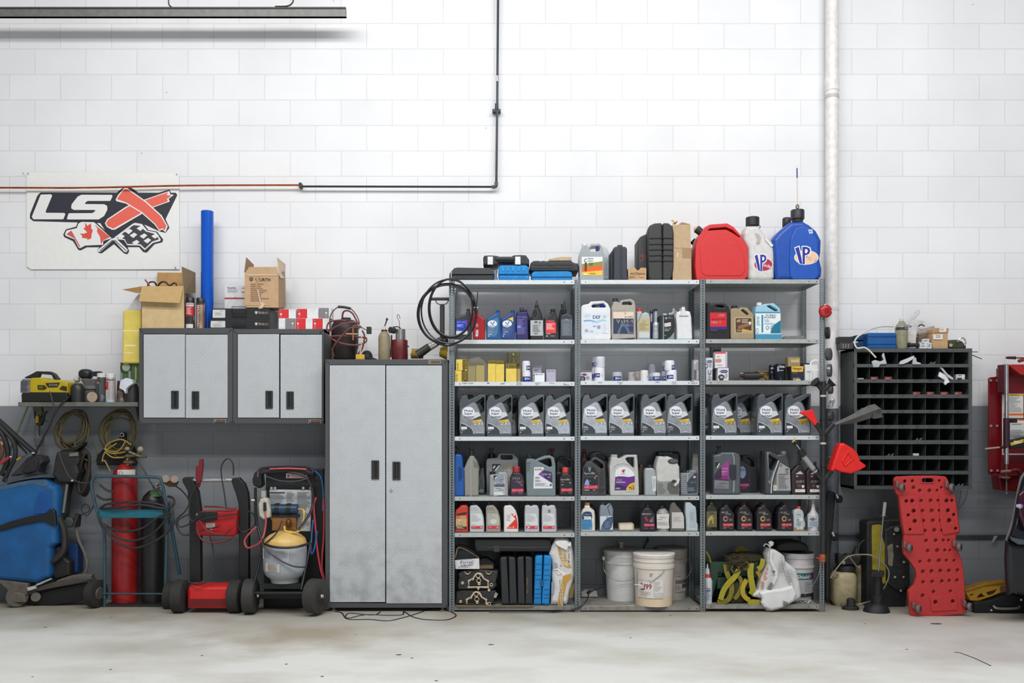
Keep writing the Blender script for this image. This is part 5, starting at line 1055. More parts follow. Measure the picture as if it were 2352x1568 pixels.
#================================================================bay 2,tier 4
JK=(60,60,62)
i=quart('oil_jug','dark grey jug with angular handle and blue peak on its label',vH,(160,536,896),(1,4),[(164,896),(166,800),(180,490),(206,450),(240,395),(280,388),(300,380),(330,332),(380,322),(490,380),(522,430),(530,580),(538,880),(526,896)],JK,None,None,
   [('p',[(200,470),(350,470),(412,560),(412,760),(404,835),(210,832),(196,600)],(26,26,32),10),('p',[(262,475),(312,475),(300,540),(280,540)],(120,130,150)),('t','Specific',204,546,374,592,(228,228,230)),('r',206,615,406,619,(130,130,134)),('e',388,604,14,7,(190,160,140)),('e',368,638,12,9,(190,160,140)),('p',[(210,740),(224,690),(252,645),(276,690),(288,745)],(130,160,210),8),('l',270,680,316,690,1,(190,196,206))]+mband(206,746,414,800)+[('l',212,812,316,836,1,(190,186,190)),('l',336,814,400,832,1,(180,176,180)),('p',[(440,560),(470,500),(500,520),(500,760),(440,760)],(46,46,48),10),('l',420,790,526,870,4,(44,44,46))],dep=.15,holes=[[(330,390),(366,364),(400,372),(484,430),(496,482),(470,500),(380,430)]])
quart('oil_bottle','dark red capped bottle standing behind the dark grey angular jug',vH,(165,272,890),(1,4),[(150,890),(150,460),(160,330),(180,320),(184,250),(236,250),(240,320),(268,340),(270,890)],(70,30,32),(180,200,234,256),(110,34,38),None,Y=-.28)
quart('oil_jug','black jug with loop handle behind the dark grey angular jug',vH,(278,572,890),(1,4),[(272,890),(276,330),(310,270),(380,236),(470,248),(556,300),(572,400),(590,890)],(40,42,46),None,None,[('r',545,620,588,820,(110,116,122)),('p',[(500,400),(585,400),(588,600),(540,600)],(64,44,40))],Y=-.27,holes=[[(390,290),(470,280),(540,320),(550,380),(500,370)]],dep=.1)
i=quart('transmission_fluid_jug','pale grey jug with arched label in purple, white and yellow',vH,(596,1032,900),(1,4),[(606,900),(596,860),(588,470),(604,390),(612,330),(706,330),(722,346),(762,340),(800,316),(846,292),(1004,290,6),(1008,350),(1022,560),(1032,860),(1024,900)],(186,186,184),(604,284,708,334),(178,176,174),
   [('p',[(672,620),(672,560),(690,510),(740,476),(800,466),(850,476),(910,510),(950,560),(966,606),(966,620)],(222,224,226),8),('p',[(642,480),(700,430),(800,414),(900,440),(980,510),(976,522),(896,452),(800,428),(704,442),(650,492)],(160,160,160)),('p',[(674,622),(720,610),(800,612),(880,622),(966,604),(966,816),(662,820)],(98,34,130),4),('p',[(668,740),(740,738),(840,770),(830,818),(662,820)],(52,24,84),4),
    ('p',[(832,816),(850,772),(890,726),(966,698),(966,816)],(222,176,62),6),('p',[(768,530),(790,508),(830,512),(812,530),(812,552),(786,556)],(206,34,84)),('p',[(796,514),(830,512),(812,532)],(110,110,116)),('l',752,570,850,588,1,(170,172,176)),('t','ATF',690,644,782,682,WHT,{'sh':.1}),('l',688,692,886,714,2,(220,206,232)),('t','TYPE',912,744,958,758,(90,70,40)),('t','TLS',874,768,958,806,(40,34,40)),('l',674,784,756,806,2,(220,214,230)),('r',836,820,960,836,(214,210,200))],dep=.16,holes=[[(826,348),(860,326),(958,326),(966,480),(944,480),(860,400)]])
quart('oil_bottle','dark brown bottle in shadow behind the pale arched-label jug',vH,(1034,1112,892),(1,4),[(1010,892),(1010,520),(1034,480),(1040,430),(1096,430),(1104,480),(1112,540),(1112,892)],(58,46,36),(1040,428,1098,484),(70,56,40),[('o',1062,650,30,40,6,(90,66,60)),('l',1034,600,1100,800,6,(76,60,50))],Y=-.33,dep=.07)
i=quart('oil_bottle','silver bottle with black cap in the middle of bay two',vH,(1114,1288,890),(1,4),[(1118,890),(1112,540),(1124,500),(1152,486),(1232,486),(1272,510),(1288,560),(1288,890)],M((164,170,172),.28,.3,noise=.06),(1152,438,1230,492),BLK,[('p',[(1222,610),(1286,604),(1286,834),(1236,836)],(206,208,210)),('l',1236,640,1280,800,10,(150,152,156))],bev=.02)
i=quart('fluid_jug','tall white jug with grimy lower half and dark crest',vH,(1290,1646,892),(1,4),[(1302,892),(1292,700),(1286,480),(1300,400),(1326,316),(1402,314),(1410,326),(1470,312),(1560,350),(1610,410),(1642,470),(1646,640),(1634,880),(1620,892)],M((192,192,188),.5,noise=.08),None,None,
   [('p',[(1294,678),(1400,690),(1520,680),(1500,760),(1640,790),(1632,886),(1304,886)],(138,140,138),6),('p',[(1460,30+40+640),(1520,690),(1560,740),(1640,720),(1628,880),(1500,880),(1450,800)],(92,90,88),8),('p',[(1515,690),(1540,660),(1580,668),(1600,690),(1560,715),(1530,712)],(52,50,50),4),('o',1540,740,30,34,8,(60,58,58)),('o',1580,770,26,26,8,(64,62,60)),('p',[(1590,650),(1640,640),(1636,690),(1580,760),(1550,750),(1600,700)],(206,204,200),6),('l',1310,720,1440,880,7,(112,114,116)),('e',1540,386,78,40,(60,58,58)),('e',1552,376,60,26,(92,88,86))],dep=.15,bev=.024)
i=shelf_item('oil_jug','black jug whose lid looms behind the tall white one','oil jug',vH,(1290,1660,890),(1,4),Y=-.24,dep=.14)
S('body',[(1290,890),(1290,330),(1310,320),(1310,250),(1340,240),(1630,240,20),(1660,300),(1660,420),(1640,890)],.14,M((28,28,30),.4),r=14,bev=.02)
R_('lid_ridge',1320,246,1540,300,.01,M((44,44,46),.4),Y=-.25,r=6)
quart('oil_bottle','silver ribbed bottle with dark diagonal label at the right end of bay two',vH,(1655,1922,888),(1,4),[(1660,888),(1654,600),(1660,560),(1780,556),(1800,516),(1890,516,20),(1916,560),(1924,888)],M((120,126,130),.35,.15,noise=.05),(1672,516,1752,566),BLK,
   [('p',[(1752,690),(1870,560),(1900,560),(1900,860),(1760,870)],(46,58,66),6),('r',1748,570,1768,690,(150,154,156)),('e',1862,622,22,26,(150,60,84)),('r',1846,612,1880,632,(226,220,222)),('t','SPECIAL',1798,676,1886,692,(176,184,190)),('t','5W-30',1800,698,1882,716,(206,210,214)),('l',1764,780,1880,840,4,(130,142,150)),('l',1664,590,1740,860,9,(140,146,150))],dep=.07)
quart('oil_jug','grey jug with dark cap behind the ribbed silver bottle, next to the post',vH,(1838,1926,886),(1,4),[(1700,886),(1700,540),(1830,520),(1838,300),(1850,270),(1925,270),(1930,886)],(150,150,146),(1820,425,1872,480),(34,36,40),None,Y=-.31,dep=.08)
#================================================================bay 2,tier 5
quart('transmission_fluid_bottle','cream bottle with tan cap and blue wave label, leftmost of its shelf',vH,(155,372,1450),(1,5),[(156,1450),(160,1170),(180,1120),(212,1086),(216,1050),(292,1050),(302,1082),(362,1128,10),(372,1200),(372,1450)],(216,210,200),(214,996,294,1052),(178,150,110),
   [('p',[(172,1200),(186,1160),(230,1138),(290,1140),(320,1160),(328,1200),(318,1260),(330,1340),(328,1412),(170,1412)],(58,124,172),8),('p',[(172,1200),(186,1160),(230,1138),(290,1140),(320,1160),(328,1200),(326,1230),(240,1260),(174,1250)],(34,54,92),8),('t','ZF Lifeguard',182,1170,314,1192,(206,216,226)),('t','Fluid',182,1198,240,1216,(206,216,226)),('r',206,1212,310,1258,(216,216,214)),('l',216,1228,300,1242,1,(140,140,140)),('o',304,1390,15,15,4,(180,206,222)),('l',186,1310,310,1322,1,(110,160,196))])
quart('oil_bottle','dark bottle standing behind the cream bottle with tan cap',vH,(200,400,1450),(1,5),[(200,1446),(200,1060),(330,1040),(376,1080),(400,1180),(400,1446)],(42,44,46),(230,985,300,1044),(36,36,38),None,Y=-.33)
quart('oil_bottle','grey-blue bottle with black trimmed handle and glossy dark label',vH,(440,648,1444),(1,5),[(444,1444),(440,1130),(450,1040),(514,1040),(526,1058),(574,1012),(610,1016,10),(630,1060),(648,1120),(642,1200),(640,1444)],(124,134,146),(452,992,520,1042),(86,92,98),
   [('p',[(552,1070),(600,1018),(608,1026),(562,1078),(604,1190),(594,1192)],(40,42,46)),('p',[(446,1210),(640,1206),(638,1412),(446,1412)],(200,208,216),4),('p',[(640,1210),(560,1230),(500,1290),(470,1350),(456,1410),(590,1412),(620,1370),(640,1290)],(62,84,116),6),('r',540,1214,554,1228,(30,50,100)),('t','PENTOSIN',550,1234,624,1248,(120,140,166)),('l',520,1290,610,1390,8,(120,138,164)),('e',486,1388,14,12,(110,124,150))])
i=shelf_item('plastic_dish','small cream oval tub lying on its side','tub',vH,(728,962,1442),(1,5),Y=-.44,dep=.08)
S('tub',[(730,1420,10),(726,1340),(740,1318),(940,1312),(962,1340),(960,1420),(930,1442),(750,1442)],.07,M((186,172,142),.5,noise=.12),r=22,bev=.014)
S('face',[(742,1408),(738,1350),(756,1344),(920,1340),(936,1356),(934,1404),(916,1414),(756,1416)],.008,M((214,206,190),.5,noise=.08),Y=-.4445,r=14,bev=.003)
motul('black bottle with a small red picture on its label, in bay two',vH,1054,1278,1030,1440,(1,5),BLK,[(1056,1440),(1052,1180),(1080,1130),(1118,1080),(1190,1080),(1230,1120),(1276,1190),(1278,1440)],
   [('p',[(1080,1150),(1190,1120),(1262,1200),(1262,1420),(1072,1420)],(34,28,38),10),('t','MULTI DCTF',1080,1164,1210,1190,(224,222,226),{'sh':.2}),('p',[(1108,1230),(1140,1200),(1154,1240),(1174,1290),(1140,1286)],(150,40,52)),('p',[(1190,1260),(1246,1210),(1250,1300),(1200,1300)],(92,88,104)),('l',1190,1270,1246,1300,3,(150,146,160))]+mband(1106,1322,1262,1360)+[('l',1110,1386,1180,1398,1,(220,80,120)),('l',1200,1386,1256,1398,1,(150,140,150))],cap=(1124,1022,1192,1086))
i=shelf_item('oil_bottle','round-shouldered dusty bottle with torn white label','bottle',vH,(1290,1490,1438),(1,5),Y=-.45,dep=.08)
L_('body',1386,[(1085,34),(1100,50),(1140,84),(1175,96),(1430,94),(1438,90)],M((150,148,146),.4,noise=.1),hd=.045);i.cap('cap',1330,1036,1418,1090,M(BLK,.4))
B([('p',[(1296,1180),(1484,1172),(1478,1300),(1486,1392),(1420,1400),(1300,1390)],(206,202,200),6),('t','SMALL',1340,1218,1440,1236,(110,108,112)),('l',1304,1256,1400,1272,1,(110,108,112)),('l',1304,1296,1470,1350,5,(160,156,156))],Y=-.4555)
febi2=[(1498,1434),(1490,1140),(1504,1040),(1526,1000),(1576,1000),(1594,1040),(1660,1110),(1700,1210),(1718,1330),(1714,1434)]
quart('oil_bottle','taupe curved bottle with plain pale label, between two white ones',vH,(1492,1716,1434),(1,5),febi2,(96,92,90),(1526,985,1574,1024),(90,88,86),[('p',[(1524,1152),(1680,1150),(1704,1220),(1708,1392),(1524,1390)],(196,192,190),4),('l',1540,1180,1600,1194,1,(140,138,138)),('l',1540,1220,1690,1300,6,(164,160,160))])
quart('oil_bottle','pale blue-white bottle at the right end of its shelf in bay two',vH,(1724,1922,1428),(1,5),[(1740,1428),(1736,1250),(1726,1150),(1726,995),(1802,995,8),(1840,1040),(1886,1070),(1896,1130),(1904,1300),(1922,1340),(1920,1428)],(180,190,196),(1738,975,1788,1000),BLK,[('p',[(1790,1140),(1820,1090),(1880,1110),(1886,1380),(1790,1380)],(168,180,188),10),('l',1794,1150,1870,1280,7,(140,152,164)),('l',1780,1396,1900,1408,1,(226,230,232))])
#================================================================bay 2,bottom shelf:buckets
Z2=TZ(1,6)
def bucket(label,cx,rim,bot,ytop,ybot,Yc,c,els=None,lidc=None,bail=None,cls=3,ribs=True,trans=None):
 i=It('bucket',label,'bucket',vK,Yc,(cx-bot,cx+bot,ybot),z=Z2,dep=0)
 h=ybot-ytop
 secs=[(ytop,rim*.97),(ytop+4,rim),(ytop+h*.055,rim),(ytop+h*.06,rim*.965),(ytop+h*.11,rim*.96),(ytop+h*.115,rim*.985),(ytop+h*.135,rim*.985),(ytop+h*.14,rim*.955),(ytop+h*.19,rim*.95),(ytop+h*.195,rim*.99),(ytop+h*.25,rim*.99),(ytop+h*.262,rim*.945),(ytop+h*.5,rim*.945*.5+bot*.5),(ybot-10,bot),(ybot-3,bot*.985),(ybot,bot*.95)]
 i.loft('body',cx,secs,c,Yc,sides=40)
 lx=i.s1(rim,Yc)
 i.loft('lid',cx,[(ytop-12,rim*.86),(ytop-8,rim*.97),(ytop-6,rim*1.0),(ytop+10,rim*1.02),(ytop+16,rim*1.02)],lidc or c,Yc,sides=40)
 if els:i.label(els,wrap=(cx,(rim*.945+bot)/2*1.02,i.s1((rim*.945+bot)/2*1.02,Yc),2,Yc))
 if bail:i.tube('bail_handle',[(x,y,Yc-i.s1(k*bot,Yc)) for x,y,k in bail],.0028,M((150,150,150),.35,.6))
 return i
BW=M((206,206,204),.45,noise=.06)
i=bucket('white bucket with a grey lid and pouring spout, behind on the left',858,318,255,352,1240,-.165,BW,None,M((150,144,140),.5),[(540,560,.6),(560,720,1.1),(680,830,1.25),(800,885,1.3),(970,872,1.3),(1030,840,1.25),(1120,740,1.1),(1170,560,.6)])
L_('spout',836,[(240,44),(275,40),(285,30),(345,34)],M((160,152,146),.45),-.165);U('spout_ring',[(790,240,-.26),(820,206,-.24),(870,210,-.24),(882,240,-.26)],.0025,M((120,112,108),.5))
L_('handle_lug',545,[(480,20),(485,24),(540,22)],BW,-.24)
for k in (0,):
 pass
i=bucket('cream bucket half full of pale liquid standing in front, marked I99',1366,338,294,418,1322,-.368,M((218,210,200),.4,noise=.04),[('r',1084,810,1472,1108,(222,218,212)),('t','ILGED CORP',1090,822,1272,846,(140,132,124)),('p',[(1120,880),(1134,862),(1150,890),(1140,930),(1122,920)],(170,120,110)),('t','I99',1166,884,1280,968,(150,36,70)),('e',1148,976,30,12,(140,60,50)),('r',1310,836,1316,1090,(196,190,184)),('l',1322,840,1452,1000,8,(196,192,188)),('r',1326,1020,1470,1090,(200,198,196)),('l',1120,1010,1280,1090,5,(196,186,176)),('l',1250,710,1310,770,3,(150,146,142)),('r',1074,690,1078,970,(50,62,84))],M((226,224,220),.4),[(1606,600,.85),(1560,680,1.0),(1490,770,1.08),(1380,860,1.1),(1290,910,1.1)])
L_('liquid_band',1366,[(1088,302),(1300,296)],M((226,204,176),.4,noise=.04),-.368,sides=40);U('bail_grip',[(1052,944,-.46),(1110,946,-.495),(1178,956,-.515)],.005,M((224,222,218),.4))
i=bucket('shadowed white bucket at the back right of the bucket shelf',1664,250,215,330,1212,-.13,M((170,162,156),.5,noise=.08),[('r',1684,732,1874,1020,(176,168,164)),('t','CORP',1688,764,1766,786,(90,82,80)),('r',1684,830,1874,890,(110,98,94)),('r',1790,900,1870,964,(80,74,72)),('l',1690,910,1770,1000,6,(140,134,130))],M((130,122,116),.5),[(1930,520,.3),(1975,620,.5),(1975,720,.6),(1920,810,.8),(1850,850,.9)])
i=It('flat_cardboard','flattened pale cardboard lying beside the buckets','cardboard',vK,-.45,(170,1060,1300),z=Z2,dep=.3)
i.sheet('sheet',[(175,1298,-.46),(600,1298,-.462),(1040,1300,-.455),(1040,1300,-.42),(560,1300,-.15),(175,1300,-.1)],M((184,178,162),.8,noise=.12),.003)
i=It('paper_rag','crumpled grey-white paper rag in the back left corner','rag',vK,-.14,(175,455,1165),z=Z2+.004,dep=.08)
S('rag',[(180,1168),(170,1070),(230,1036),(320,1034),(430,1044),(452,1130),(440,1166)],.07,M((170,170,166),.7,bump=1.0,scale=16),r=10,bev=.02)
i=It('power_cord','black cord running across the bottom of bays one and two','cord',vK,-.47,(-1350,560,1400),z=0,dep=.0)
U('cord',[(-1330,1404,-.50),(-1000,1400,-.505),(-500,1392,-.505),(-120,1380,-.50),(40,1352,-.49),(180,1290,-.478),(270,1200,-.44),(300,1100,-.35),(360,1046,-.30),(450,1010,-.26),(556,966,-.22)],.0045,M((26,26,28),.5))
U('plug',[(286,1075,-.36),(330,1050,-.32)],.012,M((30,30,32),.5))
i=It('hanging_strap','short black strap dangling from the shelf above the buckets','strap',vK,-.10,(1190,1290,350),dep=.02)
U('strap',[(1262,160,-.10),(1268,215,-.10),(1238,270,-.10),(1196,345,-.10)],.006,M((20,20,22),.6));i.blob('knot',1266,222,24,22,.012,M((20,20,22),.6),Yc=-.10)
#================================================================bay 3,tier 4
i=quart('oil_jug','slate jug with magenta label and side grip, black pump on its cap',vI,(315,730,878),(2,4),[(318,878),(314,320),(330,290),(420,275),(440,250),(640,248,30),(712,280,30),(730,340),(728,860,20),(716,878)],M((82,88,94),.35,.1,noise=.05),None,None,
   [('p',[(548,350),(548,800),(330,800),(330,590),(470,430)],(70,44,84),4),('p',[(440,460),(548,352),(548,650),(440,650)],(150,52,130)),('p',[(342,400),(426,400),(345,488)],(34,34,40)),('p',[(366,480),(404,412),(414,416),(376,490)],WHT),('p',[(330,590),(400,500),(440,500),(440,640),(330,650)],(54,36,58)),('t','LIQUI',444,484,526,512,(232,224,234)),('t','MOLY',444,526,526,556,(232,224,234)),('l',440,574,530,586,1,(200,150,190)),('t','SAE 0W-20',346,606,528,634,(140,60,120)),('p',[(330,666),(548,680),(548,800),(330,796)],(120,120,126)),('t','MOTOR OIL',406,708,522,726,(50,46,54)),('l',346,740,520,790,4,(100,98,106)),
    ('p',[(556,440),(650,436),(660,470),(660,640),(630,670),(580,660),(556,610)],(42,42,52),12),('p',[(580,260),(606,270),(632,330),(632,436),(620,436),(616,330),(596,280)],(150,156,162)),('p',[(614,672),(632,672),(632,830),(606,866)],(140,146,152))],dep=.15,bev=.02)
i.cap('cap',344,236,428,292,M(BLK,.4));L_('pump_top',396,[(156,40),(172,36),(186,22),(240,24)],M((44,44,48),.4))
i=quart('oil_jug','black jug with angular loop handle behind the magenta-labelled jug',vI,(700,975,868),(2,4),[(660,868),(660,420),(730,380),(770,296),(860,294),(970,380),(972,540),(976,868)],(46,44,48),None,None,
   [('p',[(704,470),(800,450),(850,560),(850,800),(704,800)],(40,28,48),6),('e',752,550,52,92,(132,150,186)),('t','00',718,500,790,530,(170,180,206)),('r',704,720,852,764,(190,40,110)),('t','OTUL',730,728,846,756,(226,216,226)),('l',740,776,848,800,2,(150,80,120)),('l',870,740,966,850,5,(34,34,36)),('p',[(880,560),(950,520),(952,720),(880,720)],(30,30,33),8)],Y=-.27,holes=[[(760,370),(790,330),(850,328),(930,390),(936,470),(900,470)]],dep=.12)
i=quart('oil_jug','dark silver-edged jug with pale metallic label and mirrored handle',vI,(1095,1482,876),(2,4),[(1098,876),(1094,260),(1104,240),(1180,236),(1290,290),(1320,276),(1410,276),(1440,320),(1470,440),(1484,860),(1474,876)],(64,68,72),(1322,230,1410,286),M((150,152,152),.35,.3),
   [('p',[(1318,404),(1464,490),(1478,826),(1212,826),(1218,740),(1268,560)],(156,156,156),4),('p',[(1268,560),(1262,824),(1212,824),(1218,740)],(120,108,92)),('p',[(1286,372),(1306,376),(1236,560),(1200,700),(1192,866),(1172,866),(1184,690),(1222,550)],(178,182,184),4),('p',[(1126,244),(1140,244),(1140,660),(1160,700),(1216,540),(1220,548),(1160,730),(1140,680)],(150,156,160)),('r',1216,744,1264,824,(206,206,206)),('l',1220,760,1256,810,3,(120,120,120)),('t','HM',1394,494,1446,520,(60,60,64)),('l',1396,530,1450,570,2,(96,96,100)),('r',1292,576,1444,584,(60,60,64)),('l',1316,430,1350,470,3,(90,90,92)),('l',1292,600,1450,800,11,(130,130,132))],dep=.16,holes=[[(1150,300),(1168,296),(1286,368),(1210,524),(1164,500)]])
def toy(label,dx):
 i=quart('oil_bottle',label,vI,(1490+dx,1708+dx,874),(2,4),[(1494+dx,874),(1488+dx,560),(1510+dx,520),(1590+dx,440),(1640+dx,440),(1690+dx,520),(1708+dx,570),(1704+dx,874)],(52,42,48),(1598+dx,390,1640+dx,446),BLK,
   [('p',[(1536+dx,590),(1620+dx,520),(1690+dx,590),(1694+dx,800),(1536+dx,800)],(48,26,32)),('p',[(1548+dx,578),(1620+dx,530),(1668+dx,578)],(206,204,210)),('e',1572+dx,610,16,10,(190,180,190)),('l',1594+dx,604,1676+dx,618,1,(130,60,70)),('t','SAE 0W-16',1560+dx,672,1676+dx,694,(226,224,226)),('l',1550+dx,702,1684+dx,712,1,(170,160,166)),('e',1600+dx,752,34,26,(92,66,48)),('p',[(1640+dx,744),(1680+dx,744),(1680+dx,772),(1660+dx,790),(1640+dx,772)],(210,210,210),4),('r',1543+dx,804,1692+dx,848,(214,212,212)),('l',1570+dx,818,1660+dx,832,1,(150,148,150))],dep=.07)
 return i
toy('dark maroon bottle marked SAE 0W-16, left of the pair',0);toy('dark maroon bottle marked SAE 0W-16, half behind the black rack pipe',222)
#================================================================bay 3,tier 5
quart('gear_oil_bottle','dark olive bottle with a gold picture label at the left end',vI,(206,380,1424),(2,5),[(206,1424),(204,1110),(226,1070),(258,1040),(262,1000),(316,1000),(322,1040),(364,1075),(380,1120),(380,1424)],(44,42,34),(240,966,320,1006),(32,32,30),
   [('r',212,1136,368,1372,(96,90,58)),('p',[(232,1330),(236,1250),(262,1216),(304,1190),(312,1240),(290,1260),(256,1290),(250,1345)],(178,152,84)),('p',[(296,1250),(320,1240),(318,1320),(302,1330)],(170,146,84)),('l',310,1220,362,1250,3,(140,128,84)),('r',266,1158,320,1178,(56,52,36))])
def mgear(label,dx,l1,l2,c,behind=None):
 i=motul(label,vI,405+dx,636+dx,1015,1424,(2,5),BLK if behind is None else (96,50,44),[(406+dx,1424),(404+dx,1170),(430+dx,1090),(470+dx,1070),(486+dx,1040),(534+dx,1040),(560+dx,1080),(610+dx,1140),(636+dx,1180),(636+dx,1424)],
   [('p',[(430+dx,1130),(560+dx,1110),(622+dx,1180),(622+dx,1410),(430+dx,1410)],(26,24,26),8),('t',l1,440+dx,1138,540+dx,1166,(216,214,216),{'sh':.3}),('t',l2,496+dx,1166,578+dx,1190,(216,214,216),{'sh':.3}),('o',498+dx,1248,36,42,18,c),('e',530+dx,1246,12,34,tuple(v*.6 for v in c)),('l',556+dx,1248,610+dx,1284,4,(150,130,130))]+mband(460+dx,1316,614+dx,1356)+[('l',462+dx,1364,566+dx,1378,1,(200,100,60)),('l',464+dx,1384,520+dx,1394,1,(220,210,210)),('l',550+dx,1384,606+dx,1394,1,(140,120,120))],cap=(484+dx,1014,532+dx,1048))
 return i
mgear('black gear oil bottle with pinkish gear picture and grey cap',0,'MOTYL','GEAR',(176,120,116))
mgear('black gear oil bottle with gold gear picture, third from the left',274,'GEAR','300',(190,148,90),1)
mgear('black gear oil bottle with gold gear picture, in the middle of bay three',560,'GEAR','300 LS',(190,150,96),1)
mgear('black gear oil bottle with gold gear picture, beside the red-capped clear bottle',880,'GEAR','Comp',(180,140,84),1)
for k,(x,lab) in enumerate(((610,'dark bottle standing behind the two left gear oil bottles'),(725,'dark red capped bottle in shadow behind the second gear oil bottle'),(930,'dark bottle hidden behind the middle gear oil bottle'),(1236,'dark bottle hidden behind the rightmost gear oil bottle'))):
 quart('gear_oil_bottle',lab,vI,(x,x+200,1424),(2,5),[(x,1420),(x,1170),(x+40,1080),(x+70,1040),(x+130,1040),(x+170,1100),(x+205,1180),(x+205,1420)],(38,34,36),(x+72,1000,x+128,1046),(80,36,40) if k==1 else (50,40,40),None,Y=-.33,dep=.07)
i=quart('fluid_bottle','translucent bottle with tan fluid and bright red cap',vI,(1520,1700,1430),(2,5),[(1526,1430),(1520,1180),(1530,1130),(1576,1100),(1622,1100),(1664,1130),(1680,1180),(1682,1250),(1704,1320),(1700,1380),(1680,1384),(1680,1430)],(176,184,186),None,None,[('r',1526,1378,1678,1428,(146,128,96)),('l',1570,1180,1640,1200,1,(110,116,130)),('r',1600,1236,1654,1280,(206,210,212)),('l',1566,1250,1640,1360,8,(150,158,164)),('r',1568,1366,1656,1404,(216,216,216)),('l',1576,1374,1646,1396,2,(80,84,90))],dep=.06)
i.cap('cap',1572,1062,1626,1104,M((216,52,40),.4))
i=shelf_item('additive_bottle','white bottle with long cone neck and pale blue label, behind the rack pipe','bottle',vI,(1726,1908,1426),(2,5),dep=.08)
AW=M((196,194,192),.4,noise=.08)
L_('body',1816,[(962,16),(1040,24),(1110,32),(1150,52),(1180,84),(1195,90),(1240,90),(1420,88),(1426,84)],AW,hd=.042)
B([('p',[(1738,1210),(1894,1210),(1894,1372),(1738,1372)],(176,190,200)),('e',1810,1254,50,20,(120,60,80)),('t','LUCAS',1774,1244,1846,1264,(226,226,230)),('l',1756,1286,1890,1366,5,(110,140,164))],Y=YI-.0005)
i=shelf_item('additive_bottle','second white cone-necked bottle standing behind the labelled one','bottle',vI,(1690,1810,1426),(2,5),Y=-.33,dep=.08)
L_('body',1762,[(960,20),(1040,26),(1110,34),(1160,60),(1190,84),(1420,86)],M((160,152,144),.45,noise=.08),hd=.042)
#================================================================bay 3,bottom shelf
Z3=TZ(2,6)
i=It('squeeze_bottle','white squeeze bottle with red collar and pointed nozzle beside the post','bottle',vL,-.45,(142,258,1254),z=Z3,dep=.08)
L_('body',186,[(826,48),(870,68),(900,72),(1240,64),(1254,58)],M((200,202,208),.4,noise=.05),hd=.035);L_('collar',182,[(765,38),(826,46)],M((206,66,50),.45));L_('neck',178,[(680,30),(765,38)],M((206,206,206),.45));L_('nozzle',178,[(600,5),(612,9),(680,16)],M((206,206,206),.4))
B([('t','Super',150,990,226,1024,(40,60,140),{'sl':.1}),('p',[(150,1040),(232,1030),(228,1044),(170,1062)],(40,60,140)),('l',150,1090,240,1200,5,(120,130,160))],Y=-.4505)
i=It('milk_crate','dark green plastic crate half buried under yellow straps','crate',vL,-.39,(215,1010,1262),z=Z3,dep=.3)
GC=M((34,62,46),.55,noise=.1);hs=[]
for r_ in range(6):
 hs.append([(345,735+r_*12-12*0),(400,735+r_*12),(400,741+r_*12),(345,741+r_*12)]) if r_<5 else None
lat=[[(345+a,830+b),(395+a,830+b),(395+a,880+b),(345+a,880+b)] for a in (0,60,120,400,460,520,580) for b in (0,60,120)]
S('front_wall',[(232,1260),(220,600),(250,570),(1000,570),(1010,600),(990,1260)],.012,GC,[h for h in hs if h]+lat,r=8,bev=.002)
i.box('left_wall',222,600,232,1262,-.38,-.12,GC);i.box('right_wall',990,600,1000,1262,-.38,-.12,GC);i.box('back_wall',222,600,1000,1262,-.13,-.12,GC);i.box('bottom',232,1240,990,1262,-.38,-.12,GC)
i=It('tow_strap','tangle of wide yellow-green tow straps spilling out of the green crate','strap',vL,-.44,(320,1050,1275),z=Z3,dep=.1)
YS_=M((158,148,32),.6,noise=.14,scale=70);YS2=M((118,110,26),.65,noise=.15,scale=70)
i.band('webbing',[(470,590,-.43),(500,760,-.44),(560,900,-.445),(570,1060,-.45),(500,1200,-.452),(340,1232,-.455)],.036,.004,YS2)
i.band('webbing',[(690,700,-.45),(620,820,-.455),(520,920,-.46),(440,1040,-.46),(400,1160,-.462),(390,1190,-.462)],.040,.004,YS_)
i.band('webbing',[(890,590,-.45),(880,750,-.455),(900,900,-.458),(920,1030,-.458),(890,1100,-.455)],.044,.004,YS_)
i.band('webbing',[(820,860,-.444),(760,980,-.449),(760,1090,-.452),(820,1170,-.456),(870,1190,-.458)],.034,.004,M((176,150,36),.6,noise=.1))
i.band('webbing',[(840,1228,-.462),(930,1232,-.464),(1030,1240,-.464)],.044,.004,YS_)
i.band('webbing',[(690,800,-.436),(740,930,-.44),(690,1080,-.442),(620,1180,-.445)],.03,.004,YS2)
i.band('webbing',[(640,400,-.30),(720,345,-.28),(820,400,-.28)],.035,.004,YS2);i.band('webbing',[(1090,520,-.42),(1060,640,-.43),(1000,690,-.435)],.036,.004,YS_)
i.band('webbing',[(990,720,-.44),(1040,800,-.44),(1060,860,-.44)],.03,.004,M((150,124,40),.6))
i.blob('dark_webbing_heap',640,1080,190,190,.025,M((48,44,22),.8,bump=.8),Yc=-.418,amp=.06)
U('crate_side_loop',[(150,400,-.44),(200,480,-.44),(230,580,-.43)],.008,YS2)
i=It('rope_tangle','knotted dark brown bundle of cords lying on top of the straps','rope',vL,-.40,(390,1160,700),z=Z3+.153,dep=.2)
rr=random.Random(3);RB=M((58,48,28),.85,noise=.2)
i.blob('bundle_core',800,520,380,115,.10,M((40,36,20),.85,bump=1,scale=30),Yc=-.30,amp=.05)
i.tubes('cord',[[(rr.uniform(440,980),rr.uniform(430,600),-.43),(rr.uniform(500,900),rr.uniform(450,680),-.445),(rr.uniform(480,900),rr.uniform(480,730),-.45),(rr.uniform(440,980),rr.uniform(440,640),-.435)] for _ in range(26)],.0035,RB)['kind']='stuff'
i.tubes('cord_loop',[[(590,640,-.452),(570,700,-.456),(620,745,-.456),(690,700,-.455),(680,640,-.45)],[(800,560,-.45),(850,620,-.455),(820,690,-.455),(760,690,-.452)]],.006,M((92,80,48),.8))['kind']='stuff'
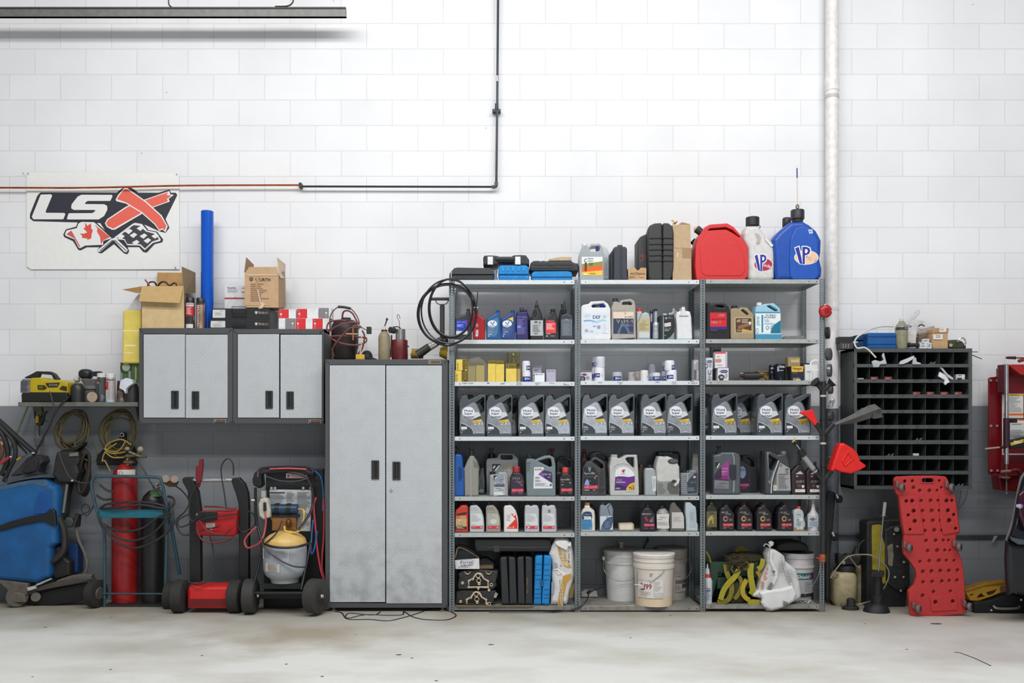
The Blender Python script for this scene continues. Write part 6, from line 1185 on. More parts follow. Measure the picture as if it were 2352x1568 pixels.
i=It('plastic_sack','crumpled white printed sack slumped over the shelf front in bay three','sack',vL,-.47,(960,1720,1390),z=.002,dep=.2)
SKW=M((206,206,206),.4,noise=.1,bump=1.0,scale=15)
S('sack',[(1170,1392),(1080,1320),(1056,1250),(1080,1180),(1000,1160),(930,1150),(922,1100),(960,1056),(1020,1030),(1060,860),(1130,720),(1172,620),(1166,470),(1206,362),(1310,380),(1400,440),(1448,480),(1460,560),(1560,630),(1640,700),(1700,920),(1726,1100),(1710,1170),(1600,1230),(1420,1340),(1250,1385)],.16,SKW,r=18,bev=.035)
S('fold',[(1206,366),(1250,380),(1250,540),(1330,720),(1330,830),(1250,980),(1240,900),(1290,800),(1230,640),(1196,560)],.02,M((218,216,214),.4,bump=.5),Y=-.485,r=10,bev=.006)
S('fold',[(1390,450),(1440,500),(1470,680),(1580,900),(1600,1080),(1560,1000),(1460,800),(1400,600)],.02,M((190,190,190),.4,bump=.5),Y=-.482,r=10,bev=.006)
S('lower_bulge',[(1080,1180),(1030,1080),(1130,1040),(1400,1010),(1580,960),(1650,1100),(1600,1220),(1400,1330),(1230,1375),(1110,1320),(1064,1250)],.05,M((222,222,222),.4,noise=.06,bump=.9,scale=14),Y=-.50,r=20,bev=.02)
U('twist_tie',[(1200,362,-.46),(1196,330,-.46),(1166,290,-.46),(1130,278,-.46),(1104,300,-.46),(1104,318,-.46)],.003,SKW)
S('gathered_top',[(1196,330),(1186,250),(1230,230),(1270,250),(1262,300),(1216,330)],.03,M((190,186,184),.4),Y=-.46,r=10,bev=.01)
B([('l',1140,650,1190,720,4,(200,90,60)),('l',1090,730,1170,880,6,(214,130,100)),('l',1050,890,1110,1030,5,(206,110,80))],Y=-.4715);B([('l',1340,560,1450,760,9,(170,170,172)),('l',1470,700,1600,900,7,(176,176,178)),('p',[(1150,1010),(1190,930),(1230,900),(1250,940),(1220,1040)],(120,124,122)),('e',1260,730,26,22,(110,112,114))],Y=-.5055 if 0 else -.4875);B([('r',1410+k*14,1206+k*3,1416+k*14+(k % 2)*4,1282+k*3,(80,80,84)) for k in range(6)],Y=-.501);
i=It('bucket','white bucket with teal label and black rubber heap on its lid, bay three','bucket',vL,-.22,(1415,1885,1205),z=Z3,dep=0)
L_('body',1650,[(405,250),(410,262),(490,262),(496,250),(610,250),(618,264),(640,264),(648,248),(900,240),(1200,232),(1205,228)],M((196,192,192),.45,noise=.06),-.22,sides=36)
L_('lid',1650,[(396,240),(404,262)],M((60,58,58),.6),-.22)
B([('r',1560,716,1826,826,(40,98,96)),('r',1806,714,1880,826,(110,44,84)),('t','Shield',1570,744,1770,806,(216,224,224)),('e',1796,776,22,22,(180,96,140)),('r',1560,826,1880,1044,(176,176,178)),('l',1690,860,1820,1030,6,(120,126,130)),('r',1560,1050,1880,1096,(34,36,48)),('p',[(1832,826),(1880,826),(1880,1180),(1832,1180)],(44,48,60))],wrap=(1650,250,i.s1(250,-.22),2,-.22))
i=It('rubber_boot_heap','black rubber piece heaped on the lid of the teal-labelled bucket','rubber piece',vL,-.22,(1305,1880,396),z=Z3+PZ(1210+396/7.128,-.22)-PZ(1210+1205/7.128,-.22)+.001,dep=0)
S('rubber',[(1312,396),(1320,310),(1380,262),(1500,242),(1660,240),(1790,270),(1840,340),(1846,396)],.2,M((26,26,27),.6,noise=.15,bump=.4),Y=-.34,r=20,bev=.03)
i=It('foil_scrap','glinting heap of silver shavings on the shelf beside the sack','shavings',vL,-.40,(1660,1930,1250),z=Z3,dep=0)
i.tubes('shavings',[[(rr.uniform(1660,1920),rr.uniform(1190,1246),-.40+rr.uniform(-.03,.03)) for _ in range(4)] for _ in range(22)],.0016,M((200,200,200),.2,.9),sides=5)
i.last['kind']='stuff'
#================================================================funnel rack on the right post
i=It('funnel_rack','black tube with angled branch sockets clamped to the right shelving post','rack',vI,-.50,(1920,2010,1560),dep=.0);i.v=vM
TB=M((36,38,40),.45,noise=.1)
U('main_tube',[(203,720,-.51),(203,1700,-.51),(200,2060,-.51)],.0205,TB,smooth=False,sides=18)
for yy,w in ((831,16),(1194,18)):i.cone('joint_band',(203,yy-7,-.51),(203,yy+7,-.51),.0215,.0215,M((196,196,194),.4))
for yy in (1015,1125,1378,1500):i.cone('coupling',(203,yy-5,-.51),(203,yy+5,-.51),.0225,.0225,M((24,25,26),.45))
for a,b_ in (((205,795),(150,728)),((205,795),(262,728)),((203,1130),(150,1048)),((203,1130),(282,1042)),((203,1480),(140,1410)),((203,1480),(268,1400))):
 i.cone('branch_socket',(a[0],a[1],-.51),(b_[0],b_[1],-.525),.017,.019,TB)
N('copper_clamp',(198,2042,-.51),(196,2100,-.51),.024,.026,M((190,120,84),.35,.8))
U('red_valve',[(205,2075,-.54),(175,2078,-.55),(150,2070,-.55)],.005,M((190,50,50),.4),smooth=False)
U('wire',[(190,2110,-.53),(150,2240,-.53),(60,2360,-.5)],.0015,M((150,140,140),.4))
i=It('funnel','black funnel mouth on the upper left branch of the tube rack','funnel',vM,-.525,(125,165,760),dep=0)
N('bell',(160,742,-.522),(138,722,-.53),.022,.040,M((24,26,26),.5))
i=It('funnel','black funnel mouth on the upper right branch of the tube rack','funnel',vM,-.525,(235,290,760),dep=0)
N('bell',(252,742,-.522),(276,722,-.53),.022,.040,M((24,26,26),.5))
i=It('spout','small bright red wedge-shaped spout on the left branch, over the oil jugs','spout',vM,-.525,(30,165,1055),dep=.02)
RDS=M((222,34,30),.4,noise=.06)
S('spout',[(146,1056),(74,985),(28,962),(36,950),(110,936),(124,932),(162,1030)],.035,RDS,Y=-.54,r=6,bev=.008)
i=It('funnel','long smoky grey flexible funnel pointing right across the bins','funnel',vM,-.56,(282,660,1055),dep=.0)
SG=M((92,92,90),.4,noise=.25,scale=14)
i.poly('cone',[(282,1040,-.52),(292,1054,-.52),(420,975,-.56),(545,905,-.57),(598,892,-.57),(648,930,-.57),(660,995,-.57),(596,1006,-.57),(570,1000,-.57),(450,1040,-.56),(600,940,-.61),(420,1010,-.59)],
    [(0,2,11,1),(1,11,9),(2,3,10,11),(3,4,10),(4,5,10),(5,6,7,10),(7,8,10),(8,9,11,10)],SG,smooth=True)
U('rim_fold',[(548,908,-.575),(600,950,-.60),(650,932,-.58),(590,948,-.6),(575,1000,-.575)],.003,M((60,60,60),.5))
i=It('funnel','large bright red offset funnel hanging in front of the bin cabinet','funnel',vM,-.56,(255,545,1425),dep=.06)
S('bowl',[(262,1400),(285,1330),(330,1200),(362,1190),(430,1230),(470,1270),(490,1330),(545,1370),(490,1400),(420,1418),(340,1415),(300,1395),(282,1410)],.10,RDS,Y=-.60,r=16,bev=.04)
S('raised_ridge',[(345,1330),(395,1245),(440,1315),(372,1375)],.018,RDS,[[(362,1330),(394,1268),(424,1312),(374,1358)]],Y=-.608,r=6,bev=.005)
S('spout',[(255,1400),(270,1380),(310,1360),(325,1385),(300,1400),(275,1410)],.03,RDS,Y=-.57,r=5,bev=.01)
N('neck',(232,1440,-.53),(268,1398,-.55),.006,.010,M((60,44,44),.4))
i=It('grease_syringe','clear-barrelled suction gun with black ends stuck in the left lower branch','syringe',vI,-.53,(1490,1900,640),dep=0)
N('barrel',(1640,270,-.545),(1850,545,-.53),.019,.019,M((150,152,150),.3,noise=.08),label='cloudy clear barrel');N('front_cap',(1610,225,-.545),(1680,300,-.545),.026,.024,M((28,28,30),.5));N('rod',(1560,130,-.545),(1620,210,-.545),.004,.004,M((190,190,188),.3,.7),sides=8)
N('rear_collar',(1818,500,-.53),(1832,520,-.53),.0215,.0215,M((70,72,72),.4));N('knob',(1530,112,-.545),(1560,100,-.545),.016,.014,M((30,30,32),.5));i.sheet('tan_tag',[(1492,98,-.55),(1540,30,-.55),(1560,60,-.55),(1520,102,-.55)],M((196,166,96),.6))
def disc(name,label,cx,cy,r,mat,Y=-.36,dep=.03,tilt=.4,face=None):
 i=It(name,label,'fitting',vM,Y,(cx-r,cx+r,cy+r),dep=dep)
 R=i.s1(r);d=Vector((math.cos(tilt),-math.sin(tilt),0))
 c=i.W(cx,cy,Y);vs,fs=sweep([c-d*dep*.5,c-d*dep*.42,c+d*dep*.42,c+d*dep*.5],[R*.9,R,R,R*.9],24);i.link('ring',vs,fs,mat)
 e=c+d*(-dep*.5) if 0 else c;vs,fs=sweep([c-d*dep*.62,c-d*dep*.5],[R*.55,R*.62],20);i.link('hub',vs,fs,face or M((120,121,123),.35,.3))
 return i
i=It('warning_lamp','round red reflector lamp fixed to the right shelving post','lamp',vM,-.50,(172,272,232),dep=.02)
L_('bracket',222,[(126,10),(240,10)],M((200,196,194),.4),-.485,n=4);c=i.W(222,180,-.50)
vs,fs=sweep([c+Vector((0,.012,0)),c,c-Vector((0,.012,0)),c-Vector((0,.018,0))],[.049,.049,.042,.028],28);i.link('lens',vs,fs,M((176,34,40),.25,noise=.03));
vs,fs=sweep([c-Vector((0,.017,0)),c-Vector((0,.022,0))],[.020,.014],20);i.link('lens_boss',vs,fs,M((150,26,34),.25));i.link('rim_screw',*merge([sweep([c+Vector((x,-.013,z)),c+Vector((x,-.018,z))],.006,8) for x,z in ((.040,0),(-.012,.043))]),M((206,190,190),.3))
SM=M((150,152,154),.3,.7,noise=.1)
disc('oil_filter_wrench','black knob fitting below the red lamp',236,348,46,M((32,34,36),.5),tilt=.5)
disc('oil_filter_wrench','grey ring wrench hanging on the white pipe, higher of two',244,512,48,M((110,112,114),.4,.4),tilt=.7);disc('oil_filter_wrench','silver cup wrench hanging on the white pipe, lower of two',250,636,50,SM,tilt=.5)
disc('oil_filter_wrench','dull cup wrench half hidden behind the black funnel',258,780,36,M((120,118,114),.4,.5),tilt=.6);disc('oil_filter_wrench','dull silver cup wrench near the top of the grey pipe',262,985,40,M((100,100,98),.4,.5),tilt=.6)
i=It('socket_tool','bright chrome square fitting hanging beside the pole','fitting',vM,-.36,(240,296,920),dep=.02);S('fitting',[(240,905),(262,862),(286,850),(296,868),(276,922),(250,922)],.02,M((206,206,208),.2,.8),[[(258,900),(270,880),(280,890),(268,908)]],r=4)
i=It('socket_tool','pair of small chrome studs beside the red funnel neck','fitting',vM,-.38,(232,260,1390),dep=.02);N('stud',(240,1310,-.38),(258,1300,-.40),.010,.012,SM);N('stud',(232,1368,-.38),(254,1358,-.40),.008,.010,SM)
i=It('black_dolly','black mechanic creeper on edge behind the rack pole, casters facing right','creeper',vO,-.30,(75,240,1320),z=0,dep=.1)
S('board',[(78,1330),(70,400),(90,280),(130,250),(168,262),(176,300),(160,470),(140,700),(118,900),(110,1330)],.14,M((24,25,27),.6),r=14,bev=.012)
for cx,cy in ((200,320),(160,700)):
 i.cone('caster',(cx-8,cy+10,-.33),(cx+22,cy+10,-.35),.030,.030,M((34,34,36),.5));i.slab('caster_bracket',[(cx-28,cy-30),(cx-10,cy-45),(cx+10,cy),(cx-10,cy+10)],.02,M((190,190,192),.3,.6),Y=-.37,r=3)
#================================================================bolt bin cabinet on the wall
i=It('bin_cabinet','wall-mounted dark grey pigeonhole bin cabinet with nine rows of eight bins','bin cabinet',vN,-.29,(310,1682,2190),dep=.28)
FG=M((84,86,87),.5,.2,noise=.1);IN=M((58,60,61),.55,.2,noise=.1)
mx0,mx1=1900+310/5.058,1900+1682/5.058;my0=690+556/5.058;my1=1123.5
i.v=vP;cols=[1900+x/5.058 for x in (345,497,660,823,988,1148,1310,1472,1645)]
rows=[(600,737),(775,915),(955,1090),(1133,1270),(1308,1445)];ry=[(690+a/5.058,690+b/5.058) for a,b in rows];ry+=[(660+a/3.337,660+b/3.337) for a,b in ((1082,1170),(1200,1290),(1318,1405),(1432,1520))]
Yf,Yb=-.29,-.012
a=i.W(mx0,my0,Yf);b=i.W(mx1,my1,Yf);yb=Yb-i.o.y
i.link('case',*merge([boxgeo(a.x,a.y,a.z-.02,b.x,yb,a.z),boxgeo(a.x,a.y,b.z,b.x,yb,b.z+.02),boxgeo(a.x,a.y+.01,b.z,a.x+.012,yb,a.z),boxgeo(b.x-.012,a.y+.01,b.z,b.x,yb,a.z),boxgeo(a.x,yb-.008,b.z,b.x,yb,a.z)]),FG,smooth=False)
g=[boxgeo(a.x,a.y-.002,b.z,i.W(cols[0],0,Yf).x,a.y+.012,a.z),boxgeo(i.W(cols[-1]-.5,0,Yf).x,a.y-.002,b.z,b.x,a.y+.012,a.z)]
ed=[my0]+[v for r_ in ry for v in r_]+[my1]
for k in range(0,len(ed),2):
 z1=i.W(0,ed[k],Yf).z;z0=i.W(0,ed[k+1],Yf).z;g.append(boxgeo(a.x,a.y-.003,z0,b.x,a.y+.010,z1))
i.link('front_frame',*merge(g),FG,smooth=False)
for r_ in ry:
 z0=i.W(0,r_[1],Yf).z;i.link('shelf',*boxgeo(a.x+.013,a.y+.008,z0-.004,b.x-.013,yb-.01,z0),IN,smooth=False)
for c_ in cols[1:-1]:
 x=i.W(c_,0,Yf).x;i.link('divider',*boxgeo(x-.0012,a.y+.006,b.z+.021,x+.0012,yb-.01,a.z-.021),IN,smooth=False)
i.v=vN
L=[]
for r_,yy in ((1,930),(2,1108),(3,1290),(4,1464)):
 for c_ in range(8):
  x=1900;xx=(cols[c_]-1900)*5.058+24
  L.append(('l',xx,yy-8,xx+60,yy+6,2,(48,50,54) if r_ !=2 or c_<4 else (120,50,54)))
B(L,Y=Yf-.003,name='bin_marking');i.last['kind']='stuff'
def binthing(name,label,cat,c_,r_,fn,w=.4,Y=-.27):
 x0=(cols[c_]-1900)*5.058+8;yb_=(ry[r_][1]-690)*5.058
 z0=PZ(ry[r_][1],Yf)
 j=It(name,label,cat,vN,Y,(x0,x0+100,yb_),z=z0+.0005,dep=.06);fn(j,x0,yb_);return j
redb=M((134,58,58),.6,noise=.2)
nthc=['first','second','third','fourth','fifth','sixth','seventh','eighth'];nthr=['top','second','third','fourth','fifth','sixth','seventh','eighth','bottom']
for c_,r_ in ((1,1),(2,1),(4,2),(5,2),(6,2),(7,2)):
 binthing('bolt_box','low red box in the %s row of bins, %s column' % (nthr[r_],nthc[c_]),'box',c_,r_,lambda j,x,y: (j.rect('box',x,y-30,x+82,y,.05,redb,bev=.001),j.label([('r',x+96-12,y-28,x+96-8,y-4,(90,40,42)),('l',x+6,y-24,x+60,y-10,2,(170,110,110))])))
binthing('card_box','small white box with black lettering in the rightmost bin, second row','box',7,1,lambda j,x,y: (j.rect('box',x+20,y-58,x+120,y,.05,M((206,206,210),.5),bev=.001),j.label([('l',x+40,y-46,x+104,y-30,1,BLK),('l',x+30,y-18,x+110,y-8,1,BLK)])))
binthing('card_strip','pale card lying in the leftmost bin, second row','card',0,1,lambda j,x,y: j.rect('card',x,y-16,x+72,y,.04,M((150,156,152),.6),bev=.001))
CLR=M((206,212,216),.2,noise=.1,alpha=.7)
def bagfn(pts,mat=None): return lambda j,x,y: j.slab('bag',pts,.02,mat or CLR,r=6,bev=.004)
for nm,lab,c_,r_,pts,mt in (('parts_bag','clear crumpled parts bag hanging out of the second top bin',1,0,[(520,705),(560,690),(620,706),(660,690),(640,640),(660,600),(680,680),(695,736),(620,740),(596,775),(540,770)],None),
 ('parts_bag','white folded packet leaning out of the fourth top bin',3,0,[(830,738),(860,700),(960,660),(1012,638),(1012,670),(930,720),(880,738)],M((196,204,208),.4)),('parts_bag','clear curled bag in the fifth top bin',4,0,[(995,730),(1000,680),(1030,655),(1040,710),(1110,732),(1040,740)],None),
 ('parts_bag','bright white label packet spilling from the seventh bin, second row',6,1,[(1294,880),(1312,826),(1370,862),(1400,900),(1428,950),(1396,962),(1378,980),(1362,962),(1370,925)],M((222,226,230),.4)),('parts_bag','clear thin bag drooping beside the bright white packet',6,1,[(1312,770),(1350,790),(1400,850),(1470,900),(1460,920),(1400,890)],None)):
 j=It(nm,lab,'bag',vN,-.31,(min(p[0] for p in pts),max(p[0] for p in pts),max(p[1] for p in pts)),dep=.02);bagfn(pts,mt)(j,0,0)
for c_,r_ in ((0,3),(5,0),(4,5),(2,6),(7,8)):
 binthing('loose_hardware','few glinting loose screws in the %s row of bins, %s column' % (nthr[r_],nthc[c_]),'hardware',c_,r_,lambda j,x,y: (j.tubes('screws',[[(x+20+k*14,y-2-k % 3*6,-.272),(x+30+k*14,y-12-(k*7) % 18,-.268)] for k in range(6)],.0022,M((170,172,174),.3,.7),sides=5),setattr(j,'q',0),j.last.__setitem__('kind','stuff')))
binthing('card_strip','small white carton lying in the fifth bin of the seventh row','box',4,6,lambda j,x,y: j.rect('box',x+4,y-28,x+70,y,.04,M((190,200,200),.5),bev=.001))
i=It('wall_rods','two thin dark rods sticking out right of the bin cabinet top','rod',vN,-.08,(1688,1795,680),dep=0);U('rod',[(1670,596,-.10),(1750,597,-.10)],.003,M((40,40,40),.5),smooth=False);U('rod',[(1676,630,-.10),(1795,676,-.10)],.0035,M((50,46,44),.5),smooth=False)
ZT=PZ(my0,Yf)+.0005
def top_item(name,label,cat,x0,x1,Y=-.27,dep=.1):return It(name,label,cat,vN,Y,(x0,x1,552),z=ZT,dep=dep)
i=It('bracket_box','small black box on a grey bracket at the cabinet top left corner','box',vN,-.20,(140,300,565),dep=.1)
R_('box',138,420,298,488,.1,M((40,40,42),.5),bev=.003);R_('bracket',148,488,306,566,.1,M((70,70,70),.5),bev=.002);B([('e',x,y,7,6,(190,190,186)) for x in (186,214,246) for y in (516,540)],Y=-.2)
BB=M((10,84,150),.5,noise=.08)
for k,(y0,y1,lab) in enumerate(((462,550,'lower of two blue flat cases on the bin cabinet'),(374,460,'upper of two blue flat cases on the bin cabinet'))):
 i=It('tool_case',lab,'tool case',vN,-.27,(340,800,y1),z=ZT+(0 if k==0 else .0557),dep=.2)
 i.slab('shell',[(470,y1),(470,y0+12),(480,y0),(786,y0),(800,y0+14),(804,y1)],.2,BB,r=5,bev=.006);i.rect('seam_trim',474,(y0+y1)/2-4,800,(y0+y1)/2+6,.006,M((6,58,110),.5),Y=-.274,bev=.001)
 i.slab('side_face',[(332,y1-2),(334,y0+30),(400,y0+20),(470,y0+6),(470,y1)],.12,M((8,60,108),.55),Y=-.20,bev=.004)
i=top_item('clear_bottle','clear wide-mouth bottle with navy band in front of the clutter','bottle',800,935,Y=-.285,dep=.07)
L_('body',862,[(236,22),(240,26),(262,40),(300,66),(318,72),(400,70),(470,70),(545,62),(552,58)],M((150,146,120),.2,noise=.12,alpha=.85));i.cap('cap',838,205,886,240,M((206,206,204),.35))
B([('r',792,314,932,346,(46,52,74)),('t','POL',872,320,916,340,(180,184,190))]+[('r',830,372+k*17,920,374+k*17,(186,184,160)) for k in range(8)],wrap=(862,73,i.s1(73,-.25),2,-.25))
i=top_item('clear_hose','clear plastic hose looping over the blue cases and down to the bins','hose',310,800,Y=-.30,dep=.02)
U('hose',[(770,300,-.16),(640,300,-.18),(520,326,-.22),(420,376,-.27),(345,430,-.30),(318,490,-.315),(350,550,-.32),(450,610,-.32),(566,662,-.32)],.0065,M((214,212,206),.3,noise=.05))
i=top_item('plastic_bag','wispy clear plastic bag sticking up behind the bottle','bag',800,1130,Y=-.14,dep=.08)
S('bag',[(840,400),(880,330),(960,320),(1000,300),(920,280),(900,240),(1030,160),(1080,90),(1076,150),(1020,215),(1120,235),(1130,250),(1060,300),(1130,296),(1040,400)],.05,M((212,212,214),.25,noise=.15,bump=.5,alpha=.85),r=14,bev=.012)
U('cable_stub',[(1060,300,-.16),(1090,280,-.18),(1130,296,-.18)],.005,M((60,50,60),.5))
i=top_item('card_box','white square carton behind the bottle on the bin cabinet','box',935,1032,Y=-.22);R_('carton',935,345,1032,550,.06,M((206,200,196),.5),bev=.001)
i=top_item('tube_roll','brown-grey mailing tube lying at an angle behind the tan box','tube',1020,1260,Y=-.16);N('tube',(1050,390,-.13),(1245,330,-.15),.026,.026,M((150,140,132),.6,noise=.15));S('brown_bag',[(1050,550),(1060,420),(1150,380),(1230,372),(1230,550)],.06,M((110,88,70),.7,bump=.6),Y=-.17,r=10,bev=.015)
i=top_item('cardboard_box','tan shoebox-style carton with white stickers on the bin cabinet','box',1218,1416,Y=-.26);R_('carton',1222,372,1402,552,.12,CB,bev=.002);S('lid',[(1220,372),(1226,335),(1275,318),(1414,320),(1408,374)],.13,M((176,140,100),.7),Y=-.265,bev=.002);B([('p',[(1228,396),(1342,392),(1342,452),(1232,450)],(222,220,216)),('l',1260,405,1326,440,2,(170,100,80)),('p',[(1304,324),(1384,320),(1380,366),(1302,368)],(222,220,216)),('l',1314,336,1372,350,1,(110,70,60))],Y=-.266)
i=top_item('flashlight','black ribbed torch lying in front of the white parts boxes','torch',930,1080,Y=-.285,dep=.05);U('body',[(960,516,-.26),(1080,516,-.26)],.0145,M((36,36,38),.4),smooth=False,sides=14);U('head',[(932,514,-.26),(962,514,-.26)],.0185,M((28,28,30),.45),smooth=False,sides=14)
for x0,y0,x1,y1,Y,lab in ((1080,478,1160,550,-.285,'small white parts box with blue edge at the end of the torch'),(1112,445,1186,550,-.24,'small white parts box standing behind the blue-edged one'),(1164,490,1214,552,-.275,'tiny white parts box with black print beside the tan carton')):
 i=It('parts_box',lab,'box',vN,Y,(x0,x1,552),z=ZT,dep=.04);i.rect('carton',x0,y0,x1,552,.03,M((214,216,220),.5),bev=.001);i.label([('l',x0+12,y0+14,x1-8,y0+36,2,(70,80,100)),('r',x0,y0,x0+(14 if x0==1080 else 2),y0+8,(40,110,190)),('l',x0+8,y1-24,x1-6,y1-8,1,(60,60,64))])
i=top_item('olive_canister','olive drab canister bundle with a chrome ring lying at the right end','canister',1405,1620,Y=-.25,dep=.12);S('bundle',[(1405,552),(1400,490),(1430,456),(1500,452),(1570,470),(1618,520),(1620,552)],.12,M((58,64,46),.7,noise=.15,bump=.4),r=16,bev=.02)
cc=i.W(1556,486,-.26);vs,fs=sweep([cc+Vector((.030*math.cos(t),-.01,.034*math.sin(t))) for t in [k*math.pi/12 for k in range(-3,13)]],.006,8);i.link('chrome_ring',vs,fs,M((190,190,188),.2,.8));i.cone('valve',(1436,520,-.275),(1438,520,-.26),.012,.014,M((170,156,120),.4))
#================================================================right floor group
RCR=M((184,50,50),.5,noise=.08,bump=.2,scale=60)
i=It('mechanic_creeper','red dimpled plastic mechanic creeper standing on end with six casters','creeper',vO,-.62,(920,1475,1495),z=0,dep=.1)
ol=[(934,1500),(915,1400),(902,1250),(960,1190),(985,1110),(975,1040),(930,970),(860,880),(850,800),(862,690),(835,560),(808,300),(780,270),(764,180),(762,130),(786,106),(940,98),(1180,96),(1272,104),(1298,140),(1310,220),(1320,270),(1368,290),(1386,400),(1416,660),(1378,690),(1376,760),(1400,860),(1430,930),(1452,1050),(1462,1200),(1470,1330),(1478,1470),(1440,1482),(1200,1496),(1000,1502)]
dm=[(866,152,14),(942,148,14),(952,216,16),(1015,246,16),(1112,246,17),(1188,244,13),(1212,146,12),(1232,214,12),(880,350,15),(938,348,17),(1030,347,15),(1124,346,17),(1198,344,13),(1283,346,18),(1336,344,13),(954,448,18),(1042,448,16),(1134,446,18),(1212,444,13),(1297,444,18),(1355,486,14),(900,490,14),(964,550,18),(1052,548,16),(1146,545,18),(1222,542,13),(1308,544,20),(1374,624,14),(918,634,13),(1066,648,16),(1160,642,18),(1236,640,13),(1078,746,16),(1174,744,17),(1250,742,14),(1302,742,13),(1094,848,16),(1190,844,18),(1266,842,14),(1318,842,12),(1016,954,14),(1110,948,16),(1206,946,18),(1282,944,14),(1358,944,12),(1046,1056,17),(1132,1052,17),(1220,1048,17),(1306,1046,16),(1392,1042,16),(1048,1160,15),(1138,1156,16),(1236,1152,16),(1310,1146,14),(1388,1142,16),(1152,1258,15),(1322,1252,13),(1042,1296,17),(1170,1360,18),(1344,1352,17)]
holes=[[(1030,130,14),(1046,122,10),(1140,120,10),(1158,136,10),(1150,164,10),(1040,164,10)]]
dim=[[(x+r*1.15*math.cos(a*math.pi/5),y+r*1.15*math.sin(a*math.pi/5)) for a in range(10)] for x,y,r in dm]
S('body',ol,.035,RCR,holes+dim,r=10,bev=.004)
S('dimple_floor',[(x,y) for x,y in ol][:14]+[(790,300),(790,190),(1280,190),(1310,290)]+ol[22:],.006,M((128,26,28),.6),Y=-.607,r=6,bev=.001)
S('handle_rim',[(1018,128),(1046,110),(1146,110),(1170,136),(1160,174),(1030,174)],.008,RCR,[[(1034,132),(1050,122),(1140,122),(1154,138),(1148,162),(1042,162)]],Y=-.626,r=8,bev=.003)
S('shoulder_plate',[(808,296),(1000,296),(1060,680),(880,682),(858,664)],.010,RCR,[d for d,q in zip(dim,dm) if 300<q[1]<660 and q[0]<985],Y=-.630,r=8,bev=.004);S('shoulder_plate',[(1210,286),(1366,290),(1414,660),(1250,690),(1220,560)],.010,RCR,[d for d,q in zip(dim,dm) if 300<q[1]<660 and q[0]>1265],Y=-.630,r=8,bev=.004)
S('head_panel',[(1112,1300),(1386,1286),(1396,1440),(1134,1456)],.008,RCR,[d for d,q in zip(dim,dm) if q[1]>1330 and q[0]>1120],Y=-.627,r=10,bev=.003)
for cx,cy in ((840,215),(1336,215),(916,820),(1412,808),(1004,1428),(1514,1408)):
 cs=i.slab('caster_bracket',[(cx-62,cy-70),(cx-36,cy-64),(cx-22,cy-20),(cx+4,cy-4),(cx+4,cy+14),(cx-40,cy+8),(cx-62,cy-10)],.025,M((150,110,104),.3,.5),Y=-.65,r=6,bev=.003)
 c=i.W(cx,cy,-.665);d=Vector((.75,-.66,0));vs,fs=sweep([c-d*.012,c-d*.010,c+d*.010,c+d*.012],[.026,.030,.030,.026],20);i.link('wheel',vs,fs,M((104,96,96),.5),cs);vs,fs=sweep([c+d*.011,c+d*.014],[.018,.016],16);i.link('hub',vs,fs,M((44,38,40),.5),cs)
i=It('pump_sprayer','dirty cream brake-bleeder tank with black pump head','sprayer',vO,-.28,(120,370,1400),z=0,dep=.13)
SP=M((168,156,122),.5,noise=.15)
L_('tank',245,[(1050,90),(1075,112),(1110,124),(1330,118),(1370,96),(1400,90)],SP,n=2.6);L_('collar',270,[(990,86),(1000,92),(1050,92)],M((34,33,32),.6));S('pump_head',[(200,990),(196,885),(230,878),(260,900),(300,880),(380,900),(430,890),(436,940),(400,990)],.08,M((30,29,28),.6,bump=.3),r=8,bev=.012)
U('hose',[(120,1120,-.33),(200,1000,-.33),(300,905,-.33),(440,885,-.31),(560,905,-.33),(690,1020,-.335),(700,1120,-.335),(650,1230,-.335)],.005,M((150,144,118),.45));U('tank_tube',[(240,1070,-.285),(235,1200,-.288),(228,1400,-.288)],.0045,M((104,96,70),.5));i.blob('gauge',250,966,20,20,.02,M((150,146,136),.4),Yc=-.28)
i.tubes('strap',[[(150,1110,-.285),(230,1112,-.29),(320,1130,-.285)],[(180,1080,-.285),(235,1112,-.29),(300,1076,-.285)]],.004,M((120,110,80),.6))
i=It('pump_sprayer','second cream brake-bleeder tank standing behind the first','sprayer',vO,-.22,(366,480,1380),z=0,dep=.2)
L_('tank',420,[(975,40),(1000,56),(1050,60),(1200,56),(1340,52),(1370,46),(1385,40)],M((158,146,114),.5,noise=.15));L_('neck',380,[(800,14),(850,30),(880,50),(975,50)],M((32,31,30),.6));U('top_tube',[(392,880,-.24),(410,790,-.24),(450,745,-.24),(492,750,-.24)],.004,M((60,60,60),.5));U('lance',[(310,905,-.28),(380,1000,-.28),(410,1010,-.28)],.005,M((150,146,136),.4,.4))
i=It('bottle_jack','black bottle jack base lying between the sprayer tanks','jack',vO,-.42,(235,390,1440),z=0,dep=.1);L_('base',320,[(1400,70),(1410,84),(1440,84)],M((34,33,33),.6),hd=.05);L_('cylinder',325,[(1320,24),(1330,40),(1400,44)],M((40,39,39),.6));U('lever',[(390,1385,-.39),(450,1372,-.39),(520,1352,-.37)],.006,M((150,146,130),.4,.4))
i=It('radiator_panel','tall black transmission pan or radiator unit standing behind the red creeper','radiator',vO,-.28,(480,915,1300),z=0,dep=.2)
RP=M((34,34,36),.55,noise=.25,bump=.4,scale=30)
S('frame',[(486,1420),(482,580),(500,552),(560,546),(620,548),(640,540),(800,530),(870,540),(916,900),(918,1180),(890,1250),(870,1420)],.16,RP,r=14,bev=.012)
S('yellow_panel',[(535,640),(540,592),(600,584),(634,590),(640,700),(664,780),(672,1000),(676,1170),(648,1180),(600,1060),(540,1040)],.012,M((150,138,40),.6,noise=.15),Y=-.292,bev=.003,label='dirty yellow panel')
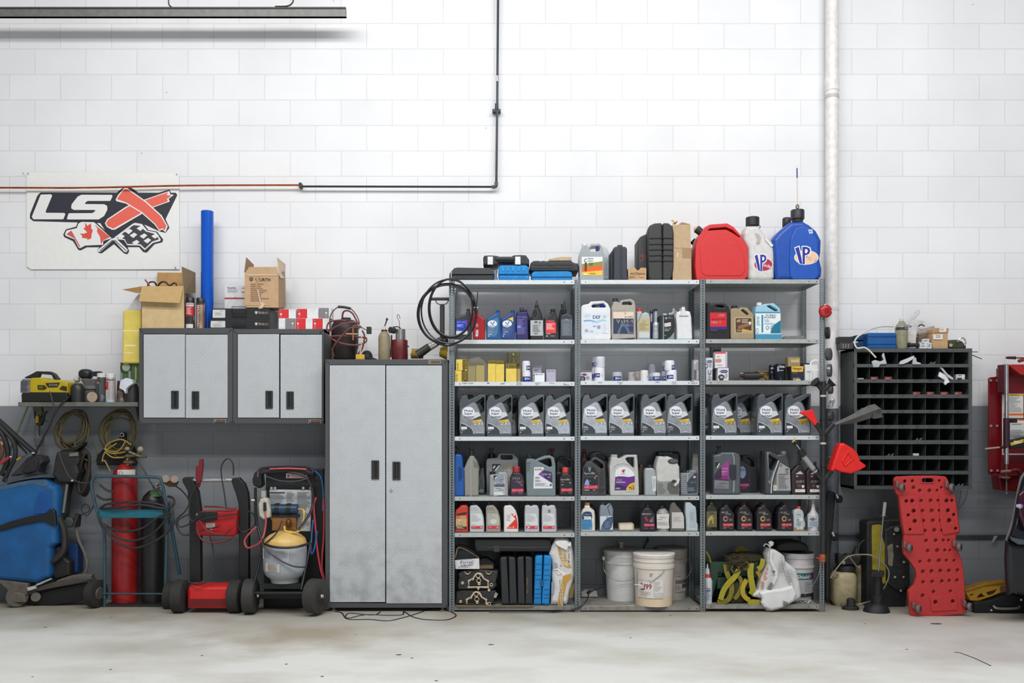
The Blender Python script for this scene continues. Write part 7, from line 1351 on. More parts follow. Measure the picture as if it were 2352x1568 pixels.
S('right_pan',[(668,640),(740,600),(880,590),(912,900),(910,1190),(860,1245),(780,1240),(700,1180),(672,1000)],.03,M((46,46,48),.5,noise=.3,bump=.5,scale=24),Y=-.305,r=16,bev=.01)
S('worn_patch',[(690,800),(744,770),(752,900),(740,1010),(700,990)],.003,M((132,124,104),.7,noise=.3),Y=-.308,r=10,bev=.001)
for x,y,r_ in ((782,634,24),(756,680,10),(790,804,10),(854,960,12),(766,1110,12),(850,1110,10),(824,1246,12)):i.cone('fastener',(x,y,-.318),(x,y,-.304),i.s1(r_),i.s1(r_),M((150,148,140),.4,.5))
i=It('hand_pump','floor-standing grease pump with long chrome lever rod','pump',vO,-.50,(515,660,1455),z=0,dep=.1)
L_('foot',580,[(1370,70),(1400,110),(1455,130)],M((22,22,24),.6),hd=.09);L_('cylinder',590,[(1045,60),(1060,66),(1090,62),(1100,44),(1280,40),(1290,56),(1400,60)],M((26,26,28),.5));N('rod',(600,1050,-.46),(648,500,-.40),.0065,.0065,M((150,150,140),.3,.7));N('grip',(652,500,-.40),(666,362,-.39),.012,.013,M((160,160,154),.5));U('cross_pin',[(610,498,-.40),(690,506,-.40)],.003,M((90,88,84),.4),smooth=False)
R_('latch',530,1060,656,1110,.04,M((24,24,26),.5),Y=-.52,r=6)
i=It('floor_jack','low yellow and black trolley jack half hidden by the car at the right edge','jack',vQ,-.48,(190,900,1500),z=0,dep=.2)
S('lift_arm',[(184,1275),(184,1245),(400,1180),(640,1150),(665,1240),(480,1320),(330,1370),(240,1368)],.07,M((176,130,26),.5,noise=.15),[[(240,1300),(270,1292),(276,1306),(236,1316)],[(320,1320),(360,1282),(410,1324),(330,1345)],[(420,1275),(545,1238),(520,1290),(450,1318)]],r=6,bev=.006);S('top_rail',[(182,1250),(400,1175),(640,1148),(644,1172),(400,1200),(184,1268)],.09,M((150,108,24),.5),Y=-.49,bev=.004)
N('pivot',(606,1234,-.49),(606,1234,-.47),.024,.024,M((60,44,20),.5));S('chassis',[(290,1500),(280,1390),(440,1370),(600,1320),(740,1290),(980,1330),(1000,1500)],.25,M((22,22,24),.45),Y=-.52,r=14,bev=.02);U('carry_handle',[(500,1426,-.53),(530,1450,-.55),(640,1458,-.55),(770,1450,-.55),(790,1430,-.53)],.009,M((170,168,160),.3,.6));S('saddle_plate',[(642,1146),(730,1180),(752,1284),(665,1236)],.04,M((20,20,22),.4),Y=-.5,bev=.004);U('saddle_edge',[(645,1146,-.505),(728,1178,-.505),(752,1284,-.505)],.005,M((176,172,164),.3,.6),smooth=False);i.link('bolt',*merge([sweep([i.W(x,y,-.528),i.W(x,y,-.518)],.008,8) for x,y in ((810,1358),(475,1474))]),M((170,168,162),.3,.6))
i=It('car','dark car corner with headlamp entering the frame at the right edge','car',vQ,-.95,(600,1500,1420),z=0,dep=1.0)
CARM=M((34,36,46),.2,.3,noise=.02)
S('bumper',[(640,1330),(626,1100),(616,900),(628,700),(700,690),(1500,700),(1500,1350),(760,1290)],.5,M((24,25,30),.35),r=30,bev=.06);S('wing',[(634,700),(700,480),(760,180),(800,0),(870,-90),(1500,-160),(1500,760),(800,740),(700,690)],.5,CARM,Y=-.93,r=30,bev=.07)
S('headlamp',[(800,170),(860,110),(1100,110),(1100,600),(880,600),(810,420),(792,290)],.12,M((56,20,40),.1,.2,noise=.1),Y=-.985,r=24,bev=.03);i.link('lamp_chrome',*merge([sweep([i.W(x,y,-1.0),i.W(x,y,-.98)],r_,12) for x,y,r_ in ((815,300,.012),(840,305,.016))]),M((206,200,236),.1,.6));S('chrome_strip',[(700,640),(740,660),(900,690),(1500,690),(1500,740),(800,740),(720,690)],.05,M((92,98,104),.25,.5),Y=-.975,r=8,bev=.01);U('edge_trim',[(634,690,-.94),(700,480,-.94),(756,190,-.94),(800,0,-.94),(860,-90,-.94)],.010,M((110,110,114),.3,.4))
for o in i.e.children:
 for q in o.data.vertices:q.co.x+=(q.co.y+.5)*.56
N('tyre',(1500,1200,-.7),(1500,1200,-.9),.30,.30,M((24,24,24),.7))
i=It('spring_compressor','dark red wall-mounted strut spring compressor with chrome column','compressor',vR,-.30,(140,640,1480),dep=.3)
DR=M((112,16,24),.3,noise=.08)
S('mount_flange',[(142,1290),(142,310),(155,296),(258,286),(262,1300),(150,1298)],.02,DR,Y=-.20,r=6,bev=.004);i.box('back_panel',270,200,900,1300,-.24,-.16,DR,bev=.004);S('side_cheek',[(262,450),(262,168),(340,160),(345,480)],.05,M((84,14,32),.35),Y=-.32,bev=.004)
S('top_visor',[(335,164),(900,164),(900,300),(470,270)],.14,M((166,40,40),.3),Y=-.34,bev=.005);U('column',[(322,165,-.40),(322,1190,-.40)],.0150,M((190,188,192),.2,.9),smooth=False,sides=16,label='polished chrome column');U('sleeve',[(322,716,-.40),(322,1015,-.40)],.0225,M((52,22,34),.35),smooth=False,sides=16);U('screw_rod',[(322,1185,-.40),(322,1480,-.40)],.007,M((120,108,100),.4,.6),smooth=False);U('lever',[(100,1034,-.42),(250,1018,-.42)],.0075,M((196,184,170),.3,.6),smooth=False);U('lever_socket',[(246,1020,-.42),(322,1010,-.41)],.011,M((60,20,26),.4),smooth=False)
S('lower_bracket',[(246,1330),(250,1300),(460,1300),(450,1400),(430,1470),(262,1460)],.12,M((94,20,24),.35),Y=-.36,r=8,bev=.006);U('clamp_bar',[(262,1268,-.42),(360,1262,-.42)],.012,M((150,120,112),.35,.5),smooth=False);U('clamp_arm',[(360,1262,-.42),(430,1250,-.41),(460,1290,-.38)],.014,M((96,30,32),.35));S('handwheel',[(276,1330),(300,1318),(350,1318),(370,1330),(345,1342),(300,1342)],.06,M((120,96,90),.4,.4),Y=-.43,r=4,bev=.004);i.blob('rod_tip',322,1480,9,9,.008,M((200,190,180),.4),Yc=-.40)
B([('r',276,466,900,1094,(206,206,206)),('r',288,474,880,1080,(110,18,24)),('r',290,470,494,690,(214,212,208)),('r',290,470,494,490,(196,170,60)),('t','CAUTION',350,474,446,488,(60,50,30)),('l',300,500,480,660,12,(150,150,150)),('r',290,668,494,690,(226,110,36)),('r',290,690,494,716,(206,206,204)),('r',356,764,700,940,(204,208,206)),('l',372,776,480,792,1,(100,100,100)),('l',364,840,490,930,5,(150,154,152))],Y=-.241)
S('upper_arm',[(352,722),(440,724),(700,724),(700,764),(380,764)],.03,M((26,26,28),.4),Y=-.38,bev=.004);B([('r',432,726,700,764,(214,206,200)),('r',432,726,700,742,(226,110,36)),('t','WARNING',452,728,560,740,(60,40,20))],Y=-.381);S('lower_arm',[(352,945),(520,905),(700,905),(700,1010),(360,1030)],.04,M((30,28,30),.4),Y=-.39,bev=.005);B([('p',[(360,970),(496,930),(496,966),(368,1000)],(206,180,70)),('l',396,950,480,980,2,(236,230,210))],Y=-.391)
i.link('mounting_bolt',*merge([sweep([i.W(x,y,-.212),i.W(x,y,-.198)],.010,10) for x,y in ((160,328),(162,796),(226,796),(166,1256),(230,1256),(225,328))]),M((150,130,136),.3,.6))['kind']='stuff'
i=It('crank_handle','dark crank handle with red knobs above the red compressor','handle',vR,-.30,(316,560,130),dep=0);U('shaft',[(400,96,-.30),(620,98,-.30)],.005,M((110,50,50),.4,.3),smooth=False);U('grip',[(318,95,-.30),(330,95,-.30),(400,96,-.30),(414,96,-.30)],[.008,.0135],M((48,20,36),.4));U('knob',[(446,120,-.30),(500,114,-.30)],.013,M((120,40,36),.4),smooth=False)
i=It('wall_conduit','thin dark conduit running low along the grey wall behind the creeper','conduit',vQ,-.03,(-1260,650,660),dep=0);U('conduit',[(-1280,630,-.02),(160,636,-.02),(660,636,-.02)],.008,M((52,54,58),.5),smooth=False);U('conduit',[(-1280,650,-.02),(660,652,-.02)],.004,M((46,48,52),.5),smooth=False)
i=It('tape_tag','small torn pale tape tag hanging from the low conduit','tag',vQ,-.035,(480,545,710),dep=0);i.sheet('tag',[(480,706,-.034),(500,712,-.034),(545,640,-.034),(505,636,-.034)],M((146,148,146),.6),.002)
i=It('hanging_wire','two thin black wires dangling below the bin cabinet','wire',vQ,-.10,(90,220,350),dep=0);U('wire',[(210,120,-.06),(180,240,-.06),(95,350,-.06)],.0018,BLK and M(BLK,.5));U('wire',[(135,120,-.06),(120,230,-.06),(90,320,-.06)],.0018,M(BLK,.5))
i=It('floor_wire','thin bent wire lying on the floor at lower right','wire',vP,-2.1,(2190,2282,1530),z=0,dep=0)
U('wire',[(2192,1498,YF(1498)),(2205,1499,YF(1499)),(2240,1512,YF(1512)),(2276,1529,YF(1529))],.0035,M((60,58,54),.5),smooth=False)
for k,(x,y,w) in enumerate(((2150,1432,16),(1128,1480,8),(916,1503,8),(740,1553,5),(1002,1563,5),(464,1505,4),(104,1440,5))):
 i=It('floor_debris',['flat dark smudge of rubber in front of the red creeper','tiny dark chip on the floor below bay one','small dark scrap on the floor below the tall cabinet','dark pebble near the bottom edge, left of centre','dark fleck at the bottom edge near centre','tiny fleck on the floor left of the oil stain','tiny chip on the floor below the blue scrubber'][k],'debris',vP,YF(y),(x-w,x+w,y),z=0,dep=0)
 Yq=YF(y);i.blob('chip',x,y,w*.8,.5,.004+.0012*w,M((92,88,82),.8),Yc=Yq,amp=.15,seed=k)
 o=i.last
#================================================================banner
i=It('vinyl_banner','white vinyl banner with a slanted letter logo and crossed flags','banner',vS,-.012,(345,2310,1335),dep=.004)
BW_=M((234,233,231),.5,noise=.02)
S('sheet',[(345,1300),(340,90),(1200,82),(2300,96),(2310,1335),(400,1325)],.004,BW_,r=6,bev=.001)
NV=(52,52,62);RX=(232,104,88);W2=(234,233,231)
flagc=[(820,885),(850,830),(920,800),(985,790),(1000,740),(1030,720),(1220,720),(1400,870),(1460,930)]
B([('p',[(520,346),(2262,350),(2282,380),(2130,690),(2180,800),(2130,866),(2060,850),(1860,760),(1460,1000),(1290,740),(430,716),(384,680),(388,620),(480,390)],NV,14),
   ('p',[(1500,350),(1590,280),(1680,280),(1860,400),(2180,310),(2200,350),(1700,700)],NV,10),
   ('p',[(525,374),(660,370),(672,390),(590,585),(590,608),(830,610),(842,626),(816,692),(430,692),(410,660)],W2,12),
   ('p',[(1000,400),(1050,376),(1440,378),(1450,394),(1420,456),(1130,456),(1100,476),(1096,496),(1340,498),(1380,520),(1382,570),(1340,650),(1270,694),(858,694),(884,614),(1190,612),(1222,590),(1226,572),(950,572),(916,550),(922,500)],W2,14),
   ('p',[(1350,742),(1380,690),(1620,530),(1740,480),(2180,328),(2190,372),(2240,376),(2170,430),(2186,464),(1960,544),(1480,826),(1440,826),(1375,790)],W2,6),('p',[(1366,742),(1394,698),(1640,536),(1900,436),(2170,342),(2140,380),(2210,388),(2150,430),(2160,462),(1940,540),(1460,812),(1386,780)],RX,6),
   ('p',[(1488,440),(1520,380),(1600,290),(1640,292),(1880,460),(2080,640),(2160,780),(2130,860),(2090,824),(2050,842),(1990,760),(1820,610),(1620,490),(1500,460)],W2,6),('p',[(1506,434),(1540,380),(1606,304),(1636,306),(1866,468),(2066,648),(2142,776),(2118,838),(2092,806),(2050,826),(2000,752),(1830,600),(1630,478)],RX,6),
   ('p',[(816,890),(850,822),(980,788),(1000,736),(1040,712),(1220,716),(1460,930),(1700,740),(1730,726),(1840,740),(1910,830),(2020,850),(2100,950),(2090,986),(1990,1010),(1890,1118),(1846,1112),(1790,1048),(1640,1048),(1664,1100),(1640,1140),(1600,1130),(1468,1010),(1310,1128),(1266,1120),(1256,1080),(1290,1050),(1120,1050),(1040,1090),(1010,1084),(940,970),(830,920)],NV,10),
   ('p',[(836,886),(860,836),(990,806),(1010,748),(1050,726),(1214,730),(1440,936),(1330,970),(1330,1020),(1100,1030),(1030,1066),(1010,1050),(960,950),(850,906)],W2,8),('p',[(856,884),(920,836),(1040,1050),(1020,1046),(960,940)],(206,96,84),3),('p',[(1216,756),(1420,920),(1330,965),(1310,1006),(1300,1004),(1290,920),(1250,850),(1256,810)],(222,96,84),3),
   ('p',[(1098,736),(1128,776),(1172,746),(1180,820),(1198,830),(1180,890),(1176,940),(1140,950),(1134,972),(1126,940),(1056,930),(1062,906),(1030,876),(1080,878),(1126,862),(1074,806),(1100,800)],(222,84,70)),
   ('p',[(1470,930),(1710,750),(1740,738),(1830,754),(1896,838),(2010,860),(2070,950),(2064,972),(1970,996),(1866,1090),(1800,1030),(1640,1026),(1600,960),(1510,950)],W2,6),('p',[(1500,935),(1720,768),(1800,776),(1880,850),(1990,880),(2050,950),(1960,980),(1868,1070),(1810,1014),(1640,1010),(1606,946)],(66,66,72),4)]+
  [('p',[(x,y),(x+60,y-36),(x+100,y-10),(x+50,y+34)],W2,4) for x,y in ((1610,850),(1760,810),(1510,920),(1670,900),(1800,910),(1950,910),(1700,994),(1850,970))]+
  [('p',[(1260,1090),(1440,940),(1476,950),(1310,1100),(1276,1116)],W2,6),('p',[(1450,940),(1490,930),(1650,1086),(1634,1118),(1600,1110)],W2,6),('p',[(1286,1096),(1448,960),(1456,966),(1294,1102)],NV),('p',[(1476,962),(1484,956),(1634,1098),(1626,1104)],NV)]+[('e',x,y,8,8,(120,118,116)) for x,y in ((368,106),(2276,116),(2262,1312),(308,106))],name='printed_logo')
#================================================================on top of the wall cabinets
ZC1=PZ(753.3,-.32)+.0006;ZC2=PZ(755.3,-.32)+.0006
i=It('cardboard_box','open tan cardboard box with drooping flaps and cables inside, left on the cabinets','box',vT,-.31,(262,715,1374),z=ZC1,dep=.26)
C1=M((204,176,130),.7,noise=.07);C2=M((168,136,92),.75,noise=.08);C3=M((142,122,92),.75,noise=.08)
i.sheet('front_wall',[(262,1374,-.31),(718,1374,-.31),(714,926,-.31),(264,926,-.31)],C1,-.004);i.sheet('right_wall',[(718,1374,-.31),(770,1374,-.06),(760,926,-.06),(714,926,-.31)],C3,.004)
i.sheet('back_wall',[(300,1374,-.06),(770,1374,-.06),(760,930,-.06),(300,930,-.06)],C2,.004);i.sheet('left_wall',[(262,1374,-.31),(300,1374,-.06),(300,930,-.06),(264,926,-.31)],C2,.004)
i.sheet('front_flap',[(264,928,-.315),(712,924,-.315),(670,1108,-.36),(230,1090,-.36)],M((190,158,106),.7,noise=.06),.004);i.sheet('left_flap',[(262,930,-.30),(55,965,-.26),(210,1002,-.31),(250,1000,-.315)],M((160,124,76),.7),.003)
i.sheet('back_flap',[(425,925,-.06),(430,778,-.03),(706,782,-.03),(712,925,-.06)],M((178,138,86),.7),.004);i.sheet('right_flap',[(716,1010,-.30),(696,716,-.28),(842,780,-.06),(842,1000,-.055)],C3,.004)
i=It('cable_loop','black cables and red tube poking out of the open cardboard box','cable',vT,-.2,(320,640,1374),z=ZC1+.01,dep=0);U('cable',[(330,1100,-.2),(325,930,-.2),(350,885,-.2),(400,885,-.2),(430,925,-.18),(470,885,-.2),(520,884,-.2),(560,920,-.2),(640,925,-.2),(640,1370,-.2)],.006,M((38,40,42),.5));U('red_tube',[(298,856,-.22),(345,920,-.22),(350,1000,-.22)],.006,M((140,60,46),.5),smooth=False)
def spray(label,x0,x1,yt,c,els,v=vT,yb=1385,Y=-.29,z=ZC1,capc=BLK,capy=None):
 j=It('spray_can',label,'spray can',v,Y,(x0,x1,yb),z=z,dep=0);cx=(x0+x1)/2;w=(x1-x0)/2;cy_=capy or yt+(yb-yt)*.15
 j.loft('can',cx,[(cy_,w*.75),(cy_+12,w*.97),(cy_+22,w),(yb-10,w),(yb-4,w*.96),(yb,w*.94)],c,Y);j.loft('cap',cx,[(yt,w*.84),(yt+8,w*.96),(cy_+6,w*.96)],M(capc,.4),Y)
 if els:j.label(els,wrap=(cx,w*1.01,j.s1(w,Y)*1.01,2,Y))
 return j
spray('spray can with red and white label and black cap beside the cardboard box',740,832,1050,M((60,58,60),.3,.2),[('r',742,1112,830,1150,(206,196,196)),('r',742,1150,830,1250,(196,44,44)),('l',756,1165,826,1240,5,(226,200,200)),('p',[(742,1250),(830,1250),(830,1300),(760,1260)],(206,200,206)),('r',748,1340,826,1380,(206,206,206)),('p',[(750,1122),(764,1122),(757,1134)],(190,60,60)),('l',768,1122,826,1136,1,(120,110,112))])
spray('coppery chrome spray can with black cap in front of the blue tube',852,944,1055,M((190,156,140),.25,.7,noise=.3,scale=14),[('r',856,1110,940,1130,(60,52,50)),('l',870,1140,900,1370,12,(226,206,190))],Y=-.28)
i=It('blue_tube','tall glossy blue tube standing upright against the wall','tube',vT,-.17,(905,1035,1385),z=ZC1,dep=0)
BT=M((10,84,190),.18,noise=.03);i.loft('tube',969,[(118,62),(122,66),(1400,66)],BT,-.15,sides=36);i.loft('end_cap',969,[(116,58),(119,62)],M((22,70,150),.3),-.15)
i=It('paper_box','white carton with a red stripe standing behind the dark-lettered brown box','box',vT,-.17,(1152,1390,1380),z=ZC2,dep=.1);R_('carton',1156,920,1400,1385,.1,M((216,216,218),.5),bev=.001)
B([('t','Thread Bear',1184,936,1280,954,(60,60,62)),('l',1186,962,1310,1000,4,(170,170,174)),('r',1156,1050,1400,1066,(176,60,74)),('r',1340,944,1372,952,(206,130,90)),('r',1340,984,1372,996,(206,120,80)),('e',1272,1048,5,5,(160,40,50))],Y=-.17)
def wurth(label,x0,y0,y1,z,lab):
 j=It('tool_case',label,'tool case',vT,-.31,(x0,1640,y1),z=z,dep=.26)
 j.rect('case',x0,y0,1640,y1,.26,M((38,38,40),.4,noise=.06),r=4,bev=.004);j.rect('latch_plate',1240,y0+40,1388,y1-18,.008,M((26,26,28),.4),Y=-.316,r=8,bev=.002)
 j.label([('p',[(x0+16,y0+14),(1164,y0+14),(1164,y1-12),(x0+14,y1-12)],(206,206,206),8),('l',x0+90,y0+24,1150,y0+34,1,(120,120,120)),('l',x0+40,y0+44,1130,y0+80,4,(160,160,160)),('t','WURTH',1520,y0+36,1626,y0+62,(206,196,188)),('p',[(1486,y0+32),(1512,y0+32),(1512,y0+54),(1499,y0+64),(1486,y0+54)],(206,196,188)),('l',1488,y0+44,1510,y0+48,1,(40,40,42)),('e',1526,y0+32,2,2,(206,196,188)),('e',1534,y0+32,2,2,(206,196,188))],Y=-.31)
 return j
hz=PZ(460+1285/4.704,-.31)-PZ(460+1385/4.704,-.31)
wurth('lower flat black parts case with white logo and sticker',992,1288,1385,ZC2,0);j=wurth('upper flat black parts case with wire handle and white logo',1014,1166,1280,ZC2+hz,0)
j.tube('wire_handle',[(1238,1215,-.315),(1236,1150,-.315),(1386,1150,-.315),(1386,1215,-.315)],.003,M((40,40,42),.4,.5),smooth=False)
i=It('cardboard_box','tall brown printed cardboard box with raised torn flaps on the black cases','box',vT,-.30,(1370,1740,1160),z=ZC2+hz+PZ(1166/4.704,-.31)-PZ(1280/4.704,-.31)+.001,dep=.2)
B1=M((190,156,120),.65,noise=.06);B2=M((160,130,98),.7,noise=.06)
S('front_wall',[(1370,1158),(1374,790),(1420,720),(1720,718),(1735,790),(1738,1158)],.006,B1,bev=.001);i.sheet('right_wall',[(1738,1158,-.30),(1812,1158,-.10),(1806,760,-.10),(1735,790,-.30)],B2,.004)
i.box('inner_box',1376,800,1734,1158,-.292,-.11,B2);i.sheet('left_flap',[(1372,780,-.30),(1392,615,-.30),(1474,696,-.14),(1468,760,-.14)],B2,.003);i.sheet('right_flap',[(1740,790,-.30),(1724,614,-.28),(1815,690,-.11),(1812,840,-.10),(1762,840,-.28)],M((206,184,160),.6),.003)
B([('p',[(1424,832),(1464,832),(1464,862),(1444,876),(1424,862)],(92,72,58)),('l',1426,848,1462,858,2,(186,152,116)),('t','WURTH',1486,840,1650,874,(92,72,58)),('l',1438,900,1640,1100,9,(150,116,88)),('p',[(1506,830),(1540,800),(1520,900),(1505,960),(1486,960)],(176,140,104)),('l',1380,1128,1730,1140,1,(206,180,150)),('p',[(1380,796),(1730,796),(1730,812),(1400,816)],(206,180,148))],Y=-.301)
i.sheet('tape_strip',[(1505,960,-.303),(1520,960,-.303),(1550,1090,-.305),(1590,1120,-.307),(1570,1160,-.308),(1530,1184,-.308),(1520,1160,-.306),(1545,1130,-.305)],M((206,186,160),.3),.0015)
for k,(x0,y0,x1,y1,c,lab) in enumerate(((1742,1175,1925,1270,0,'red and white lamp box on the upper row, nearest the black cases'),(1940,1170,2170,1270,0,'red and white lamp box in the middle of the upper row'),(2175,1160,2310,1270,1,'grey and white lamp box at the right end of the upper row'),
           (1742,1273,1922,1388,2,'white and grey lamp box on the lower row, nearest the black cases'),(1925,1275,2106,1388,0,'red and white lamp box in the middle of the lower row'),(2109,1275,2290,1388,0,'red and white lamp box at the right end of the lower row'))):
 zz=ZC2 if k>2 else ZC2+hz*1.135
 j=It('lamp_box',lab,'box',vT,-.31+(0 if k>2 else .004),(x0,x1,y1),z=zz,dep=.1,group='red, white and grey lamp boxes');j.rect('carton',x0,y0,x1,y1,.1,M((222,222,224),.45),bev=.001)
 cx0=x0+1 if c !=2 else x0+70;cx1=x0+108 if c !=2 else x1-2;lx=(cx0+22) if c==0 else cx1-30
 j.label([('r',cx0,y0+2,cx1,y1-2,(214,48,52) if c==0 else (128,128,130)),('t','L',lx-6,y0+12,lx+10,y0+36,(236,216,216)),('p',[(lx-10,y0+62),(lx-6,y0+48),(lx,y0+40),(lx+8,y0+48),(lx+14,y0+62)],(236,216,216)),('r',lx-4,y0+66,lx+8,y0+72,(230,180,180)),('r',lx-2,y0+78,lx+4,y1-8,(230,150,150))],Y=j.Y)
i=It('sponge_pack','yellow foam pack in clear bag hanging left of the wall cabinets','pack',vT,-.25,(50,255,1760),dep=.05)
S('foam',[(48,1760),(55,1200),(80,1180),(240,1185),(252,1210),(252,1740),(230,1765)],.06,M((222,200,96),.6,noise=.06),r=20,bev=.015);S('clear_bag_top',[(100,1190),(170,1080),(230,1005),(256,1010),(256,1190)],.02,M((206,202,206),.3,alpha=.75),Y=-.235,r=6,bev=.004)
B([('r',60,1400,250,1420,(236,222,140)),('r',80,1560,200,1576,(240,232,180)),('r',70,1640,170,1650,(240,232,180))],Y=-.25)
i=It('tool_packet','green card packet showing a round ring picture under the yellow foam pack','packet',vU,-.22,(1550,1790,440),dep=.01)
S('card',[(1550,430),(1548,180),(1790,180),(1790,440)],.006,M((70,92,44),.5),bev=.001);B([('o',1622,246,76,78,18,(44,52,46)),('e',1622,240,50,50,(150,160,140)),('r',1654,290,1680,400,(130,150,146)),('r',1740,236,1746,430,(190,206,170)),('r',1752,250,1760,400,(150,170,130)),('p',[(1550,290),(1580,330),(1580,400),(1550,410)],(110,130,140))],Y=-.22)
#================================================================wall shelf on the left and what stands on it
i=It('wall_shelf','narrow weathered wall plank shelf at the far left','shelf',vU,-.29,(232,1770,745),dep=.27)
R_('plank',232,690,1770,745,.27,M((104,104,98),.7,noise=.25,scale=12),bev=.002);S('bracket',[(1740,745),(1775,745),(1790,930),(1778,930)],.02,M((70,72,74),.5),Y=-.03,bev=.002);S('bracket',[(420,745),(450,745),(446,900),(436,900)],.02,M((70,72,74),.5),Y=-.03,bev=.002)
ZW=PZ(800+690/5.6,-.29)+.0006
def ws(name,label,cat,x0,x1,Y=-.25,dep=.1):return It(name,label,cat,vU,Y,(x0,x1,692),z=ZW,dep=dep)
i=ws('pressure_washer','yellow and black portable pressure washer on the wall shelf','pressure washer',255,870,-.27,.2)
S('base',[(276,692),(270,590),(300,560),(860,560),(870,590),(850,680),(800,692)],.2,M((26,27,24),.5),r=8,bev=.008);S('housing',[(380,572),(380,390),(400,378),(520,372),(600,400),(740,402),(855,430),(868,450),(866,572),(840,576)],.19,M((186,162,24),.4,noise=.06),Y=-.268,r=10,bev=.010);S('grey_end',[(258,570),(260,430),(290,390),(375,396),(384,540),(378,580)],.18,M((112,112,118),.5),r=12,bev=.010)
S('handle',[(312,372),(400,330),(470,292),(640,296),(690,320),(752,400),(690,400),(660,340),(500,326),(480,380),(320,384)],.05,M((36,37,32),.5),Y=-.22,r=8,bev=.008);B([('p',[(584,446),(770,440),(740,498),(620,500)],(34,34,28)),('t','RYOBI',632,456,736,484,(226,226,216)),('p',[(484,470),(580,474),(604,510),(570,530),(486,530)],(52,48,22)),('p',[(800,480),(862,490),(862,550),(760,524)],(52,48,22)),('l',268,420,376,560,8,(84,84,90)),('l',500,488,560,520,3,(140,120,30))],Y=-.271)
U('nozzle',[(860,590,-.23),(905,590,-.23)],.010,M((150,130,60),.4,.3),smooth=False)
for nm,lab,x0,x1,yt in (('plastic_dome_bottle','black dome-topped bottle beside the pressure washer',915,1084,448),('plastic_dome_bottle','dark brown dome-topped bottle at the right end of the wall shelf',1622,1780,446)):
 j=ws(nm,lab,'bottle',x0,x1,-.24);w=(x1-x0)/2;j.loft('body',(x0+x1)/2,[(yt,w*.5),(yt+14,w*.75),(yt+50,w*.96),(yt+110,w),(684,w),(692,w*.96)],M((44,44,46) if x0<1000 else (58,54,52),.4,noise=.08),-.20)
i=ws('angle_polisher','black power tool with round head behind the dome bottle','power tool',960,1300,-.16)
i.blob('head',1106,330,86,66,.05,M((30,31,33),.4),Yc=-.12,n=2.6);S('body',[(1070,692),(1086,480),(1030,400),(1060,380),(1200,390),(1230,470),(1215,692)],.07,M((92,88,88),.5),r=12,bev=.01);S('top_handle',[(1186,296),(1280,292),(1296,306),(1260,360),(1196,356)],.04,M((28,34,46),.4),r=6,bev=.006);S('silver_bar',[(1086,478),(1220,480),(1220,520),(1088,522)],.02,M((150,150,150),.3,.6),Y=-.17,bev=.002);i.blob('clear_cup',990,400,40,40,.03,M((190,190,188),.4),Yc=-.12)
i=ws('wooden_disc','round pale beige disc leaning on the front of the wall shelf','disc',1120,1250,-.285,.02);c=i.W(1186,624,-.28);vs,fs=sweep([c-Vector((0,.004,0)),c+Vector((0,.004,0))],[i.s1(66),i.s1(66)],28);i.link('disc',vs,fs,M((164,148,128),.7,noise=.12))
spray('dark spray can with pale blue label on the wall shelf',1250,1362,318,M((66,66,68),.35),[('p',[(1254,470),(1316,450),(1312,600),(1256,640)],(130,186,200)),('r',1258,430,1300,460,(150,130,80)),('l',1320,600,1360,680,4,(150,150,150))],v=vU,yb=692,Y=-.23,z=ZW,capc=(206,204,202),capy=366)
spray('white and red spray can in the middle of the wall shelf',1364,1482,322,M((176,172,170),.3,.2),[('r',1366,432,1418,530,(206,44,44)),('l',1372,452,1400,500,2,(236,200,200)),('r',1366,534,1416,660,(196,196,196)),('e',1394,590,22,40,(110,60,56)),('r',1366,400,1478,410,(120,60,60)),('r',1366,660,1478,688,(170,200,204))],v=vU,yb=692,Y=-.22,z=ZW,capc=(214,210,208),capy=372)
i=ws('rag','white crumpled rag draped over a rusty jar','rag',1510,1720,-.285);S('cloth',[(1532,510),(1548,410),(1620,378),(1690,400),(1712,450),(1660,480),(1620,520),(1612,590),(1590,540)],.06,M((206,212,222),.7,noise=.06,bump=.8),r=10,bev=.02)
i=ws('rusty_jar','rusty metal jar under the white rag','jar',1505,1610,-.16);L_('jar',1556,[(420,44),(540,50),(692,50)],M((110,64,54),.5,noise=.25),-.13);i=ws('metal_valve','small dull metal fitting in front of the rusty jar','fitting',1510,1610,-.25,.06);L_('fitting',1560,[(540,36),(560,52),(600,44),(640,40),(660,50),(692,48)],M((112,100,92),.4,.5,noise=.2),-.225)
#================================================================clutter hanging under the wall shelf
HM=M((84,74,44),.6,noise=.15)
def coil(name,label,v,base,loops,r,mat,Y,extra=None):
 j=It(name,label,'hose',v,Y,base,dep=0)
 for L in loops:j.tube('loop',L,r,mat,n=8)
 if extra:extra(j)
 return j
def ell(cx,cy,rx,ry,Y,rot=0,n=12,k=0):
 q=[]
 for a in range(n):
  t=2*math.pi*a/n;x=rx*math.cos(t);y=ry*math.sin(t)
  q.append((cx+x*math.cos(rot)-y*math.sin(rot),cy+x*math.sin(rot)+y*math.cos(rot),Y-.008*math.sin(t*2+k)))
 return q+[q[0]]
rc=random.Random(11)
coil('hose_coil','coil of olive brown air hose hanging under the wall shelf, left of two',vU,(700,1200,1290),[ell(950+rc.uniform(-50,50),1045+rc.uniform(-40,40),120+rc.uniform(0,90),190+rc.uniform(0,75),-.10-.006*k,rc.uniform(-.1,.5),k=k) for k in range(10)]+[[(940,1120,-.17),(980,1280,-.17),(1060,1400,-.17),(1160,1450,-.17),(1230,1430,-.16),(1245,1350,-.15),(1200,1180,-.13)]],.0055,HM,-.10)
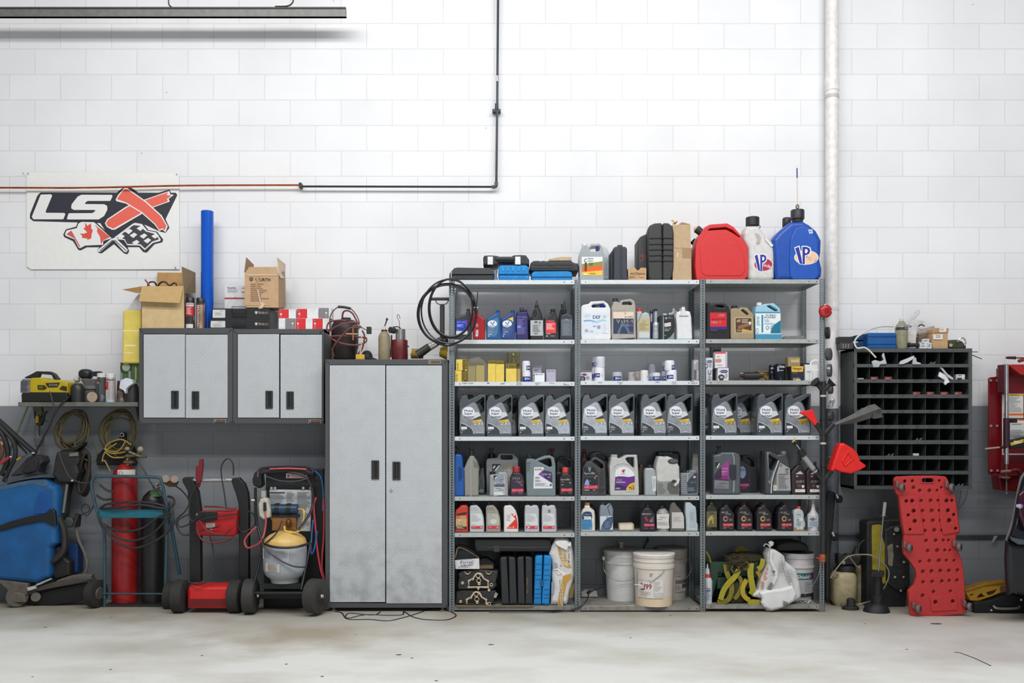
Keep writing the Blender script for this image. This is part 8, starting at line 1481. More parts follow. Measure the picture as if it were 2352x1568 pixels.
coil('hose_coil','coil of mustard air hose hanging beside the wall cabinet, right of two',vU,(1270,1790,1440),[ell(1540+rc.uniform(-40,40),1090+rc.uniform(-40,40),150+rc.uniform(0,80),220+rc.uniform(0,75),-.10-.006*k,.1+rc.uniform(0,.35),k=k) for k in range(9)],.0055,HM,-.10,lambda j: [j.tube('loop',q,.0055,M((150,128,54),.5)) for q in ([(1620,1180,-.19),(1560,1280,-.19),(1480,1330,-.19),(1360,1290,-.19),(1400,1220,-.19),(1560,1170,-.19),(1690,1240,-.18)],[(1500,1220,-.2),(1360,1320,-.2),(1315,1450,-.2),(1350,1540,-.2),(1420,1580,-.2)],[(1350,1330,-.2),(1450,1400,-.2),(1600,1400,-.2)],[(1340,1290,-.2),(1440,1350,-.2),(1620,1330,-.19)])])
i=It('tool_bag','black bag with a bright ring hanging behind the right coil and red cylinder','bag',vU,-.05,(1240,1760,1500),dep=.03);S('bag',[(1240,1560),(1230,1380),(1330,1290),(1420,1200),(1530,1160),(1540,1080),(1610,1080),(1612,1170),(1700,1230),(1760,1400),(1740,1560)],.04,M((26,26,28),.7,bump=.5),r=12,bev=.012);U('ring',ell(1570,1112,24,24,-.056,n=8),.004,M((206,202,196),.3,.5))
i=It('reel_motor','dark boxy winch motor hanging beside the blue scrubber','motor',vAA,-.24,(810,1240,1420),dep=.14)
DK=M((36,36,36),.6,noise=.2,bump=.3)
S('housing',[(815,1300),(850,1060),(880,940),(1100,920),(1230,960),(1240,1080),(1200,1160),(1230,1260),(1180,1400),(900,1400)],.14,DK,r=16,bev=.02);S('silver_plate',[(1080,964),(1220,940),(1226,1000),(1086,1010)],.01,M((130,128,124),.4,.4),Y=-.25,bev=.002);S('top_cap',[(940,910),(1160,870),(1300,780),(1290,840),(1180,920),(950,930)],.08,M((24,24,20),.6),Y=-.20,r=8,bev=.01);i.blob('fitting',1130,1388,18,14,.01,M((206,206,206),.3),Yc=-.27);U('thin_wire',[(930,960,-.27),(980,1110,-.27),(1100,1340,-.27),(1300,1440,-.25),(1400,1466,-.2)],.0022,M((90,90,92),.5))
coil('cable_coil','thick dark brown cable coil hanging behind the motor',vAA,(1180,1420,1620),[ell(1290+k*5,1230+k*6,110-k*7,370-k*10,-.08-.02*k,.05*(k-2)) for k in range(6)],.013,M((44,38,30),.7,noise=.2),-.10)
i=It('impact_wrench','yellow and grey pneumatic tool hanging by its hose under the wall shelf','power tool',vAA,-.12,(500,760,860),dep=.06)
S('body',[(560,540),(556,370),(600,350),(650,380),(660,450),(630,520)],.05,M((40,40,34),.5),r=8,bev=.01);R_('yellow_grip',554,372,596,480,.02,M((186,150,40),.5),Y=-.14,r=6);S('lower_shaft',[(545,520),(600,520),(596,690),(660,700),(650,830),(560,860),(520,720),(550,690)],.04,M((92,94,96),.45,.3,noise=.15),r=10,bev=.01);S('hanger',[(500,215),(640,215),(660,300),(640,380),(600,360)],.03,M((86,80,60),.6,noise=.2),r=6,bev=.006);S('bracket_arm',[(660,300),(750,296),(700,350),(680,440),(770,470),(660,450)],.02,M((40,44,48),.5),r=4,bev=.003)
i=It('tent_pole','thin green rod leaning behind the black tool handles','rod',vAA,-.06,(100,450,1000),dep=0);U('rod',[(440,215,-.06),(270,640,-.10),(140,960,-.14)],.007,M((88,104,66),.5),smooth=False)
i=It('black_pole','thick black pole leaning diagonally at the left edge','pole',vAA,-.14,(-120,560,960),dep=0);U('pole',[(-160,330,-.14),(40,500,-.15),(300,740,-.16),(550,950,-.17)],.022,M((28,28,30),.6),smooth=False);U('thin_bar',[(180,700,-.13),(420,950,-.14)],.009,M((40,40,42),.5),smooth=False);i.blob('white_knob',520,962,28,24,.018,M((196,188,184),.4),Yc=-.19)
i=It('washer_hose','black hose dropping from the pressure washer to the scrubber','hose',vAA,-.28,(560,1090,940),dep=0);U('hose',[(1080,70,-.30),(960,190,-.31),(860,330,-.31),(780,520,-.30),(680,710,-.28),(560,930,-.24)],.0075,M((34,36,38),.5));U('hose',[(780,-10,-.30),(820,130,-.31),(840,220,-.31),(850,340,-.30)],.005,M((60,60,58),.5))
i=It('screwdriver','yellow-handled driver lying on the dark bag by the left edge','screwdriver',vAA,-.22,(260,490,1060),dep=0);N('handle',(266,1054,-.22),(330,1024,-.22),.009,.008,M((176,140,30),.5));N('shaft',(330,1024,-.22),(490,952,-.22),.004,.004,M((92,92,94),.4,.5))
i=It('red_grip_tool','red-handled tool among the black hoses at the left edge','tool',vAA,-.22,(-10,190,1120),dep=0);N('grip',(10,1100,-.22),(140,1024,-.22),.013,.012,M((170,46,48),.5));i.blob('ferrule',168,1016,20,18,.012,M((196,196,198),.3,.4),Yc=-.22);i.blob('tip',2,1126,14,14,.01,M((150,176,160),.5),Yc=-.22)
i=It('black_hose_bundle','heavy tangle of black hoses and brown lead hanging at the left edge','hose',vAA,-.17,(-100,290,1400),dep=0)
for q,r_,c in (([(-60,480),(100,640),(220,800),(240,1000),(150,1200),(60,1380)],.017,BLK),([(-40,560),(60,700),(120,900),(110,1100),(20,1300)],.02,(26,26,26)),([(-60,700),(20,800),(30,980),(-40,1100)],.014,(92,60,44)),([(30,800),(70,920),(120,1000),(80,1140)],.009,(80,44,36)),([(20,780),(40,830)],.014,(150,128,90)),([(60,1150),(90,1280),(100,1400)],.012,(60,62,62))):i.tube('hose',[(x,y,-.17) for x,y in q],r_,M(c,.55))
i=It('black_bag','crumpled dark bag resting on the scrubber top','bag',vAA,-.17,(120,680,1380),dep=.12);S('bag',[(140,1330),(300,1180),(420,1030),(520,980),(640,1010),(672,1090),(610,1160),(590,1260),(660,1290),(480,1300),(300,1290)],.12,M((52,50,54),.6,noise=.2,bump=.8,scale=14),r=14,bev=.025);S('shadow_fold',[(350,1240),(420,1060),(520,1020),(600,1080),(560,1240),(400,1280)],.02,M((38,37,40),.6,bump=.6),Y=-.185,r=16,bev=.008)
#================================================================blue floor scrubber
i=It('floor_scrubber','large blue walk-behind floor scrubber with squeegee hose, cut by the left edge','floor scrubber',vAB,-.281,(-200,300,1470),z=0,dep=.2)
BS=M((20,88,146),.5,noise=.2,scale=7)
S('tank',[(-300,1200),(-300,180),(0,165),(200,118),(330,98),(480,92),(550,150),(612,172),(632,270),(616,590),(612,800),(548,850),(542,1130),(530,1172),(390,1238),(0,1205)],.2,BS,r=16,bev=.04)
S('recess_panel',[(360,480),(390,330),(430,250),(480,225),(540,260),(546,430),(500,470)],.01,M((14,76,146),.5),Y=-.285,r=16,bev=.005);S('lid',[(80,130),(230,85),(420,50),(560,44),(566,68),(470,78),(330,92),(200,116),(70,150)],.18,M((66,74,80),.5),Y=-.27,r=6,bev=.01);S('grimy_top',[(-300,190),(0,176),(200,128),(330,108),(460,104),(540,150),(500,180),(330,150),(200,170),(0,220),(-300,230)],.004,M((70,92,116),.6,noise=.2),Y=-.283,r=8,bev=.001)
S('chassis',[(-300,1198),(0,1196),(300,1232),(292,1350),(240,1448),(110,1444),(70,1300),(0,1240),(-300,1240)],.2,M((98,92,82),.6,noise=.2),Y=-.286,r=16,bev=.015);N('wheel',(188,1376,-.3),(188,1376,-.27),.078,.078,M((84,80,72),.6));S('wheel_guard',[(105,1440),(115,1350),(180,1330),(262,1350),(280,1440)],.03,M((104,98,88),.6,noise=.15),Y=-.319,r=10,bev=.006)
S('bumper_strap',[(-300,700),(-300,640),(0,600),(100,560),(330,500),(490,472),(520,440),(570,415),(600,450),(614,600),(560,600),(480,560),(420,560),(200,604),(20,656)],.03,M((24,26,28),.5,noise=.1),Y=-.3,r=8,bev=.008)
S('column',[(560,150),(600,40),(700,30),(740,140),(700,300),(690,480),(660,600),(620,590),(640,280)],.12,M((40,46,46),.6,noise=.15),Y=-.205,r=12,bev=.015);U('grey_lever',[(734,150,-.216),(712,300,-.216),(690,460,-.216)],.011,M((112,112,106),.5),smooth=False);U('suction_hose',[(630,500,-.227),(690,620,-.227),(708,760,-.227),(690,880,-.232),(620,960,-.238),(560,990,-.238)],.026,M((44,42,40),.55));U('grey_hose',[(824,620,-.162),(860,760,-.162),(920,890,-.162),(950,1000,-.162),(940,1090,-.162),(900,1150,-.173)],.012,M((104,100,92),.5));S('hose_cuff',[(816,490),(862,490),(850,620),(800,620)],.05,M((34,34,34),.5),Y=-.173,r=5,bev=.008);S('valve_block',[(680,560),(720,510),(780,520),(810,580),(790,620),(700,620)],.05,M((84,90,92),.45,.3),Y=-.178,r=8,bev=.01)
S('rear_bin',[(740,1130),(730,810),(830,790),(852,830),(846,1120)],.1,M((16,52,100),.5,noise=.1),Y=-.141,r=8,bev=.012);S('motor_cover',[(548,1130),(556,850),(640,820),(690,940),(760,1000),(760,1150),(600,1200)],.1,M((28,27,27),.6,noise=.2,bump=.5),Y=-.216,r=14,bev=.02)
S('squeegee_bar',[(250,1330),(300,1310),(480,1240),(740,1190),(1000,1170),(1010,1190),(880,1230),(600,1280),(400,1320),(300,1370)],.06,M((72,68,62),.55,noise=.15),Y=-.27,r=6,bev=.008);S('squeegee_blade',[(300,1460),(310,1370),(600,1290),(960,1220),(985,1240),(985,1410),(560,1470)],.04,M((20,20,21),.6),Y=-.238,r=6,bev=.005);S('bright_bracket',[(390,1240),(540,1178),(556,1192),(430,1250),(390,1262)],.03,M((176,176,172),.4,.3),Y=-.292,r=3,bev=.003);S('bright_bracket',[(290,1280),(380,1256),(392,1290),(300,1318)],.03,M((196,190,184),.4),Y=-.292,r=4,bev=.003);N('roller',(390,1380,-.27),(390,1380,-.249),.035,.035,M((96,92,84),.6));S('linkage',[(610,1200),(760,1150),(900,1130),(1000,1140),(990,1180),(760,1190),(630,1230)],.06,M((96,90,86),.55,noise=.2),Y=-.259,r=8,bev=.008)
#================================================================gas cylinder trolley
i=It('cylinder_trolley','teal steel welding trolley frame with a shelf plate and tall bent handle','trolley',vW,-.285,(940,1540,1460),z=0,dep=.3)
TL=M((58,84,96),.45,.2,noise=.15)
U('frame_tube',[(965,1450,-.285),(966,830,-.285),(930,680,-.285),(885,540,-.285),(850,380,-.285),(850,300,-.285),(885,262,-.285),(950,256,-.285),(1420,262,-.285),(1490,300,-.285),(1525,470,-.285),(1545,560,-.285),(1540,800,-.285),(1522,1450,-.285)],.0125,TL);U('rear_tube',[(1545,500,-.265),(1590,760,-.245),(1660,1160,-.225)],.014,M((36,72,88),.5),smooth=False)
R_('shelf_plate',915,562,1506,640,.03,M((24,104,122),.45,noise=.08),Y=-.32,bev=.003);U('lower_bar',[(940,1338,-.295),(1535,1340,-.295)],.007,TL,smooth=False);i.box('base_plate',960,1445,1530,1450,-.285,-.12,M((40,42,44),.6));S('back_strip',[(1285,640),(1312,640),(1306,1400),(1250,1400)],.02,M((92,88,96),.5),Y=-.03,bev=.003)
c=i.W(885,1335,-.305);d=Vector((1,-.25,0)).normalized();vs,fs=sweep([c-d*.035,c-d*.03,c+d*.03,c+d*.035],[.092,.104,.104,.092],28);i.link('wheel',vs,fs,M((44,43,42),.7,noise=.1));vs,fs=sweep([c+d*.034,c+d*.042],[.05,.042],20);i.link('hub',vs,fs,M((78,74,70),.5))
def cyl(name,label,cx,hw,yt,yb,c,Y,topc=None):
 j=It(name,label,'gas cylinder',vW,Y,(cx-hw,cx+hw,yb),z=.016,dep=0);h=yb-yt
 j.loft('body',cx,[(yt,hw*.3),(yt+h*.02,hw*.55),(yt+h*.05,hw*.82),(yt+h*.09,hw*.98),(yt+h*.12,hw),(yb-10,hw),(yb,hw*.97)],c,Y,sides=32);return j
j=cyl('gas_cylinder','tall bright red gas cylinder strapped in the teal trolley',1152,112,140,1442,M((146,26,27),.38,noise=.2,scale=10),-.145)
j.loft('valve_neck',1182,[(80,10),(92,22),(104,26),(150,34)],M((150,130,110),.35,.6),-.145);j.label([('r',1134,190,1262,246,(206,204,196)),('e',1164,222,20,18,(150,130,80))],wrap=(1152,114,j.s1(114,-.145),2,-.145));j.slab('collar_ring',[(1140,110),(1220,110),(1226,136),(1136,136)],.05,M((120,90,70),.4,.4),Y=-.185,r=4,bev=.004)
for nm,q in (('regulator',[(1190,30),(1240,50),(1290,70),(1350,72)]),('regulator',[(1160,70),(1250,60),(1300,20)])):j.tube(nm,[(x,y,-.205) for x,y in q],.012,M((104,92,72),.4,.5))
j.blob('gauge',1296,6,28,28,.02,M((150,140,120),.4),Yc=-.215);j.blob('gauge',1175,2,26,20,.02,M((130,122,104),.4),Yc=-.215);j.tube('hose',[(1260,90,-.205),(1330,200,-.205),(1410,340,-.205),(1490,440,-.205)],.006,M((62,62,64),.5))
j=cyl('gas_cylinder','black gas cylinder with faded green shoulder, right of the red one',1412,100,384,1430,M((30,30,32),.4,noise=.12),-.125)
j.loft('green_shoulder',1440,[(386,40),(400,56),(440,58)],M((84,120,78),.5,noise=.2),-.145);j.loft('valve',1446,[(320,12),(346,20),(350,34),(366,36),(370,20),(386,50)],M((160,160,156),.3,.6),-.145)
for cx,cy in ((1528,278),(1612,282)):j.cone('gauge',(cx,cy,-.185),(cx,cy,-.225),.028,.028,M((160,136,120),.35,.3))
j.slab('regulator_body',[(1500,300),(1640,300),(1620,350),(1560,354),(1520,330)],.04,M((92,76,50),.4,.5),Y=-.205,r=8,bev=.008);j.tube('stem',[(1446,340,-.185),(1510,310,-.195)],.008,M((120,104,80),.4,.5))
coil('welding_hose','dark rubber twin hose looped around the cylinder trolley',vW,(880,1620,910),[[(920,660,-.345),(1010,800,-.365),(1200,905,-.375),(1420,860,-.375),(1590,720,-.355),(1600,600,-.335),(1570,480,-.315)],[(900,620,-.345),(1000,750,-.365),(1180,850,-.375),(1400,790,-.365),(1580,600,-.345)],[(940,690,-.345),(1100,760,-.365),(1300,740,-.365),(1450,640,-.355),(1570,590,-.345)],[(930,545,-.335),(1000,510,-.345),(1200,492,-.345),(1400,500,-.345),(1520,530,-.335)],[(920,550,-.325),(1060,548,-.345),(1300,520,-.345),(1510,550,-.335),(1600,520,-.325),(1600,460,-.305),(1550,440,-.285)],[(890,430,-.315),(960,470,-.325),(1040,462,-.325)],[(920,330,-.315),(980,380,-.325),(1050,400,-.325)]],.0085,M((40,37,37),.5),-.335)
i=It('grease_gun','small dark nozzle tool hanging between the scrubber and the trolley','tool',vW,-.2,(660,740,720),dep=0);U('body',[(716,600,-.2),(700,660,-.2),(680,710,-.2)],.016,M((46,42,40),.5));U('wire',[(650,560,-.18),(700,610,-.18),(780,600,-.18),(830,560,-.18),(790,510,-.18),(752,560,-.18),(800,620,-.18),(860,540,-.18),(870,480,-.2)],.004,M((34,34,34),.5))
#================================================================red battery charger cart
i=It('battery_charger','red wheeled battery charger with two black uprights and chrome handle bar','battery charger',vX,-.47,(70,690,1480),z=0,dep=.3)
BP=M((26,27,29),.5,noise=.08)
S('upright',[(218,1200),(212,520),(196,380),(152,300),(150,272),(168,258),(236,258),(290,390),(312,540),(316,1200)],.06,BP,Y=-.38,r=10,bev=.008);S('upright',[(662,1200),(656,500),(630,400),(606,340),(592,290),(600,266),(660,262),(712,320),(740,400),(748,520),(748,1200)],.06,BP,Y=-.38,r=10,bev=.008)
U('handle_bar',[(196,281,-.36),(604,281,-.36)],.0135,M((206,206,206),.15,.8),smooth=False,sides=14,label='chrome handle bar');RC=M((178,24,26),.4,noise=.08)
S('charger_box',[(270,640),(290,570),(460,566),(644,560),(640,770),(600,790),(290,784),(268,760)],.16,RC,Y=-.43,r=10,bev=.012);S('control_panel',[(276,640),(296,570),(462,568),(462,640),(380,660)],.02,M((30,30,32),.4),Y=-.445,r=6,bev=.004);B([('r',366,670,446,710,(176,172,164)),('l',372,676,440,706,3,(110,106,100)),('r',394,712,422,728,(206,200,194)),('r',276,582,300,604,(120,126,128))],Y=-.431)
S('drum',[(190,1440),(190,1280),(205,1238),(575,1238),(582,1280),(584,1445)],.2,M((206,36,34),.4,noise=.06,bump=.2),Y=-.53,r=12,bev=.03);R_('drum_vent',208,1352,575,1420,.006,M((112,20,20),.6),Y=-.533,bev=.001)
for cx in (134,636):
 c=i.W(cx,1328,-.47);w=i.s1(56);vs,fs=sweep([c-Vector((w,0,0)),c-Vector((w*.8,0,0)),c+Vector((w*.8,0,0)),c+Vector((w,0,0))],[.105,.122,.122,.105],30);vs=[Vector((v.x,v.y,max(v.z,.001))) for v in vs];i.link('tyre',vs,fs,M((46,45,44),.75,noise=.15,bump=.5,scale=60))
c=i.W(52,1330,-.29);vs,fs=sweep([c-Vector((.03,0,0)),c+Vector((.03,0,0))],[.115,.115],26);vs=[Vector((v.x,v.y,max(v.z,.001))) for v in vs];i.link('tyre',vs,fs,M((44,43,42),.75,noise=.1))
i=It('jumper_clamp','dark red jumper clamp hung over the chrome handle bar','clamp',vX,-.4,(262,340,350),dep=0);S('clamp',[(268,260),(272,160),(296,150),(304,96),(330,90),(338,140),(326,250),(300,350),(288,350)],.03,M((116,30,36),.5,noise=.1),r=6,bev=.006)
CBL=M((38,37,38),.5)
coil('charger_cable','black charger leads looping over the handle bar and around the red cart',vX,(100,800,1230),[[(548,545,-.45),(530,400,-.43),(505,250,-.41),(505,160,-.4),(540,100,-.4),(580,95,-.4),(610,150,-.4),(612,240,-.4)],[(300,300,-.41),(230,420,-.43),(215,540,-.45),(240,650,-.46),(400,620,-.46),(640,590,-.45)],[(80,330,-.28),(150,380,-.33),(212,470,-.43),(180,560,-.45),(100,640,-.45),(110,720,-.45),(170,780,-.45),(280,750,-.46),(480,700,-.46)],[(210,590,-.46),(120,640,-.47),(120,700,-.47),(190,690,-.47),(330,600,-.47)],[(400,780,-.46),(430,920,-.46),(430,1060,-.49),(390,1180,-.53),(290,1225,-.56),(200,1200,-.53)],[(740,560,-.43),(800,600,-.41),(800,690,-.41),(690,750,-.44),(640,650,-.46)]],.0055,CBL,-.45)
coil('jumper_lead','dull red lead sagging round the charger box',vX,(260,660,840),[[(350,520,-.43),(480,524,-.45),(600,540,-.44),(640,530,-.43)],[(280,700,-.46),(330,820,-.47),(470,840,-.47),(600,800,-.46),(640,740,-.45)],[(300,640,-.46),(380,740,-.47),(520,770,-.47),(590,720,-.46)]],.0065,M((110,34,40),.5),-.45)
#================================================================air-conditioning recovery cart
i=It('recovery_cart','black air-conditioning service cart with instruction sheet, motor and two wheels','service cart',vX,-.59,(690,1430,1500),z=0,dep=.4)
S('back_panel',[(880,1440),(905,200),(1380,180),(1424,180),(1420,1440)],.04,M((24,25,27),.5),Y=-.32,r=10,bev=.006);S('instruction_sheet',[(936,366),(1318,372),(1304,744),(1170,740),(1160,700),(950,640)],.003,M((196,198,200),.5),Y=-.326,bev=.0005)
B([('r',1086,220,1276,266,(206,190,190)),('p',[(1094,258),(1108,226),(1122,258)],(176,60,70)),('l',1130,226,1270,262,4,(196,110,120)),('r',940,390,1076,400,(50,54,76)),('l',944,410,1070,500,9,(150,152,156)),('l',1090,390,1170,480,6,(150,152,156)),('l',1186,390,1306,640,18,(140,142,148)),('l',1180,640,1300,720,6,(150,152,156))]+[('r',1092,302+k*14,1168,306+k*14,(60,62,66)) for k in range(4)]+[('e',x,y,12,12,(190,190,190)) for x,y in ((956,354),(988,354),(1242,354),(1310,354))],Y=-.33)
U('motor',[(944,545,-.36),(1190,545,-.36)],.040,M((34,66,92),.35,noise=.06),smooth=False,sides=20,label='blue pump motor')
for x in (1008,1114):i.tube('motor_band',[(x-18,545,-.36),(x+18,545,-.36)],.046,M((24,28,34),.4),smooth=False,sides=20)
S('manifold',[(958,740),(958,612),(1174,612),(1176,740)],.08,M((150,104,56),.5,.2,noise=.2),Y=-.37,r=4,bev=.004);R_('manifold_bar',945,594,1200,616,.09,M((34,36,42),.5),Y=-.38);i.blob('brass_valve',1110,670,26,40,.03,M((110,70,40),.4,.4),Yc=-.4)
S('filter_bottle',[(842,610),(832,500),(852,452),(890,440),(920,460),(944,560),(940,620),(880,642)],.09,M((196,190,176),.45,noise=.05),Y=-.43,r=10,bev=.015,label='off-white filter bottle');R_('gauge_block',862,380,900,440,.04,M((170,170,168),.4),Y=-.41);S('shutoff_handle',[(880,484),(902,484),(906,560),(880,566)],.02,M((30,36,44),.4),Y=-.45,r=5);N('brass_port',(776,466,-.41),(806,466,-.41),.012,.010,M((190,184,170),.3,.7))
FT=M((28,30,32),.4,.2)
U('frame_tube',[(810,350,-.41),(818,640,-.41),(872,880,-.47),(840,1050,-.53),(788,1240,-.59)],.011,FT);U('frame_tube',[(1330,360,-.35),(1322,700,-.37),(1290,930,-.46),(1250,1120,-.53),(1220,1270,-.59)],.011,FT);U('bottom_bar',[(770,1300,-.59),(1245,1300,-.59)],.014,FT,smooth=False);i.box('base_tray',880,1215,1240,1262,-.57,-.32,M((22,23,25),.5));i.box('axle_box',800,1310,1250,1350,-.46,-.36,M((26,26,28),.5));S('top_housing',[(790,330),(780,280),(800,215),(850,185),(1290,172),(1330,200),(1340,260),(1280,240),(1120,215),(860,230),(870,330),(840,360)],.10,M((30,29,32),.5),Y=-.37,r=12,bev=.015);U('bottle_band',[(872,850,-.610),(960,882,-.670),(1080,892,-.685),(1200,880,-.670),(1300,850,-.570)],.009,M((26,27,29),.4))
for cx,Yw in ((765,-.53),(1352,-.59)):
 c=i.W(cx,1325,Yw);d=Vector((1,-.35 if cx>1000 else .05,0)).normalized();vs,fs=sweep([c-d*.045,c-d*.038,c+d*.038,c+d*.045],[.115,.126,.126,.115],30);vs=[Vector((v.x,v.y,max(v.z,.001))) for v in vs];i.link('wheel',vs,fs,M((56,55,54),.7,noise=.08));vs,fs=sweep([c+d*.046,c+d*.052],[.07,.06],22);i.link('hub',vs,fs,M((40,40,42),.5));vs,fs=sweep([c+d*.05,c+d*.062],[.016,.012],14);i.link('hub_cap',vs,fs,M((190,188,182),.3,.6))
j=It('refrigerant_tank','grey refrigerant tank with yellow domed top sitting in the service cart','gas tank',vX,-.49,(880,1275,1218),z=PZ(1030+1215/3.92,-.57)+.001,dep=0)
j.loft('body',1076,[(868,192),(900,194),(1000,192),(1080,190),(1130,172),(1160,136),(1168,128),(1210,124),(1218,120)],M((166,170,176),.4,noise=.05),-.49,sides=40);j.loft('dome',1078,[(742,60),(752,92),(775,140),(806,178),(840,190),(868,192)],M((222,184,110),.4,noise=.06),-.49,sides=40,label='yellow domed top')
j.label([('p',[(904,884),(1154,890),(1152,984),(904,976)],(216,218,222)),('l',912,900,1010,966,6,(150,152,158)),('l',1024,900,1144,966,5,(160,162,168)),('p',[(944,1006),(1078,1012),(1076,1084),(944,1080)],(206,200,190)),('l',954,1020,1066,1076,5,(176,160,140)),('e',1038,1206,10,6,(40,40,42))],wrap=(1076,196,j.s1(196,-.49),2,-.49));j.tube('yellow_handle',[(1072,700,-.51),(1080,740,-.54),(1140,756,-.55),(1210,736,-.54),(1240,660,-.49),(1246,560,-.49),(1200,545,-.41)],.008,M((216,186,100),.4))
def hose_c(label,L,r,c):return coil('service_hose',label,vX,(min(p[0] for q in L for p in q),max(p[0] for q in L for p in q),max(p[1] for q in L for p in q)),[[(p[0],p[1],(p[2] if len(p)>2 else -.53)) for p in q] for q in L],r,M(c,.4),-.53)
hose_c('dark hose coiled along the top of the service cart',[[(830,260,-.47),(840,200,-.45),(900,172,-.44),(1100,164,-.44),(1290,172,-.44),(1320,220,-.45),(1240,200,-.47),(1000,196,-.48),(860,214,-.48)],[(1110,210,-.47),(1240,240,-.47),(1310,330,-.46),(1330,480,-.45),(1290,600,-.51),(1200,720,-.59)]],.010,(44,36,44))
hose_c('red service hose curling out left of the yellow-topped tank',[[(898,580,-.47),(905,660,-.51),(890,760,-.57),(870,810,-.59)],[(820,704,-.51),(760,760,-.53),(715,820,-.54),(720,870,-.55),(750,888,-.56),(830,860,-.58),(870,820,-.58)],[(940,184,-.495),(1100,178,-.495),(1270,186,-.495)]],.007,(176,70,74))
hose_c('pair of red hoses hanging down the right side of the service cart',[[(1356,440,-.39),(1336,520,-.41),(1350,700,-.41),(1366,900,-.41),(1400,1100,-.41),(1430,1180,-.41)],[(1422,450,-.37),(1428,600,-.37),(1424,800,-.38),(1412,960,-.39),(1410,1080,-.39),(1440,1240,-.39)]],.0075,(190,66,74))
hose_c('blue service hose looping down the right side of the service cart',[[(1342,200,-.41),(1400,260,-.38),(1420,400,-.37),(1416,560,-.365)],[(1330,640,-.41),(1318,760,-.42),(1310,960,-.42),(1340,900,-.43),(1366,740,-.43)]],.0065,(50,104,160))
hose_c('black lead sagging across the front of the grey tank',[[(870,850,-.62),(930,930,-.655),(1040,1010,-.665),(1160,1060,-.655),(1270,1066,-.61)],[(910,250,-.47),(1040,290,-.48),(1200,290,-.48),(1290,260,-.47)],[(1050,650,-.57),(1000,760,-.61),(900,850,-.62)]],.0055,(40,44,52))
#================================================================on top of the tall cabinet
ZL=PZ(825,-.46)+.0006
def tl(name,label,cat,x0,x1,Y=-.40,dep=.1):return It(name,label,cat,vY,Y,(x0,x1,1085),z=ZL,dep=dep)
i=tl('pressure_pot','dirty black pressure pot with brown hoses on the tall cabinet','pressure pot',190,550,-.36,0)
L_('tank',368,[(560,120),(580,150),(620,172),(680,180),(930,178),(960,164),(1060,158),(1085,150)],M((42,34,34),.5,noise=.25,scale=14),-.24,sides=36);L_('lid_cap',382,[(528,62),(540,66),(575,60)],M((58,40,38),.5),-.24);U('bail',[(166,700,-.34),(160,560,-.34),(190,460,-.34),(270,385,-.34),(360,380,-.34),(440,400,-.34),(520,490,-.34),(565,600,-.34)],.004,M((84,40,44),.5));U('bail_grip',[(272,378,-.34),(360,384,-.34),(444,402,-.34)],.010,M((42,44,46),.5));N('bail_lug',(166,690,-.34),(172,770,-.34),.008,.008,M((190,186,184),.3,.6))
HB=M((112,54,52),.5,noise=.1)
i.tubes('hose',[[(330,530,-.35),(345,450,-.37),(400,430,-.38),(470,470,-.39),(520,560,-.4),(560,620,-.4)],[(560,600,-.42),(440,590,-.44),(260,640,-.44),(140,710,-.42),(125,640,-.40),(170,580,-.40),(300,560,-.42),(380,570,-.43)],[(140,770,-.42),(260,850,-.45),(420,890,-.45),(560,890,-.43),(650,850,-.41),(650,800,-.40),(580,790,-.41),(380,770,-.45),(180,775,-.45)],[(220,1050,-.40),(200,960,-.42),(260,850,-.46),(400,690,-.46),(480,655,-.45),(560,670,-.43)],[(600,700,-.42),(630,780,-.42),(600,940,-.42),(520,1040,-.42)]],.0065,HB)
U('brass_manifold',[(380,745,-.46),(540,750,-.46)],.007,M((150,112,84),.35,.6),smooth=False);U('brass_valve',[(475,660,-.46),(475,830,-.46)],.007,M((176,130,96),.3,.7),smooth=False);U('brass_manifold',[(480,640,-.37),(600,650,-.43)],.009,M((150,112,84),.35,.6),smooth=False);N('chrome_valve',(590,640,-.44),(670,690,-.44),.012,.009,M((190,190,190),.25,.7));U('thin_tube',[(590,760,-.43),(590,880,-.43),(570,1020,-.43)],.0035,M((206,190,160),.4));R_('valve_knob',655,646,720,742,.03,M((44,40,42),.5),Y=-.45,r=10)
i=tl('yellow_cap','small yellow plastic cap in front of the pressure pot','cap',510,626,-.44,.03);R_('cap',510,1020,626,1085,.035,M((206,166,54),.5),r=8,bev=.005)
i=tl('rubber_dome','black rubber half dome behind the yellow cap','dome',590,740,-.30,0);L_('dome',664,[(968,14),(975,36),(1000,62),(1040,76),(1062,80),(1085,140)],M((34,33,36),.6),-.26)
i=tl('squirt_bottle','grimy beige plastic bottle with a dark nozzle','bottle',818,978,-.40,0);L_('body',898,[(700,40),(725,44),(745,66),(790,80),(1078,80),(1085,76)],M((142,128,104),.5,noise=.1),-.37);L_('cap',898,[(690,38),(695,42),(728,42)],M((40,42,46),.4),-.37);N('neck',(896,690,-.37),(902,640,-.37),.012,.005,M((176,160,140),.3,.5));N('nozzle',(902,645,-.37),(936,545,-.37),.004,.006,M((50,46,56),.5));i.blob('nozzle_tip',934,546,17,18,.009,M((54,46,60),.5),Yc=-.37)
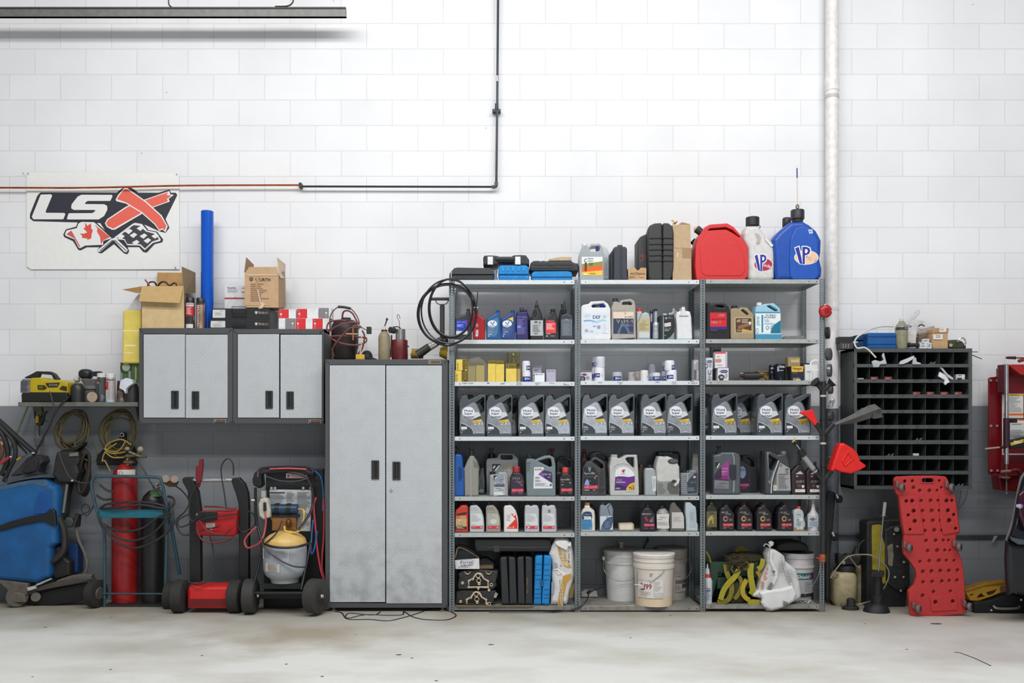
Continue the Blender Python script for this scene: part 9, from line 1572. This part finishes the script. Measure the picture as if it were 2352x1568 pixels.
i=tl('canister','dark red canister with shiny steel upper half and a black gauge','canister',995,1220,-.38,0);L_('lower_body',1106,[(828,104),(836,108),(1080,110),(1085,108)],M((96,24,28),.35,noise=.2,scale=16),-.34,sides=36);L_('steel_top',1116,[(680,62),(684,68),(828,70)],M((190,190,188),.2,.8),-.34,sides=36);N('gauge',(975,690,-.40),(1035,700,-.37),.024,.024,M((44,46,46),.5));U('gauge_hose',[(1020,650,-.38),(1080,648,-.36),(1120,672,-.34)],.004,M((40,40,42),.5));U('hook',[(1104,675,-.34),(1100,580,-.34),(1072,520,-.34),(1076,484,-.34),(1100,494,-.34),(1108,540,-.34)],.0025,M((110,104,104),.4,.5));U('side_lug',[(1215,912,-.35),(1230,914,-.35)],.006,M((60,40,40),.5),smooth=False);U('rear_hose',[(996,760,-.37),(992,900,-.37),(984,1060,-.37)],.006,M((36,34,36),.5))
i=tl('hose_coil','yellow spiral air hose lying behind the black suction pipe','hose',1250,1780,-.20,0)
U('coil',[(1262+k*3.0,1010+62*math.sin(k*.9),-.20+.045*math.cos(k*.9)) for k in range(56)],.006,M((176,150,66),.5),n=2);U('coil',[(1650+k*2.0,990+(50+k)*math.sin(k*.8),-.28+.05*math.cos(k*.8)) for k in range(48)],.007,M((186,160,50),.5),n=2)
i=tl('suction_pipe','black angled pipe with a steel band and elbow lying on the tall cabinet','pipe',1285,1760,-.40,0);N('pipe',(1345,1030,-.38),(1510,915,-.38),.034,.030,M((36,35,34),.4));N('steel_band',(1500,925,-.38),(1600,870,-.38),.029,.027,M((176,172,168),.25,.7));U('elbow',[(1590,870,-.38),(1640,840,-.38),(1690,815,-.38),(1700,760,-.38)],.027,M((30,30,31),.45));i.blob('elbow_bulb',1710,840,56,46,.03,M((28,28,29),.4),Yc=-.38);S('chip_tag',[(1560,1020),(1610,1010),(1614,1030),(1562,1036)],.01,M((206,196,196),.5),Y=-.42)
i=It('hand_pump','grey D-handled bilge pump standing up from the black elbow','hand pump',vY,-.38,(1530,1775,780),dep=0);U('barrel',[(1680,780,-.38),(1680,370,-.38)],.0185,M((66,66,68),.5),smooth=False,sides=16);N('collar',(1680,395,-.38),(1680,345,-.38),.019,.014,M((50,50,52),.5));U('grip',[(1525,272,-.38),(1790,272,-.38)],.012,M((60,60,62),.5),smooth=False);U('yoke',[(1590,290,-.38),(1612,330,-.38),(1680,356,-.38),(1740,330,-.38),(1766,290,-.38)],.004,M((84,84,84),.4))
hl=[]
for cx,cy,rx,ry,Y in ((1745,478,400,412,-.515),(1750,485,385,400,-.53),(1795,400,300,400,-.52),(1800,392,288,388,-.535),(1770,440,372,430,-.545)):hl.append(ell(cx,cy,rx,ry,Y,0,16))
i=coil('hose_loop','large loops of black tubing hung on the left front shelving post',vY,(1340,2170,905),hl,.0062,M((34,33,38),.3),-.51,lambda j: (j.tube('loose_end',[(2140,400,-.52),(2150,300,-.52),(2160,180,-.52)],.004,M((44,46,48),.4)),j.cone('tie',(2135,384,-.525),(2135,396,-.525),.018,.018,M((206,204,200),.5))))
i=It('extension_lead','black extension lead looping over the floor before the tall cabinet','cord',vAC,-.5,(210,1100,1490),z=0,dep=0)
U('lead',[(x,y,YF(1000+y/3.485)) for x,y in ((100,1404),(190,1420),(240,1470),(420,1474),(560,1484),(680,1460),(800,1424),(900,1390),(1000,1392),(1090,1424),(1100,1450),(1020,1478),(860,1474),(760,1452),(690,1410),(676,1436),(560,1440),(380,1436),(250,1462),(222,1448),(260,1424),(440,1438),(500,1412))],.0055,M((34,34,36),.5),n=6)
finalize()
